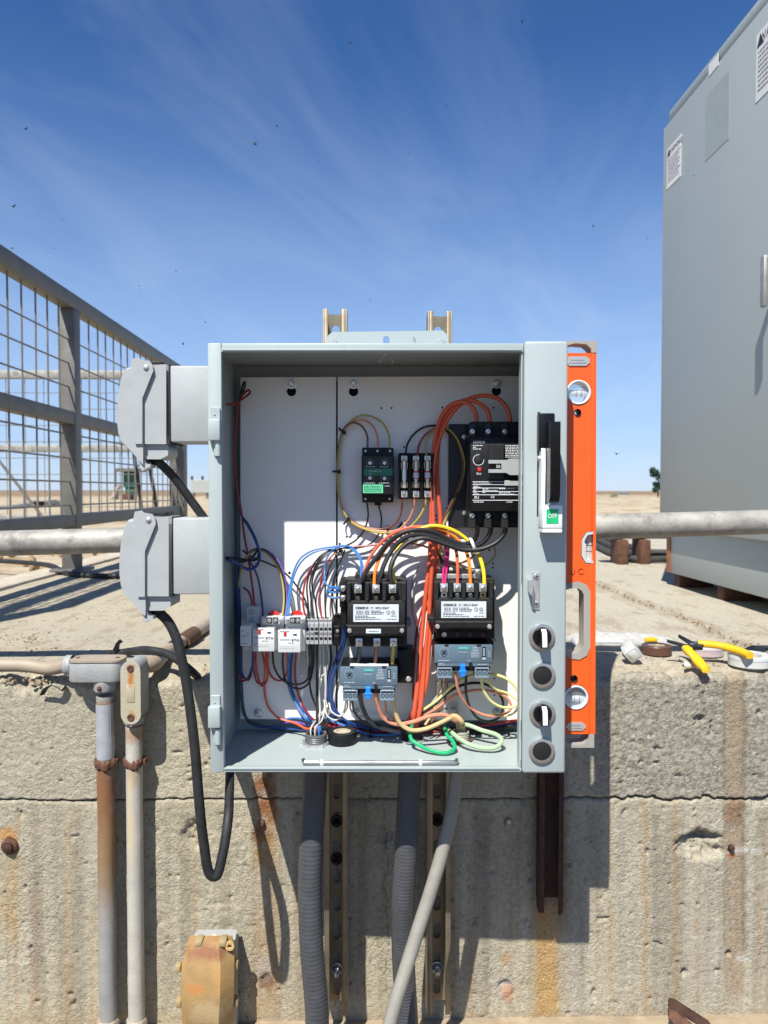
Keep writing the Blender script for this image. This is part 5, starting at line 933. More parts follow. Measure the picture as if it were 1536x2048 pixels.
# ================================================================== weatherproof outlet boxes on the side
def outlet(dx, dy, label):
    d1, d2 = .058, .128; t = thing('weatherproof_outlet', label, 'outlet box', e(330 + dx, 925 + dy, .09))
    q = lambda pts: [(e(x + dx, y + dy, d1).x, e(x + dx, y + dy, d1).z) for x, y in pts]
    bx0 = e(339 + dx, 731 + dy, d1); bx1 = e(339 + dx, 884 + dy, d1)
    part('box', MB().box((bx0.x, Y0 + d1, bx1.z), (xl - .0012, Y0 + d2, bx0.z), .003, 2), BOXGREY, t)
    part('gasket', MB().box((e(331.5 + dx, 0, d1).x, Y0 + d1 - .002, bx1.z - .003), (bx0.x + .0006, Y0 + d2 + .002, bx0.z + .002), .001), M('foam_gasket', (.035, .035, .036), .9, var=.5, scale=400, bump=.5, bscale=600), t)
    part('back_plate', plate_xz('back_plate', [q([(270, 731), (331.5, 728), (331.5, 888), (280, 888)])], Y0 + d1 + .002, Y0 + d2 - .002), BOXGREY, t)
    dome = [(263, 731), (249, 734), (240, 751), (233, 782), (230, 815), (230, 842), (233, 866), (239, 884), (262, 906), (276, 922), (282, 930), (286, 930), (286, 797), (300, 757), (296, 735)]
    me = MB(); P = q(dome); n = len(P); c_ = Vector((e(268 + dx, 840 + dy, d1).x, 0, e(268 + dx, 840 + dy, d1).z))
    rings = []
    for yy, s in ((Y0 + d1 + .0, .90), (Y0 + d1 + .006, .975), (Y0 + d1 + .014, 1.0), (Y0 + d2 - .014, 1.0), (Y0 + d2 - .006, .975), (Y0 + d2, .90)):
        ring = []
        for x, z in P:
            k = s if x < e(283 + dx, 800, d1).x else 1.0 - (1 - s) * .15
            ring.append(me.bm.verts.new((c_.x + (x - c_.x) * k if x < c_.x else x, yy, c_.z + (z - c_.z) * (k * .5 + .5))))
        rings.append(ring)
    for a, b in zip(rings, rings[1:]):
        for i in range(n): me.bm.faces.new((a[i], a[(i + 1) % n], b[(i + 1) % n], b[i]))
    me.bm.faces.new(rings[0]); me.bm.faces.new(list(reversed(rings[-1])))
    cv = part('hinged_cover', me, BOXGREY, t)
    ear = [(263, 733), (266, 718), (279, 716), (283, 720), (300, 723), (306, 730), (308, 742), (286, 797), (286, 888), (271, 888), (271, 760)]
    part('hinge_ear', plate_xz('hinge_ear', [q(ear)], Y0 + d1 - .0035, Y0 + d1 - .0004), BOXGREY, cv)
    c = e(292 + dx, 735 + dy, d1 - .0035); part('hinge_rivet', MB().lathe(c, (0, -1, 0), [(.0045, 0), (.0045, .0008), (.003, .0022), (0, .0027)], 16), ZINC, cv)
    part('cord_outlet', plate_xz('cord_outlet', [q([(284, 888.5), (333, 888.5), (333, 910), (318, 918), (286, 918)])], Y0 + d1 + .008, Y0 + d2 - .008), BOXGREY, t)
    part('cord_gland', MB().cyl(e(308 + dx, 912 + dy, .085), e(316 + dx, 926 + dy, .085), .0105, .0085, 16), BLACK, t)
    part('latch', plate_xz('latch', [q([(277, 919), (288, 919), (288, 926), (300, 929), (299, 934), (288, 938), (283, 942), (279, 936)])], Y0 + d1 + .004, Y0 + d1 + .028), BOXGREY, cv)
    part('hinge_pad', MB().box((e(282 + dx, 0, d1).x, Y0 + d1 + .01, e(0, 727 + dy, d1).z), (e(314 + dx, 0, d1).x, Y0 + d2 - .01, e(0, 720 + dy, d1).z), .001), CHAR, t)
    return t
outlet(0, 0, 'grey weatherproof outlet box with bubble cover, above the other one on the enclosure')
outlet(5, 305, 'grey weatherproof outlet box with bubble cover whose cord loops down the wall')
# ================================================================== struts behind
def slot_web(mb, xc, y, z0, z1, w, th, sw=.0135, sl=.028, pitch=.0508):
    n = 12; z = z0
    while z < z1 - 1e-6:
        zt_ = min(z + pitch, z1); zc = (z + zt_) / 2; full = zt_ - z > pitch * .9
        for yy in (y, y + th):
            if not full: mb.quad([(xc - w / 2, yy, z), (xc + w / 2, yy, z), (xc + w / 2, yy, zt_), (xc - w / 2, yy, zt_)]); continue
            inn = []; out = []
            for i in range(4 * n // 2):
                a = 2 * math.pi * (i + .5) / (2 * n); ca, sa = math.cos(a), math.sin(a)
                inn.append((xc + sw / 2 * ca, yy, zc + sw / 2 * sa + (sl - sw) / 2 * (1 if sa > 0 else -1)))
                k = 1 / max(abs(ca) / (w / 2), abs(sa) / ((zt_ - z) / 2)); out.append((xc + ca * k, yy, zc + sa * k))
            for cx_ in (-1, 1):
                for cz_ in (-1, 1):
                    q = (xc + cx_ * w / 2, yy, zc + cz_ * (zt_ - z) / 2); j = min(range(len(out)), key=lambda i: (out[i][0] - q[0]) ** 2 + (out[i][2] - q[2]) ** 2); out[j] = q
            vi = [mb.bm.verts.new(p) for p in inn]; vo = [mb.bm.verts.new(p) for p in out]; N = len(vi)
            for i in range(N): mb.bm.faces.new((vi[i], vi[(i + 1) % N], vo[(i + 1) % N], vo[i]))
        if full:
            r0 = [mb.bm.verts.new(p) for p in [(xc + sw / 2 * math.cos(a), y, zc + sw / 2 * math.sin(a) + (sl - sw) / 2 * (1 if math.sin(a) > 0 else -1)) for a in [2 * math.pi * (i + .5) / (2 * n) for i in range(2 * n)]]]
            r1 = [mb.bm.verts.new(v.co + Vector((0, th, 0))) for v in r0]
            for i in range(2 * n): mb.bm.faces.new((r0[i], r0[(i + 1) % (2 * n)], r1[(i + 1) % (2 * n)], r1[i]))
        z = zt_
    return mb
def strut(xc, ztop_, zbot, ya, yb, label, mat=STRUT, w=.0413, slots=True, org=None):
    t = thing('strut_channel', label, 'strut', (xc, yb, zbot), FW)
    h = .0026
    part('side', MB().box((xc - w / 2, ya, zbot), (xc - w / 2 + h, yb - h, ztop_), .0006), mat, t); part('side', MB().box((xc + w / 2 - h, ya, zbot), (xc + w / 2, yb - h, ztop_), .0006), mat, t)
    part('lip', MB().box((xc - w / 2 + h, ya, zbot), (xc - w / 2 + h + .0065, ya + h, ztop_), .0006), mat, t); part('lip', MB().box((xc + w / 2 - h - .0065, ya, zbot - (0 if slots else .004)), (xc + w / 2 - h, ya + h, ztop_), .0006), mat, t)
    if slots:
        m = MB(); slot_web(m, xc, yb - h, zbot, ztop_, w - .0004, h); bmesh.ops.remove_doubles(m.bm, verts=m.bm.verts, dist=1e-5); part('slotted_web', m, mat, t)
    else: part('web', MB().box((xc - w / 2, yb - h + .0003, zbot + .016), (xc + w / 2, yb, ztop_)), mat, t)
    return t
YS0, YS1 = 1.287, 1.3285
s1 = strut(W(671, 1300, YS0).x, W(671, 618, YS0).z, W(671, 2032, YS0).z, YS0, YS1, 'slotted steel strut behind the enclosure, between the two fat flexible conduits')
s2 = strut(W(879, 1300, YS0).x, W(879, 622, YS0).z, W(879, 2030, YS0).z, YS0, YS1, 'slotted steel strut behind the enclosure, crossed by the thin grey pipe')
for s_, xs_, pys in ((s1, W(671, 1300, YS0).x, (1640, 1715, 1935)), (s2, W(879, 1300, YS0).x, (1640, 1935))):
    for py in pys:
        z = W(700, py, YS1).z; big = py == 1935
        part('anchor_nut', MB().lathe((xs_, YS1 - .003, z), (0, -1, 0), [(.011, 0), (.011, .0015), (.0085, .0018)], 16).lathe((xs_, YS1 - .003, z), (0, -1, 0), [(.0075, .0015), (.0075, .009), (.006, .010), (0, .010)], 6).cyl((xs_, YS1, z), (xs_, YS1 - .022, z), .004, n=10), (ZINC if big else RUSTD), s_)
for s_, xs_ in ((s1, W(671, 1300, YS0).x), (s2, W(879, 1300, YS0).x)):
    for py in (760, 1460): z = W(700, py, YS0).z; part('spacer', MB().cyl((xs_, YS0 + .03, z), (xs_, 1.2665, z), .008, n=12), ZINC, s_)
    part('standoff', MB().cyl((xs_, YS1 - .001, W(700, 1500, YW).z), (xs_, YW + .012, W(700, 1500, YW).z), .010, n=12), RUSTD, s_)
xs_ = W(1103, 1700, 1.308).x
strut(xs_, W(1100, 1360, 1.308).z, W(1100, 1826, 1.308).z, 1.308, 1.3325, 'short dark rusted channel on the wall under the operator flange', RUSTD, .043, False)
# ================================================================== wires inside the enclosure
def wire(pts, mat, label, d=(.11, .155, .11), r=.0017, group=None, cat='wire', name='wire', n=8, into=None):
    d0, dm, d1 = d; N = len(pts); out = []
    acc = [0.0]
    for a, b in zip(pts, pts[1:]): acc.append(acc[-1] + math.hypot(b[0] - a[0], b[1] - a[1]))
    for i, p in enumerate(pts):
        t = acc[i] / acc[-1]
        dd = p[2] if len(p) > 2 else (d0 + (dm - d0) * float(sstep(0, .3, t)) if t < .5 else d1 + (dm - d1) * float(sstep(1, .7, t)))
        dd = min(dd, DP - r - .0006) if p[1] < 1437 else min(dd, DB - .006)
        v = e(p[0], p[1], dd)
        if v.z < ZF + r + .0004:
            if not (into is not None and i == N - 1): dd = floor_d(p[1]) * 1.0; v = e(p[0], p[1], dd); v.z = ZF + r + .0006
        out.append(v)
    if into is not None:
        c = HUBS[into][3]; k = random.Random(label + str(pts[0])); out[-1] = c + Vector((k.uniform(-.008, .008), k.uniform(-.006, .006), .004)); out.insert(-1, out[-1] + Vector((k.uniform(-.002, .002), 0, .022)))
    return solo(name, MB().tube(out, r, n, 6), mat, label, cat, FE, group)
# --- loop from the voltage monitor to the fuses
g = 'wires looping from the monitor to the fuses'
wire([(735, 899), (734, 870), (722, 851), (705, 845), (690, 855), (678, 890), (674, 940), (677, 990), (688, 1025), (710, 1046), (745, 1057), (775, 1056), (796, 1040), (804, 1015), (805, 992)], WBRN, 'dark brown wire looping from the monitor top under it to the first fuse', (.136, .158, .132))
wire([(756, 899), (754, 870), (742, 848), (722, 839), (702, 846), (686, 868), (677, 910), (675, 955), (680, 1003), (693, 1034), (720, 1053), (760, 1062), (795, 1060), (817, 1040), (827, 1015), (829, 992)], WPINK, 'salmon wire looping from the monitor top under it to the middle fuse', (.136, .155, .132))
wire([(780, 899), (777, 868), (764, 845), (740, 832), (718, 832), (697, 848), (682, 880), (676, 925), (676, 965), (683, 1010), (698, 1040), (728, 1058), (770, 1066), (815, 1057), (840, 1032), (850, 1010), (852, 992)], WOLV, 'olive yellow wire looping widest from the monitor top to the last fuse', (.136, .153, .132))
wire([(734, 1003), (736, 1035), (728, 1060), (712, 1080), (690, 1092), (665, 1096)], WBLK, 'thin black wire dropping from the lower edge of the monitor housing', (.14, .156, .155), .0014)
wire([(757, 1008), (763, 1040), (757, 1068), (740, 1088), (712, 1096), (680, 1096)], WBLK, 'thin black wire dropping from the cable gland of the monitor', (.146, .156, .155), .0014)
# --- fuse tops
wire([(811, 915), (815, 888), (830, 866), (852, 853), (880, 852), (893, 858)], WBLK, 'black wire arching from the first fuse to the vermilion wires', (.132, .155, .152))
wire([(834, 915), (839, 888), (850, 870), (868, 858), (888, 856)], WRED, 'dull red wire arching from the middle fuse to the vermilion wires', (.132, .154, .15))
wire([(853, 915), (852, 888), (858, 870), (872, 858), (893, 857), (912, 874), (925, 905), (929, 930), (924, 960), (913, 990), (898, 1022), (886, 1052), (880, 1085), (884, 1110)], WOLV, 'olive wire bowing over the black breaker plate down to the contactor', (.132, .143, .13))
wire([(890, 859), (908, 874), (921, 903), (925, 930), (921, 960), (910, 990), (896, 1020), (884, 1050), (876, 1085), (880, 1115), (905, 1128), (940, 1118), (955, 1100)], WBRN, 'brown wire bowing alongside the olive one beside the breaker', (.15, .140, .14))
# --- vermilion risers
V_ = 'fat vermilion wires from the breaker to the floor bushing'
wire([(953, 850), (951, 826), (938, 808), (918, 804), (896, 815), (880, 840), (870, 880), (865, 930), (864, 990), (862, 1050), (859, 1120), (850, 1200), (843, 1280), (836, 1360), (828, 1430), (822, 1465)], WVER, 'vermilion wire from the breaker pole nearest its dial, leftmost in the riser', (.104, .135, .12), .0036, V_, into=1)
wire([(981, 850), (975, 822), (958, 806), (932, 800), (908, 812), (888, 840), (878, 880), (874, 930), (876, 985), (881, 1040), (876, 1100), (866, 1180), (857, 1260), (846, 1350), (838, 1430), (828, 1465)], WVER, 'vermilion wire from the middle breaker pole, rightmost in the riser', (.104, .138, .12), .0036, V_, into=1)
wire([(1021, 850), (1016, 822), (1000, 800), (970, 791), (940, 797), (912, 817), (890, 850), (873, 900), (866, 960), (866, 1020), (868, 1080), (862, 1160), (858, 1230), (851, 1300), (845, 1380), (836, 1440), (830, 1468)], WVER, 'vermilion wire making the highest arch over the breaker', (.104, .128, .12), .0036, V_, into=1)
wire([(852, 1190), (862, 1240), (858, 1300), (850, 1380), (842, 1440)], WVER, 'short vermilion wire joining the riser between the contactors', (.14, .126, .118), .0034, into=1)
solo('wire_marker', MB().cyl(e(871, 905, .132), e(870, 927, .132), .0042, n=14), M('yellow_marker', (.45, .38, .02), .5), 'yellow marker sleeve on a vermilion wire beside the fuses', 'marker')
solo('wire_sleeve', MB().cyl(e(865.5, 938, .130), e(865, 966, .130), .0043, n=14), CHAR, 'grey marker sleeve on a vermilion wire beside the last fuse', 'marker')
# --- fat black feeders
B_ = 'fat black feeders from the breaker to the left contactor'
wire([(953, 1040), (954, 1066), (946, 1082), (928, 1088), (900, 1080), (868, 1064), (832, 1060), (800, 1068), (774, 1088), (752, 1116), (730, 1146), (717, 1174)], WBLK, 'fat black feeder on the outside of the bend into the first contactor lug', (.10, .112, .083), .0038, B_)
wire([(982, 1040), (980, 1066), (964, 1086), (938, 1094), (904, 1089), (870, 1074), (834, 1069), (806, 1078), (784, 1100), (768, 1130), (760, 1155), (754, 1174)], WBLK, 'fat black feeder bending into the middle contactor lug', (.10, .106, .083), .0038, B_)
wire([(1012, 1040), (1009, 1066), (990, 1086), (960, 1098), (924, 1099), (884, 1086), (846, 1076), (818, 1084), (796, 1104), (782, 1132), (781, 1156), (786, 1174)], WBLK, 'fat black feeder on the inside of the bend into the last contactor lug', (.10, .098, .083), .0038, B_)
tie = lambda px, py, d, r, a, mat, lab, w=.0032: None
def cable_tie(px, py, d, r, ang, mat, lab, w=.0030, head=True):
    c = e(px, py, d); ax = Vector((math.cos(ang), 0, math.sin(ang))); nrm = Vector((-math.sin(ang), 0, math.cos(ang)))
    t = thing('cable_tie', lab, 'cable tie', c)
    part('strap', MB().lathe(c, ax, [(r * .9, -w / 2), (r, -w / 2), (r, w / 2), (r * .9, w / 2), (r * .9, -w / 2)], 18), mat, t)
    if head: p = c + nrm * -r * .9 + Vector((0, -r * .5, 0)); part('head', MB().box(p - Vector((.0028, .0025, .0028)), p + Vector((.0028, .0025, .0028)), .0006), mat, t)
    return t
cable_tie(945, 1090, .106, .0125, .35, NYLON, 'white nylon tie around the fat black feeders', .0045)
for px, py, d, r, a, lab in ((683, 861, .154, .0066, .9, 'black tie on the monitor loop near its top'), (672, 943, .154, .0062, 1.5, 'black tie on the monitor loop at mid height'), (692, 1043, .153, .0066, 2.4, 'black tie on the monitor loop at its lower bend'), (776, 1059, .154, .0066, 0, 'black tie on the monitor loop under the cable gland'), (801, 1050, .153, .0060, -.5, 'black tie on the monitor loop closest to the fuses'), (893, 858, .148, .0066, .6, 'black tie where the fuse wires meet the vermilion arch'), (911, 992, .140, .0048, 2.0, 'black tie on the olive and brown wires beside the breaker'), (680, 1094, .152, .0070, .1, 'black tie gathering the blue and black control wires'), (881, 1117, .135, .0070, .3, 'black tie above the right contactor'), (741, 1466, .15, .0075, 0, 'black tie on the navy bundle at the enclosure floor')):
    cable_tie(px, py, d, r, a, BLACK, lab)
# --- jumpers between the contactors
wire([(721, 1172), (730, 1138), (748, 1102), (778, 1072), (815, 1056), (855, 1054), (890, 1068), (910, 1096), (915, 1130), (915, 1168)], WVER, 'rust orange jumper between the contactors, into the second right terminal', (.09, .128, .083), .0024)
wire([(748, 1174), (751, 1140), (766, 1104), (792, 1076), (830, 1058), (870, 1056), (905, 1070), (930, 1098), (939, 1132), (941, 1168)], WORG, 'bright orange jumper between the contactors, into the third right terminal', (.09, .124, .083), .0026)
wire([(790, 1166), (785, 1132), (796, 1098), (822, 1070), (860, 1052), (900, 1058), (935, 1080), (958, 1112), (967, 1142), (969, 1168)], WYEL, 'bright yellow jumper between the contactors, into the last right terminal', (.10, .122, .083), .0030)
wire([(886, 1168), (887, 1140), (893, 1112), (889, 1090), (876, 1086)], WMAG, 'magenta wire into the first right contactor terminal, inner of the pair', (.083, .12, .14), .0017)
wire([(890, 1168), (893, 1140), (897, 1108), (896, 1085)], WMAG, 'magenta wire into the first right contactor terminal, outer of the pair', (.083, .12, .14), .0017)
# --- blue control wires
wire([(683, 1174), (664, 1174), (652, 1168), (649, 1145), (653, 1118), (667, 1099), (685, 1092), (706, 1096), (719, 1115), (722, 1145), (720, 1166)], WBLU, 'light blue wire looping from the auxiliary contact up and over to the contactor', (.094, .140, .10), .0014)
wire([(572, 1238), (577, 1195), (585, 1150), (600, 1118), (625, 1101), (660, 1094), (692, 1092), (712, 1102), (723, 1122), (727, 1150), (724, 1166)], WBLU, 'light blue wire from the sunlit relay socket to the contactor', (.112, .148, .10), .0014)
wire([(576, 1240), (580, 1200), (588, 1152), (604, 1122), (630, 1104), (664, 1097), (698, 1096), (715, 1110), (724, 1132), (727, 1158)], WBLU, 'second light blue wire running with the first to the contactor', (.112, .146, .105), .0014)
wire([(684, 1194), (668, 1196), (655, 1190), (660, 1182), (674, 1184), (684, 1178)], WBLU, 'small light blue loop beside the auxiliary contact', (.094, .11, .094), .0016)
wire([(681, 1178), (660, 1177), (654, 1181), (668, 1185), (684, 1180)], WBLU, 'tiny light blue jumper on the auxiliary contact', (.094, .105, .094), .0015)
# --- black and maroon control wires to the terminal blocks
wire([(619, 1242), (616, 1205), (614, 1170), (622, 1140), (640, 1113), (665, 1098), (690, 1094)], WBLK, 'thin black wire into the first terminal block', (.132, .146, .152), .0014)
wire([(627, 1242), (623, 1205), (620, 1165), (632, 1130), (650, 1108), (675, 1096)], WBLK, 'thin black wire into the second terminal block', (.132, .144, .152), .0014)
wire([(636, 1242), (631, 1205), (624, 1165), (636, 1130), (655, 1108), (680, 1097)], WBLK, 'thin black wire into the third terminal block', (.132, .142, .152), .0014)
wire([(612, 1240), (606, 1205), (610, 1165), (626, 1130), (650, 1107), (685, 1096), (730, 1092), (790, 1085), (840, 1090), (868, 1102), (880, 1118)], WMAR, 'maroon wire from the terminal blocks across to the right contactor', (.128, .150, .14), .0016)
wire([(618, 1240), (612, 1205), (592, 1170), (565, 1142), (530, 1124), (500, 1112), (485, 1100)], WBLK, 'thin black wire running diagonally from the left wall to the terminal blocks', (.132, .146, .15), .0014)
# --- left corner bundle
wire([(563, 1243), (568, 1200), (563, 1155), (548, 1122), (525, 1102), (503, 1104), (487, 1125), (479, 1158), (477, 1175)], WOLV, 'olive wire arching from the shaded relay to the left wall', (.112, .142, .15), .0016)
wire([(569, 1243), (574, 1200), (570, 1155), (556, 1122), (533, 1101), (512, 1098), (493, 1108)], WPUR, 'purple wire arching from the relay sockets to the left corner', (.112, .140, .15), .0016)
wire([(566, 1243), (571, 1200), (566, 1155), (551, 1120), (527, 1099), (505, 1101), (488, 1120)], WBLK, 'black wire arching between the olive and purple ones', (.112, .141, .15), .0014)
wire([(484, 1034), (497, 1050), (510, 1078), (518, 1105), (514, 1118), (495, 1120), (472, 1116), (452, 1115)], WBLK, 'black loop hanging in the left corner above the relays', (.15, .13, .10), .0020)
wire([(486, 1036), (500, 1056), (513, 1082), (520, 1108), (516, 1126), (502, 1138), (478, 1130), (453, 1119)], WNAV, 'navy loop hanging in the left corner above the relays', (.15, .125, .09), .0020)
wire([(484, 1030), (488, 1068), (496, 1112), (503, 1160), (508, 1200), (510, 1222)], WMAR, 'maroon wire dropping down the left corner to the slim relay', (.15, .145, .128), .0017)
wire([(487, 1175), (498, 1185), (504, 1205), (505, 1222)], WMAR, 'short maroon wire into the slim relay socket', (.152, .145, .128), .0017)
wire([(498, 1120), (514, 1150), (522, 1190), (527, 1240)], WNAV, 'navy wire dropping to the shaded relay socket', (.14, .14, .112), .0018)
wire([(449, 808), (468, 808), (486, 797), (500, 785), (497, 780), (484, 792), (477, 808), (472, 850), (470, 920), (474, 980), (483, 1032)], WMAR, 'maroon wire with a loose loop high in the left corner', (.11, .15, .15), .0017)
wire([(477, 806), (482, 785), (487, 766), (490, 764), (489, 775), (480, 800), (474, 850), (474, 930), (479, 1000), (485, 1036)], WBLK, 'black wire with a loose loop high in the left corner', (.13, .155, .15), .0017)
wire([(470, 1118), (474, 1170), (478, 1250), (480, 1340), (484, 1400), (500, 1446), (560, 1456), (640, 1462)], WNAV, 'navy wire running down the left corner to the floor', (.14, .165, .17), .0022)
wire([(474, 1130), (478, 1200), (482, 1290), (484, 1380), (492, 1436), (540, 1455), (620, 1462)], WBLK, 'black wire running down the left corner to the floor', (.15, .168, .17), .0020)
# --- below the relays
wire([(507, 1300), (504, 1335), (494, 1358), (482, 1362), (479, 1350)], WMAR, 'maroon wire curling under the slim relay to the corner', (.13, .15, .155), .0017)
wire([(509, 1300), (508, 1340), (516, 1366), (526, 1366), (530, 1340), (524, 1300)], WMAR, 'maroon wire making a U under the shaded relay', (.13, .15, .13), .0017)
wire([(533, 1300), (530, 1340), (529, 1380), (536, 1412), (556, 1435), (590, 1446), (615, 1458), (628, 1472)], WVER, 'red orange wire sweeping from the shaded relay to the floor bushing', (.13, .152, .12), .0019, into=0)
wire([(536, 1300), (536, 1335), (546, 1356), (562, 1361), (574, 1345), (574, 1302)], WRED, 'red wire sagging between the two white relays', (.13, .15, .13), .0017)
wire([(545, 1302), (549, 1335), (563, 1358), (590, 1369), (612, 1362), (622, 1335), (623, 1286)], WBLK, 'black wire sagging from the shaded relay to the terminal blocks', (.13, .145, .13), .0018)
wire([(581, 1302), (578, 1335), (578, 1375), (592, 1408), (612, 1436), (628, 1455)], WBLU, 'medium blue wire sweeping from the sunlit relay to the bushing', (.13, .152, .12), .0018, into=0)
wire([(570, 1438), (590, 1436), (612, 1440), (630, 1462)], WBLU, 'blue wire lying along the panel bottom into the bushing', (.165, .16, .13), .0018, into=0)
wire([(560, 1446), (590, 1444), (615, 1450), (630, 1464)], WPUR, 'purple wire lying along the panel bottom into the bushing', (.168, .16, .13), .0018, into=0)
wire([(593, 1302), (590, 1340), (594, 1380), (608, 1415), (628, 1440), (660, 1452), (700, 1462)], WMAR, 'maroon wire sweeping from the sunlit relay to the floor', (.13, .153, .15), .0018)
wire([(634, 1285), (634, 1340), (634, 1400), (632, 1450)], WBLK, 'straight black wire from the terminal blocks into the bushing', (.13, .145, .125), .0020, into=0)
wire([(619, 1286), (618, 1340), (622, 1385), (636, 1420), (650, 1445)], WBLK, 'black wire bowing from the first terminal block to the floor', (.13, .15, .15), .0017)
wire([(646, 1285), (648, 1330), (651, 1370), (650, 1410), (644, 1440), (638, 1460)], WWHT, 'white wire from the terminal blocks into the bushing', (.13, .150, .122), .0014, into=0)
wire([(651, 1320), (652, 1370), (648, 1420), (640, 1455)], WWHT, 'second white wire dropping beside the first into the bushing', (.15, .148, .122), .0014, into=0)
wire([(655, 1285), (658, 1320), (650, 1346), (632, 1358), (616, 1350), (609, 1330), (609, 1300)], WWHT, 'white wire looping back under the terminal blocks', (.13, .152, .15), .0014)
wire([(689, 1248), (687, 1280), (672, 1318), (660, 1350), (656, 1390), (666, 1420), (690, 1440), (730, 1455), (790, 1462)], WNAV, 'navy wire swinging from the contactor side down to the floor', (.12, .15, .165), .0020)
wire([(692, 1252), (688, 1290), (676, 1325), (666, 1360), (664, 1395), (675, 1425), (700, 1446), (745, 1458), (800, 1464)], WNAV, 'second navy wire swinging beside the first to the floor', (.12, .15, .168), .0020)
wire([(660, 1430), (690, 1447), (740, 1456), (800, 1462), (860, 1462), (940, 1456), (1036, 1446)], WNAV, 'navy bundle wire along the back of the floor', (.165, .172, .165), .0026)
wire([(665, 1444), (720, 1462), (800, 1466), (880, 1462), (960, 1452), (1036, 1440)], WRED, 'red bundle wire along the back of the floor', (.165, .168, .16), .0024)
wire([(670, 1438), (730, 1458), (820, 1461), (900, 1458), (980, 1450), (1036, 1443)], WBLK, 'black bundle wire along the back of the floor', (.17, .175, .17), .0026)
# --- load side of the contactors
for px, mt, lab in ((718, WBLK, 'short black lead from contactor to left overload'), (752, WBRN, 'short brown lead from contactor to left overload'), (786, WOLV, 'short olive lead from contactor to left overload')):
    wire([(px + 2, 1288), (px, 1308), (px - 2, 1332)], mt, lab, (.088, .100, .105), .0032)
wire([(720, 1384), (724, 1412), (738, 1440), (765, 1456), (800, 1462), (828, 1455)], WBLK, 'fat black motor lead from the left overload to the middle bushing', (.085, .105, .11), .0036, into=1)
wire([(751, 1384), (756, 1412), (768, 1436), (792, 1448), (825, 1444), (860, 1432), (890, 1430), (908, 1440), (918, 1460)], WPINK, 'salmon motor lead from the left overload to the small bushing', (.085, .100, .105), .0034, into=2)
wire([(784, 1384), (789, 1416), (800, 1446), (822, 1460), (850, 1458), (880, 1446), (903, 1436), (918, 1450)], WTAN, 'tan motor lead from the left overload to the small bushing', (.085, .090, .105), .0034, into=2)
wire([(695, 1400), (692, 1420), (680, 1432), (664, 1424), (658, 1405)], WWHT, 'white wire curling under the left overload', (.09, .13, .15), .0014)
wire([(700, 1400), (706, 1425), (740, 1438), (790, 1436)], WWHT, 'grey-white wire behind the left overload leads', (.10, .15, .155), .0016)
wire([(911, 1345), (915, 1375), (928, 1402), (950, 1422), (980, 1432), (1008, 1428), (1022, 1416), (1016, 1398), (996, 1386), (965, 1380), (930, 1384), (900, 1396), (872, 1418), (850, 1442)], WPINK, 'salmon wire looping from the right overload towards the flange', (.085, .110, .12), .0022, into=1)
wire([(932, 1352), (932, 1385), (940, 1415), (958, 1438), (980, 1443), (1000, 1432), (1006, 1405), (994, 1382), (965, 1367), (932, 1368), (900, 1382), (868, 1410), (846, 1442)], WBLK, 'black wire looping from the right overload towards the flange', (.085, .118, .12), .0022, into=1)
wire([(962, 1355), (968, 1382), (984, 1404), (1008, 1415), (1032, 1411), (1038, 1394), (1028, 1370), (1006, 1354), (975, 1348), (940, 1352), (905, 1372), (875, 1400), (850, 1436)], WPYL, 'pale yellow wire making the widest loop from the right overload', (.085, .102, .12), .0022, into=1)
wire([(888, 1356), (884, 1380), (868, 1400), (852, 1425)], WWHT, 'white wire dropping behind the right overload', (.10, .14, .15), .0014)
wire([(852, 1330), (852, 1342), (866, 1347), (874, 1340), (868, 1300), (858, 1270)], WWHT, 'white wire hooking beside the right overload', (.14, .13, .13), .0014)
wire([(866, 1245), (875, 1258), (872, 1262)], WMAG, 'small magenta wire end at the right contactor side', (.10, .10, .09), .0018)
wire([(900, 1130), (880, 1160), (852, 1200), (836, 1250), (828, 1330), (826, 1400)], WMAR, 'maroon wire slanting down behind the vermilion riser', (.14, .156, .155), .0018)
wire([(838, 1130), (826, 1170), (826, 1220), (838, 1270), (842, 1330)], WWHT, 'beige wire bowed behind the vermilion riser', (.155, .157, .156), .0016)
wire([(985, 1082), (990, 1110), (970, 1130), (935, 1138), (905, 1128)], WOLV, 'thin olive wire trailing behind the yellow jumper', (.15, .157, .15), .0012)
# --- grounds
wire([(889, 1452), (894, 1470, .10), (906, 1483, .082), (909, 1496, .070), (893, 1506, .060), (862, 1501, .064), (838, 1490, .075), (822, 1478, .085), (818, 1466, .10)], WGRN, 'green ground wire looping over the enclosure floor', (.12, .08, .10), .0030, into=1)
wire([(897, 1459), (912, 1472, .098), (935, 1487, .080), (965, 1496, .072), (992, 1494, .072), (1004, 1482, .082), (994, 1470, .098), (965, 1461, .112), (935, 1458, .118)], WLGR, 'pale green ground wire looping widest over the enclosure floor', (.12, .08, .115), .0034, into=2)
wire([(897, 1436), (910, 1432), (924, 1444), (926, 1462)], WTAN, 'tan insulated bundle dropping into the small bushing', (.11, .11, .11), .0040, into=2)

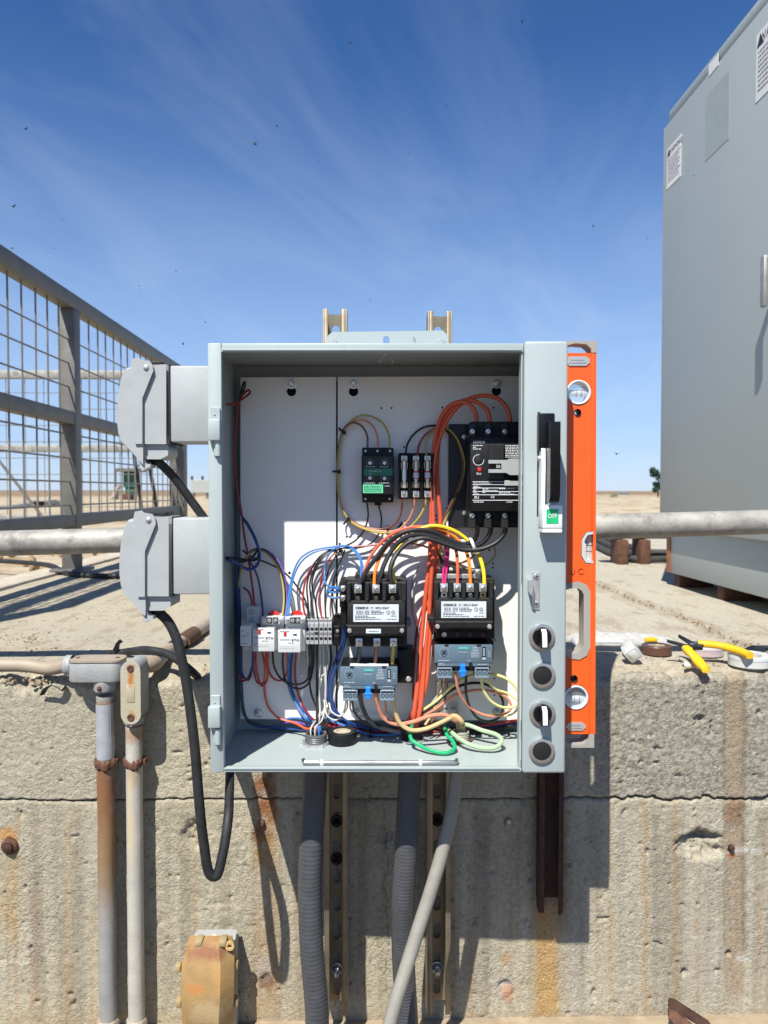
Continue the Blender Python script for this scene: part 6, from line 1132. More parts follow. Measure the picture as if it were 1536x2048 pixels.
# --- the rest of the tangle
X_ = [
 ([(461, 1118), (478, 1128), (497, 1140), (512, 1134), (520, 1112), (512, 1084), (496, 1052), (484, 1034)], WNAV, 'second navy loop tangled in the left corner above the relays', (.09, .12, .15), .0019),
 ([(455, 1117), (474, 1124), (500, 1118), (515, 1098), (507, 1070), (492, 1044)], WBLK, 'second black loop tangled in the left corner above the relays', (.09, .13, .15), .0018),
 ([(476, 1140), (480, 1220), (481, 1310), (486, 1352), (496, 1360), (504, 1340), (506, 1303)], WNAV, 'navy wire rising from under the slim relay along the corner', (.155, .16, .13), .0018),
 ([(512, 1300), (514, 1345), (524, 1372), (534, 1360), (532, 1303)], WRED, 'red wire making a narrow U under the shaded relay', (.13, .148, .13), .0017),
 ([(586, 1302), (582, 1338), (584, 1380), (602, 1414), (622, 1440)], WNAV, 'navy wire sweeping beside the medium blue one to the bushing', (.13, .15, .12), .0017),
 ([(598, 1302), (598, 1335), (604, 1352), (614, 1340), (614, 1288)], WWHT, 'small white loop between the sunlit relay and terminal blocks', (.13, .15, .13), .0014),
 ([(640, 1286), (640, 1330), (638, 1380), (640, 1420), (636, 1452)], WWHT, 'thin white wire straight down from the terminal blocks', (.13, .148, .122), .0014),
 ([(628, 1286), (626, 1335), (616, 1368), (596, 1378), (574, 1366), (566, 1335), (566, 1302)], WBLK, 'black wire sagging lowest from the terminal blocks to the relays', (.13, .15, .13), .0017),
 ([(660, 1280), (662, 1320), (654, 1372), (660, 1416), (690, 1440)], WBLK, 'black wire swinging from the end stop to the floor', (.14, .155, .16), .0016),
 ([(668, 1244), (664, 1205), (668, 1160), (680, 1125), (690, 1100)], WBLK, 'thin black wire rising from the end stop to the tie', (.14, .15, .152), .0014),
 ([(644, 1242), (640, 1200), (642, 1160), (654, 1125), (674, 1100)], WMAR, 'thin maroon wire into the fourth terminal block', (.132, .145, .152), .0014),
 ([(652, 1242), (650, 1200), (652, 1162), (662, 1128), (680, 1102)], WBLK, 'thin black wire into the fifth terminal block', (.132, .145, .152), .0014),
 ([(650, 1436), (690, 1452), (736, 1468), (780, 1470), (815, 1462)], WBLU, 'blue wire on the floor behind the tape roll', (.16, .15, .13), .0019),
 ([(655, 1446), (700, 1458), (750, 1462), (800, 1456), (830, 1446)], WMAR, 'maroon wire on the floor behind the tape roll', (.165, .16, .14), .0018),
 ([(704, 1402), (712, 1430), (742, 1452), (790, 1458), (816, 1462)], WBLK, 'thin black control wire under the left overload', (.09, .13, .12), .0017),
 ([(692, 1402), (686, 1425), (672, 1440), (655, 1432), (648, 1400)], WWHT, 'second white wire curling under the left overload', (.09, .135, .15), .0014),
 ([(770, 1402), (778, 1430), (806, 1446), (832, 1444)], WPINK, 'thin salmon wire from the left overload terminals', (.09, .125, .12), .0016),
 ([(972, 1358), (990, 1378), (1018, 1388), (1036, 1404), (1030, 1424), (1006, 1432), (984, 1424)], WPYL, 'second pale yellow wire curling beside the flange', (.085, .11, .14), .0018),
 ([(880, 1358), (876, 1390), (866, 1425), (850, 1450)], WTAN, 'tan wire dropping from the right overload terminals', (.09, .13, .12), .0020),
 ([(893, 1356), (892, 1390), (880, 1420), (862, 1445)], WBRN, 'brown wire dropping from the right overload terminals', (.09, .135, .12), .0018),
 ([(846, 1446), (880, 1456), (920, 1464), (975, 1462), (1012, 1452), (1038, 1444)], WMAR, 'maroon wire along the back of the floor beside the flange', (.13, .165, .165), .0020),
 ([(840, 1450), (884, 1462), (940, 1466), (990, 1458), (1036, 1448)], WBLK, 'black wire along the back of the floor beside the flange', (.13, .16, .165), .0020),
 ([(905, 1438), (912, 1430), (922, 1438), (928, 1452)], WBRN, 'brown conductor bending into the small bushing', (.118, .116, .112), .0028),
]
for p_, m_, l_, d_, r_ in X_: wire(p_, m_, l_, d_, r_)
# ================================================================== outside: cords, conduits, wall boxes
def outc(name, pts, r, mat, label, cat='cable', n=12, k=8, group=None): return solo(name, MB().tube(pts, r, n, k), mat, label, cat, FW, group)
E2 = lambda px, py, d: e2w(e(px, py, d))
outc('power_cord', [E2(314, 922, .085), E2(330, 936, .088), E2(352, 960, .094), E2(380, 998, .102), E2(408, 1036, .112), E2(440, 1080, .135), E2(470, 1130, .225), Vector((-.19, 1.50, DECK + .04)), Vector((-.10, 1.75, DECK + .008)), Vector((.1, 2.0, DECK + .008))], .0068, CORD, 'black cord running from the higher outlet box down behind the lower one')
outc('power_cord', [E2(319, 1226, .085), E2(336, 1243, .086), E2(352, 1275, .085), E2(366, 1330, .084), E2(378, 1400, .082), E2(390, 1500, .080), E2(398, 1600, .078), E2(408, 1690, .077), E2(420, 1748, .078), E2(432, 1752, .080), E2(445, 1710, .086), E2(456, 1640, .105), E2(459, 1580, .155), E2(461, 1520, .207), E2(470, 1380, .25), Vector((-.19, 1.42, DECK + .02)), Vector((-.05, 1.62, DECK + .009))], .0078, CORD, 'black cord hanging from the lower outlet box in a long U down the wall')
outc('spare_cord', [WZ(214, 1308, DECK + .009), WZ(235, 1306, DECK + .009), WZ(265, 1302, DECK + .016), WZ(296, 1300, DECK + .035), WZ(330, 1306, DECK + .034), WZ(352, 1318, DECK + .028), WZ(380, 1340, DECK + .018), W(402, 1362, 1.40), W(425, 1395, 1.345), W(445, 1470, 1.32), W(470, 1540, 1.30)], .0072, CORD, 'black cord with a taped end lying on the deck over the slanting conduit')
t = thing('tape_flag', 'scrap of black tape sticking up at the end of the spare cord', 'tape', WZ(230, 1306, DECK + .01), FW)
c = WZ(229, 1305, DECK + .012)
part('tape', MB().prism([c, c + Vector((.008, 0, .004)), c + Vector((.009, .002, .016)), c + Vector((.016, .001, .020)), c + Vector((.010, 0, .026)), c + Vector((.002, .002, .018)), c + Vector((-.003, 0, .006))], (0, .003, 0)), BLACK, t)
# flexible conduits and thin pipe
def flex(pts, r, label, pitch=.0068):
    P = catmull([Vector(p) for p in pts], 40); L = [0]
    for a, b in zip(P, P[1:]): L.append(L[-1] + (b - a).length)
    tot = L[-1]; n = int(tot / pitch * 4); path = []; j = 0
    for i in range(n + 1):
        s = tot * i / n
        while j < len(L) - 2 and L[j + 1] < s: j += 1
        path.append(P[j].lerp(P[j + 1], (s - L[j]) / max(L[j + 1] - L[j], 1e-9)))
    c_ = MB().sweep(path, lambda i: r * (1.0, .995, .972, .995)[i % 4], 20)
    return solo('flexible_conduit', c_, FLEX, label, 'conduit', FW)
h0 = e2w(HUBS[0][3]); h1 = e2w(HUBS[1][3]); h2 = e2w(HUBS[2][3])
flex([h0 + Vector((0, 0, -.003)), W(628, 1600, 1.195), W(622, 1700, 1.185), W(620, 1800, 1.182), W(624, 1900, 1.18), W(634, 2030, 1.18), Vector((-.085, 1.18, -.1)), Vector((-.08, 1.15, -.6))], .0192, 'fat grey ribbed flexible conduit under the dark bushing')
flex([h1 + Vector((0, 0, -.003)), W(817, 1600, 1.20), W(812, 1700, 1.19), W(806, 1800, 1.19), W(806, 1900, 1.20), W(814, 2040, 1.205), Vector((.075, 1.195, -.1)), Vector((.08, 1.15, -.6))], .0186, 'fat grey ribbed flexible conduit under the zinc-ringed bushing', .0054)
outc('thin_conduit', [h2 + Vector((0, 0, -.003)), W(912, 1560, 1.19), W(904, 1620, 1.185), W(888, 1690, 1.18), W(862, 1780, 1.165), W(836, 1860, 1.15), W(808, 1950, 1.13), W(784, 2030, 1.11), Vector((.0, 1.08, .0)), Vector((-.10, .98, -.6))], .0108, M('dusty_grey_pipe', (.255, .24, .205), .6, var=.12, scale=30, bump=.2, bscale=200, dirt=(.24, .20, .15), dirt_amt=.2, dirt_scale=25), 'thin dusty grey pipe slanting down across the strut', 'conduit')
# wall conduits with conduit bodies
ct1 = thing('wall_conduit', 'rust-stained steel conduit under the flat conduit body, strapped to the wall', 'conduit', (W(213, 2040, 1.312).x, 1.312, 0), FW)
xa = W(213, 1700, 1.312).x; R1 = .0148
part('pipe', MB().sweep([Vector((xa + .0006 * math.sin(i * .7), 1.312, W(213, 1392, 1.312).z * (1 - i / 30))) for i in range(31)], R1, 20), stain_mat('rust_run_conduit', (.27, .265, .25), .6, ORG[ct1.name], [(W(213, 1640, 1.312).x, W(213, 1610, 1.312).z, .05, .14, (.20, .085, .030), .95), (W(213, 1800, 1.312).x, W(213, 1720, 1.312).z, .05, .12, (.24, .15, .07), .8), (xa, W(213, 1410, 1.312).z, .05, .012, (.26, .13, .05), .8)], nscale=22), ct1)
part('galvanised_length', MB().lathe((xa, 1.312, W(213, 1515, 1.312).z), (0, 0, 1), [(R1 * 1.0, -.0005), (R1 * 1.03, 0), (R1 * 1.03, W(213, 1406, 1.312).z - W(213, 1515, 1.312).z)], 20), M('clean_galv', (.47, .49, .52), .45, .4, var=.12, scale=60, dirt=(.36, .22, .10), dirt_amt=.05, dirt_scale=20), ct1)
ct2 = thing('wall_conduit', 'white-painted conduit under the upright conduit body, strapped to the wall', 'conduit', (W(270, 2040, 1.308).x, 1.308, 0), FW)
xb = W(270, 1700, 1.308).x; R2 = .0142
part('pipe', MB().sweep([Vector((xb, 1.308, W(270, 1452, 1.308).z * (1 - i / 30))) for i in range(31)], R2, 20), stain_mat('stained_white_conduit', (.43, .405, .35), .55, ORG[ct2.name], [(xb, W(270, 1465, 1.308).z, .05, .020, (.34, .20, .10), .8), (xb, W(270, 1545, 1.308).z, .012, .03, (.40, .27, .15), .7), (xb - .004, W(270, 1640, 1.308).z, .010, .10, (.52, .42, .26), .7)], nscale=30), ct2)
rn = random.Random(3)
for t, xx, yy, R_, pys in ((ct1, xa, 1.312, R1, 1523), (ct2, xb, 1.308, R2, 1523)):
    z = W(213, pys, yy).z; m = MB(); n = 28; prev = None; rings = []
    for i in range(n + 1):
        a = math.pi * 2 * i / n; jr = R_ + .0022 + rn.uniform(0, .0028); h = .008 + rn.uniform(-.003, .003)
        o = Vector((math.cos(a), math.sin(a), 0)); zz = z + rn.uniform(-.002, .002) + .0035 * math.sin(a)
        rings.append([m.bm.verts.new(Vector((xx, yy, zz)) + o * (R_ + .0003) + Vector((0, 0, h))), m.bm.verts.new(Vector((xx, yy, zz)) + o * jr + Vector((0, 0, h * .5))), m.bm.verts.new(Vector((xx, yy, zz)) + o * jr + Vector((0, 0, -h * .5))), m.bm.verts.new(Vector((xx, yy, zz)) + o * (R_ + .0003) + Vector((0, 0, -h)))])
    for i in range(n):
        a, b = rings[i], rings[(i + 1) % n]
        for k in range(3): m.bm.faces.new((a[k], b[k], b[k + 1], a[k + 1]))
    st = part('rusty_strap', m, RUST, t); part('strap_ear', MB().box((xx + R_ + .001, yy - .004, z - .005), (xx + R_ + .0065, yy + .012, z + .004), .002), RUST, t); part('strap_ear', MB().box((xx - R_ - .0055, yy, z - .006), (xx - R_ - .001, yy + .014, z + .006), .002), RUST, t)
    zc = W(213, 2040, yy).z
    part('coupling', MB().lathe((xx, yy, 0.0), (0, 0, 1), [(R_ * 1.3, 0), (R_ * 1.3, max(zc, .004)), (R_ * 1.15, max(zc, .004) + .003), (R_ * 1.02, max(zc, .004) + .004)], 8), CONDT, t)
# flat conduit body (lid upward) and its feed pipe
cb = thing('conduit_elbow', 'grey conduit body lying flat on the wall edge with a tan lid', 'conduit body', W(185, 1372, 1.30), FW)
za, zb2 = W(185, 1366, 1.292).z, W(185, 1322, 1.292).z; x0, x1 = W(131, 1340, 1.292).x, W(240, 1340, 1.292).x
m = MB(); m.box((x0, 1.292, za), (x1, 1.342, zb2 - .0035)); ed = [q for q in m.bm.edges if abs(q.verts[0].co.z - q.verts[1].co.z) > .01]; bmesh.ops.bevel(m.bm, geom=ed, offset=.018, segments=5, profile=.5, affect='EDGES'); m.bevel_all(.003, 2, 60)
part('body', m, LBM, cb)
m = MB(); m.box((x0 - .0008, 1.2912, zb2 - .0033), (x1 + .0008, 1.3428, zb2), 0); ed = [q for q in m.bm.edges if abs(q.verts[0].co.z - q.verts[1].co.z) > .002]; bmesh.ops.bevel(m.bm, geom=ed, offset=.018, segments=5, profile=.5, affect='EDGES'); part('lid', m, CONDT, cb)
for xx in (x0 + .012, x1 - .012): part('lid_screw', MB().lathe((xx, 1.317, zb2), (0, 0, 1), [(.004, 0), (.003, .0012), (0, .0014)], 10), RUST, cb)
part('outlet_hub', MB().lathe((xa, 1.312, za + .001), (0, 0, -1), [(.019, 0), (.019, .016), (.0175, .019), (.0152, .0195)], 20), LBM, cb); part('hub_screw', MB().ball((xa - .003, 1.312 - .019, za - .010), .0045, 8), RUST, cb)
part('side_hub', MB().lathe((x0 + .002, 1.318, (za + zb2) / 2 + .006), (-1, 0, 0), [(.018, 0), (.018, .010), (.016, .013)], 16), LBM, cb)
zp = (za + zb2) / 2 + .006
outc('deck_conduit', [Vector((x0 - .008, 1.318, zp)), W(100, 1337, 1.335), W(50, 1331, 1.345), W(-40, 1331, 1.345), W(-300, 1333, 1.345), W(-700, 1335, 1.345)], .0118, CONDT, 'tan conduit running level along the wall edge into the flat conduit body', 'conduit', 16)
# upright conduit body
ub = thing('conduit_elbow', 'upright grey conduit body with rust-streaked cover plate', 'conduit body', W(265, 1450, 1.29), FW)
yb0 = 1.276; x0, x1 = W(241, 1380, yb0).x, W(281, 1380, yb0).x; zt_, zb_ = W(260, 1322, yb0).z, W(260, 1449, yb0).z
def stadium(xa_, xb_, z0, z1, n=10):
    r = (xb_ - xa_) / 2; cx = (xa_ + xb_) / 2
    return [(cx + r * math.cos(a), z1 - r + r * math.sin(a)) for a in [math.pi * i / n for i in range(n + 1)]] + [(cx + r * math.cos(a), z0 + r + r * math.sin(a)) for a in [math.pi + math.pi * i / n for i in range(n + 1)]]
xm = (x0 + x1) / 2; CVR = stain_mat('streaked_cover', (.40, .39, .35), .6, ORG[ub.name], [(xm, (zt_ + zb_) / 2, .030, .11, (.44, .36, .19), .6), (xm + .001, zt_ - .030, .0075, .020, (.40, .15, .022), .95), (xm, zt_ - .012, .010, .008, (.28, .11, .03), .8), (xm + .001, zb_ + .014, .011, .012, (.42, .20, .05), .85)], nscale=90)
part('cover_plate', plate_xz('cover_plate', [stadium(x0, x1, zb_, zt_)], yb0, yb0 + .0045), CVR, ub)
part('body', plate_xz('body', [stadium(x0 + .001, x1 - .001, zb_ + .001, zt_ - .001)], yb0 + .0047, yb0 + .052), LBM, ub)
for pz in (zt_ - .013, zb_ + .012): part('cover_screw', MB().lathe(((x0 + x1) / 2, yb0, pz), (0, -1, 0), [(.0062, 0), (.0058, .0016), (.003, .0018), (.0025, .0008), (0, .0008)], 14), RUST, ub)
part('raised_panel', MB().box((x0 + .010, yb0 - .0008, zb_ + .038), (x1 - .010, yb0 - .0001, zt_ - .040), .0004), CVR, ub)
part('lower_hub', MB().lathe((xb, 1.308, zb_ + .004), (0, 0, -1), [(.0175, 0), (.0175, .008), (.0155, .012)], 18), LBM, ub)
pe = [Vector((xb + .003, yb0 + .05, zt_ - .016)), WZ(300, 1330, DECK + .016), WZ(330, 1306, DECK + .0155), WZ(420, 1246, DECK + .0145), WZ(520, 1184, DECK + .0145), WZ(600, 1135, DECK + .0145)]
outc('slanting_conduit', pe, .0138, CONDT, 'tan conduit slanting away over the deck from the upright conduit body', 'conduit', 16)
o = thing('conduit_coupling', 'rusty coupling on the slanting deck conduit', 'coupling', WZ(372, 1280, DECK), FW)
a, b = WZ(364, 1284, DECK + .0150), WZ(388, 1268, DECK + .0150); part('sleeve', MB().cyl(a, b, .0168, n=18), RUST, o)
# wall bolt, old wall outlet box, strap on the floor
t = thing('rusty_anchor', 'rusty anchor bolt stub in the wall beside the frame of streaks', 'anchor bolt', W(20, 1705, YW - .01), FW)
c = W(19, 1693, YW - .004); part('washer', MB().lathe(c, (0, -1, 0), [(.014, -.006), (.015, .001), (.013, .003), (.009, .004)], 14), RUST, t); part('bolt', MB().lathe(c, (0, -1, 0), [(.008, .002), (.008, .008), (.005, .0095), (0, .010)], 8), RUSTD, t)
for k, (px, py) in enumerate(((1463, 1695), (524, 1645), (1017, 1642))):
    c = W(px, py, YW - .002); solo('wall_anchor', MB().lathe(c, (0, -1, 0), [(.005, -.01), (.005, .004), (.0035, .0055), (0, .0055)], 10), (RUSTD, RUST, STEEL)[k], ('dark anchor stub on the brown strut print by the cavity', 'rusty anchor stub in the rust patch under the enclosure corner', 'bright anchor stub in the wall shadow under the enclosure')[k], 'anchor bolt', FW)
wb = thing('wall_outlet_box', 'rust-yellowed cast outlet box with flip lid low on the wall', 'outlet box', W(420, 2040, 1.30), FW)
YELB = stain_mat('rust_yellowed_lid', (.36, .225, .09), .65, W(420, 2040, 1.30), [(W(415, 1912, 1.262).x, W(415, 1908, 1.262).z, .06, .017, (.25, .105, .05), .9), (W(392, 1960, 1.262).x, W(392, 1972, 1.262).z, .022, .014, (.50, .20, .05), .75), (W(440, 1955, 1.262).x, W(440, 1955, 1.262).z, .018, .03, (.46, .26, .09), .6), (W(420, 2010, 1.262).x, W(420, 2020, 1.262).z, .05, .03, (.52, .40, .22), .6)], nscale=45)
yf = 1.262; zT = W(420, 1892, yf).z
mm = MB(); prof = [(W(372, 1893, yf).x, W(458, 1893, yf).x, zT), (W(362, 1935, yf).x, W(466, 1935, yf).x, W(0, 1935, yf).z), (W(360, 1990, yf).x, W(466, 1990, yf).x, W(0, 1990, yf).z), (W(364, 2060, yf).x, W(462, 2060, yf).x, W(0, 2060, yf).z), (W(366, 2090, yf).x, W(458, 2090, yf).x, .012)]
rings = []
for i, (xA, xB, z) in enumerate(prof):
    bulge = (.010, -.006, -.010, -.008, .004)[i]; c_ = .010
    rings.append([mm.bm.verts.new(p) for p in ((xA, yf + .030, z), (xA, yf + bulge + c_ * 1.2, z), (xA + c_, yf + bulge, z), (xB - c_ * 2.0, yf + bulge, z), (xB, yf + bulge + c_ * 2, z), (xB, yf + .030, z))])
for a, b in zip(rings, rings[1:]):
    for i in range(6): mm.bm.faces.new((a[i], a[(i + 1) % 6], b[(i + 1) % 6], b[i]))
mm.bm.faces.new(rings[0]); mm.bm.faces.new(list(reversed(rings[-1]))); mm.bevel_all(.004, 3, 20)
part('flip_lid', mm, YELB, wb)
xA, xB = W(382, 1880, 1.30).x, W(470, 1880, 1.30).x; zTop = W(420, 1862, 1.318).z
part('back_box', MB().box((xA, 1.2925, -.016), (xB, YW + .012, W(420, 1894, 1.2925).z), .004, 2), LBM, wb)
bk = W(420, 1893, 1.29).z
part('mounting_tab', MB().prism([Vector((xA - .004, 1.290, bk)), Vector((xB, 1.290, bk)), Vector((xB, 1.320, zTop)), Vector((xA + .006, 1.320, zTop))], (0, .0025, 0)), LBM, wb); part('tab_screw', MB().lathe((((xA + xB) / 2), 1.3045, (bk + zTop) / 2), (0, -.5, 1), [(.008, 0), (.007, .002), (0, .0025)], 14), LBSTAIN, wb)
for px in (388, 436): part('hinge_knuckle', MB().wbox(px, 1884, px + 16, 1896, yf + .006, yf + .03, .003, 2), M('pale_lug', (.33, .245, .125), .7, var=.2), wb)
part('pin_loop', MB().lathe(W(460, 1890, yf + .012), (0, -1, 0), [(.008, 0), (.008, .004), (.004, .004), (.004, 0), (.008, 0)], 14), YELBOX, wb)
for px, py in ((355, 1940), (470, 1933), (470, 2008), (356, 2010)): part('side_lug', MB().wbox(px - 6, py - 8, px + 6, py + 8, yf + .018, yf + .034, .003, 2), M('pale_lug', (.33, .245, .125), .7, var=.2), wb)
rs = thing('rusty_strap', 'bent rusty steel strap lying at the wall foot', 'scrap', W(1380, 2045, 1.29), FW)
part('strip', MB().prism([W(1340, 2000, 1.29), W(1352, 2002, 1.29), W(1420, 2046, 1.26), W(1440, 2075, 1.25), W(1420, 2078, 1.25), W(1395, 2050, 1.27), W(1338, 2016, 1.29)], (0, .006, 0)), RUSTD, rs)
part('strip', MB().prism([W(1339, 2020, 1.285), W(1350, 2022, 1.285), W(1385, 2050, 1.27), W(1400, 2085, 1.255), W(1384, 2086, 1.255), W(1338, 2036, 1.285)], (0, .006, 0)), RUST, rs)
ts = thing('torn_tape', 'torn strip of black tape hanging on the wall edge below the flat conduit body', 'tape', W(108, 1385, YW - .01), FW)
part('strip', MB().sweep(catmull([W(84, 1390, YW - .006), W(92, 1377, YW - .016), W(104, 1371, YW - .022), W(116, 1376, YW - .016), W(124, 1381, YW - .010), W(132, 1371, YW - .008)], 5), .0048, 6, .16), BLACK, ts)

# ================================================================== tools on the deck edge
TZ = DECK + .001
def disc_case(px, py, r, h, mat, lab, inner, imat, cat='tape roll', nm='tape_roll'):
    c = WZ(px, py, TZ); t = thing(nm, lab, cat, c, FW)
    part('case' if inner else 'tape', MB().lathe(c, (0, 0, 1), [(r * .55, 0), (r * .97, 0), (r, .0012), (r, h - .0012), (r * .97, h), (r * .55, h), (r * .55, 0)], 40), mat, t)
    part('tape' if inner else 'core', MB().lathe(c, (0, 0, 1), [(r * .54, .001), (r * .54, h - .0008), (r * .42, h - .0008), (r * .42, .001), (r * .54, .001)] if not inner else [(r * .93, .0015), (r * .93, h * .8), (r * .6, h * .8), (r * .6, .0015), (r * .93, .0015)], 40), imat, t)
    if inner: part('lid_rim', MB().lathe(c, (0, 0, 1), [(r * 1.01, h * .72), (r * 1.025, h * .74), (r * 1.025, h + .0012), (r * .93, h + .0016), (r * .92, h + .0004)], 40), CLEARP, t)
    return t
disc_case(1313, 1307, .029, .0175, M('brown_tape', (.10, .045, .030), .4, var=.1), 'roll of brown electrical tape lying on the wall edge', False, M('tape_core', (.4, .3, .2), .7))
disc_case(1408, 1308, .036, .018, CLEARP, 'clear case of red tape lying under the wire strippers', True, M('red_tape', (.42, .07, .06), .4, var=.08), nm='tape_case')
disc_case(1499, 1330, .0375, .019, M('milky_plastic', (.66, .66, .63), .3, var=.05, alpha=.8), 'milky round tape case lying at the wall edge, furthest from the brown roll', True, M('white_tape', (.62, .56, .50), .5, var=.08), nm='tape_case')
# wire strippers
ws = thing('wire_stripper', 'black wire strippers with open yellow handles lying on the tape cases', 'pliers', WZ(1395, 1300, TZ), FW)
zc = DECK + .034; pv = WZ(1385, 1292, zc)
def bar(pts, w, h, nm, mat):
    m = MB(); m.sharp = 70; P = catmull(pts, 6); rings = []
    for i, p in enumerate(P):
        t_ = (P[min(i + 1, len(P) - 1)] - P[max(i - 1, 0)]).normalized(); s_ = Vector((-t_.y, t_.x, 0)).normalized(); ww = w(i / (len(P) - 1)); up = Vector((0, 0, h / 2))
        rings.append([m.bm.verts.new(p + s_ * ww + up * .6), m.bm.verts.new(p + s_ * ww * .6 + up), m.bm.verts.new(p - s_ * ww * .6 + up), m.bm.verts.new(p - s_ * ww + up * .6), m.bm.verts.new(p - s_ * ww - up * .6), m.bm.verts.new(p - s_ * ww * .6 - up), m.bm.verts.new(p + s_ * ww * .6 - up), m.bm.verts.new(p + s_ * ww - up * .6)])
    for a, b in zip(rings, rings[1:]):
        for i in range(8): m.bm.faces.new((a[i], a[(i + 1) % 8], b[(i + 1) % 8], b[i]))
    m.bm.faces.new(rings[0]); m.bm.faces.new(list(reversed(rings[-1]))); return part(nm, m, mat, ws)
STR = M('black_oxide', (.018, .019, .022), .45, .4, var=.3, scale=80)
bar([WZ(1334, 1282, DECK + .042), WZ(1355, 1287, DECK + .038), WZ(1372, 1292, zc), WZ(1392, 1294, zc), WZ(1402, 1288, zc)], lambda t: .0028 + .0052 * t, .006, 'jaw', STR)
bar([WZ(1358, 1272, DECK + .044), WZ(1368, 1278, DECK + .040), WZ(1380, 1285, zc + .004), WZ(1390, 1292, zc + .004), WZ(1396, 1297, zc + .004)], lambda t: .0028 + .0060 * t, .006, 'jaw', STR)
part('pivot', MB().lathe(WZ(1385, 1289, zc + .006), (0, 0, 1), [(.0048, 0), (.0048, .002), (0, .0024)], 14), STEEL, ws)
bar([WZ(1396, 1287, zc + .002), WZ(1412, 1288, zc + .002), WZ(1440, 1291, zc), WZ(1470, 1299, zc - .003), WZ(1500, 1311, DECK + .0285)], lambda t: .0070 + .0026 * math.sin(t * 3.0), .012, 'handle', YEL)
bar([WZ(1372, 1297, zc + .000), WZ(1381, 1305, zc - .004), WZ(1391, 1316, DECK + .022), WZ(1401, 1328, DECK + .014), WZ(1412, 1339, DECK + .0075)], lambda t: .0080 + .0022 * math.sin(t * 3.0), .012, 'handle', YEL)
solo('wire_nut', MB().lathe(WZ(1368, 1330, DECK + .006), Vector((1, -.35, .05)), [(0, 0), (.0065, 0), (.0070, .004), (.0052, .014), (.0042, .022), (0, .023)], 10), M('cream_plastic', (.66, .62, .46), .45), 'small cream wire connector in front of the red tape case', 'wire connector', FW)
# contact block, plastic bag
kb = thing('contact_block', 'small silver switch mechanism resting beside the brown tape', 'switch part', WZ(1260, 1300, TZ), FW)
c = WZ(1262, 1304, DECK + .022); rot = Matrix.Translation(c) @ Euler((.5, .75, .3)).to_matrix().to_4x4()
m = MB(); m.box((-.014, -.014, -.012), (.014, .014, .014), .003, 2); bmesh.ops.transform(m.bm, matrix=rot, verts=m.bm.verts); part('housing', m, M('silver_plastic', (.58, .58, .56), .4, .2, var=.12, scale=200), kb)
m = MB(); m.lathe((0, 0, -.012), (0, 0, -1), [(.012, 0), (.012, .004), (.009, .0042), (.009, .008), (.003, .0085), (.003, .014), (0, .0142)], 18); bmesh.ops.transform(m.bm, matrix=Matrix.Translation(c) @ Euler((1.0, -.5, .3)).to_matrix().to_4x4(), verts=m.bm.verts); part('collar', m, ZINC, kb)
m = MB(); m.box((-.009, -.0155, -.004), (.009, -.0142, .010), .001); bmesh.ops.transform(m.bm, matrix=rot, verts=m.bm.verts); part('terminal_face', m, RELAYW, kb)
solo('yellow_connector', MB().wbox(1292, 1276, 1316, 1288, WZ(1300, 1292, TZ).y, WZ(1300, 1292, TZ).y + .012, .003, 2), YEL, 'small yellow connector peeking out of the plastic bag', 'connector', FW)
u_ = np.linspace(0, 1, 46); v_ = np.linspace(0, 1, 26); Ug, Vg = np.meshgrid(u_, v_)
A, B_ = WZ(1150, 1292, TZ), WZ(1372, 1292, TZ); wbag = .085
edge = np.sin(np.pi * Vg) ** .5 * np.sin(np.pi * np.clip(Ug * 1.02, 0, 1)) ** .35
Zb = TZ + .001 + edge * (.010 + .020 * fbm(Ug * 5, Vg * 4, 4, 71)) * (1.05 - .5 * Ug) + .004 * edge * np.abs(np.sin(Ug * 31 + Vg * 9 + 3 * fbm(Ug * 4, Vg * 4, 3, 72)))
Xb = A.x + (B_.x - A.x) * Ug + .006 * (fbm(Vg * 6, Ug * 3, 3, 73) - .5); Yb = A.y + wbag * Vg + .012 * (fbm(Ug * 6, Vg, 3, 74) - .5)
me = grid_mesh('plastic_bag', Xb, Yb, Zb); me.materials.append(M('clear_film', (.78, .80, .82), .10, var=.05, alpha=.34, spec=.9))
t = thing('plastic_bag', 'crumpled clear plastic parts bag lying behind the brown tape', 'bag', Vector(((A.x + B_.x) / 2, A.y, TZ)), FW); me.transform(Matrix.Translation(-ORG[t.name]))
ob = bpy.data.objects.new('film', me); COL.objects.link(ob); ob.parent = t
m = MB(); rn = random.Random(9)
a0 = WZ(1190, 1280, TZ).x
part('printed_slip', MB().box((a0 - .01, A.y + .02, TZ + .004), (a0 + .05, A.y + .055, TZ + .0046)), M('printed_slip', (.62, .60, .64), .5, var=.12, scale=500), t)
# grit and crumbs of concrete along the edge and the joint
m = MB(); rn = random.Random(5)
def crumb(p, r):
    k = len(m.bm.verts); bmesh.ops.create_icosphere(m.bm, subdivisions=1, radius=r, matrix=Matrix.Translation(p) @ Euler((rn.random() * 6, rn.random() * 6, 0)).to_matrix().to_4x4() @ Matrix.Diagonal((rn.uniform(.6, 1.4), rn.uniform(.6, 1.3), rn.uniform(.4, .9), 1)))
for i in range(420): crumb(Vector((rn.uniform(-.95, 1.0), YW + .02 + abs(rn.gauss(0, .10)), DECK + .0005)), rn.uniform(.0008, .0022))
for i in range(330): y = rn.uniform(1.40, 3.2); crumb(Vector((JX + rn.gauss(0, .016), y, DECK - .0005)), rn.uniform(.0012, .0040))
for i in range(120): crumb(WZ(rn.gauss(50, 60), rn.gauss(1278, 9), DECK + .0005), rn.uniform(.0012, .0034))
for i in range(260): crumb(Vector((rn.uniform(-.95, -.15), rn.uniform(1.42, 2.3), DECK + .0005)), rn.uniform(.0008, .0026))
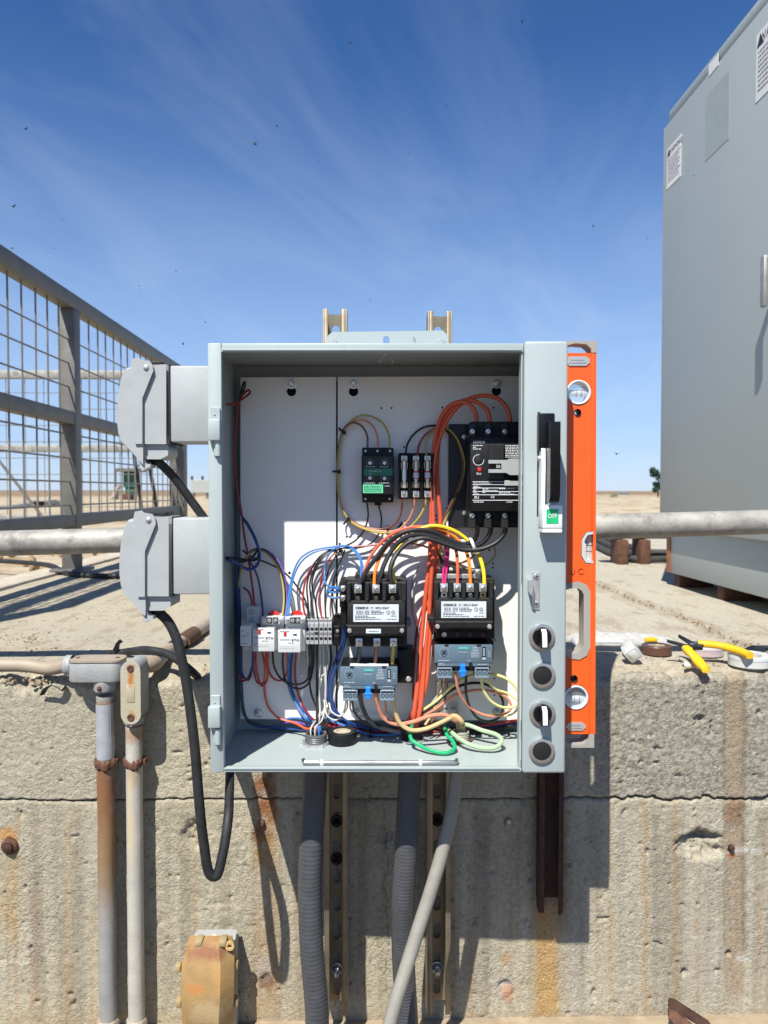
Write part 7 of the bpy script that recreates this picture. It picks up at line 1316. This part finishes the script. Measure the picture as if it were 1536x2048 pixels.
for i in range(70): crumb(Vector((rn.uniform(-.72, -.52), YW - .004 + rn.uniform(0, .03), DECK - .006 - rn.uniform(0, .008))), rn.uniform(.002, .0055))
solo('concrete_grit', m, M('grit', (.24, .18, .115), .95, var=.4, scale=120), 'scattered brown grit and crumbs along the deck edge and joint', 'grit', FW, kind='stuff')
# rubble in the dirt beside the deck
m = MB()
for i in range(160): p = Vector((rn.uniform(-3.2, -1.36), rn.uniform(1.7, 4.4), DECK - .03)); crumb(p, rn.uniform(.006, .03))
solo('dirt_rubble', m, M('dirt_clod', (.30, .20, .11), .95, var=.4, scale=40), 'brown clods of dirt beyond the kerb under the side railing', 'rubble', FW, kind='stuff')
# black cable on the dirt / kerb at left
outc('ground_cable', [WZ(-120, 1118, DECK + .02), WZ(0, 1122, DECK + .022), WZ(60, 1126, DECK + .022), WZ(104, 1132, DECK + .022), WZ(134, 1147, DECK + .010), WZ(170, 1151, DECK + .010), WZ(240, 1152, DECK + .010), WZ(330, 1148, DECK + .01)], .010, CORD, 'dark cable snaking off the kerb onto the deck under the guard pipe')
# flies in the air
fm = MB(); fm.ball((0, 0, 0), .0011, 6, (1, 1.9, 1)); fm.quad([(0, .0005, .0008), (.0030, .0016, .0014), (.0034, -.0006, .0014), (.0012, -.001, .0009)]); fm.quad([(0, .0005, .0008), (-.0030, .0016, .0014), (-.0034, -.0006, .0014), (-.0012, -.001, .0009)])
fly_me = fm.mesh('fly'); fly_me.materials.append(M('fly_black', (.02, .02, .022), .6))
rn = random.Random(21)
for i, (px, py, sz) in enumerate(((52, 258, 3.0), (28, 413, 3.4), (701, 86, 3.6), (1045, 44, 3), (510, 288, 4.6), (554, 252, 2.8), (763, 352, 1.6), (740, 601, 2.2), (1233, 908, 4.2), (1187, 453, 2.6), (366, 688, 3.2), (411, 645, 2), (352, 543, 1.8), (278, 572, 1.5), (893, 211, 1.5), (125, 440, 1.6), (818, 308, 1.5), (1388, 352, 1.8), (24, 497, 2.6), (281, 586, 1.5), (1295, 476, 1.4), (108, 497, 1.5))):
    Yd = .55 + .95 * rn.random(); s = sz * 2.6 * Yd / F / .0034
    o = bpy.data.objects.new('flying_insect', fly_me); COL.objects.link(o); o.location = W(px, py, Yd); o.scale = (s * .5,) * 3; o.rotation_euler = (rn.uniform(-.6, .6), rn.uniform(-.8, .8), rn.uniform(0, 6))
    o['label'] = 'tiny dark fly hovering in the air against the sky'; o['category'] = 'fly'; o['group'] = 'flies hovering in the air'
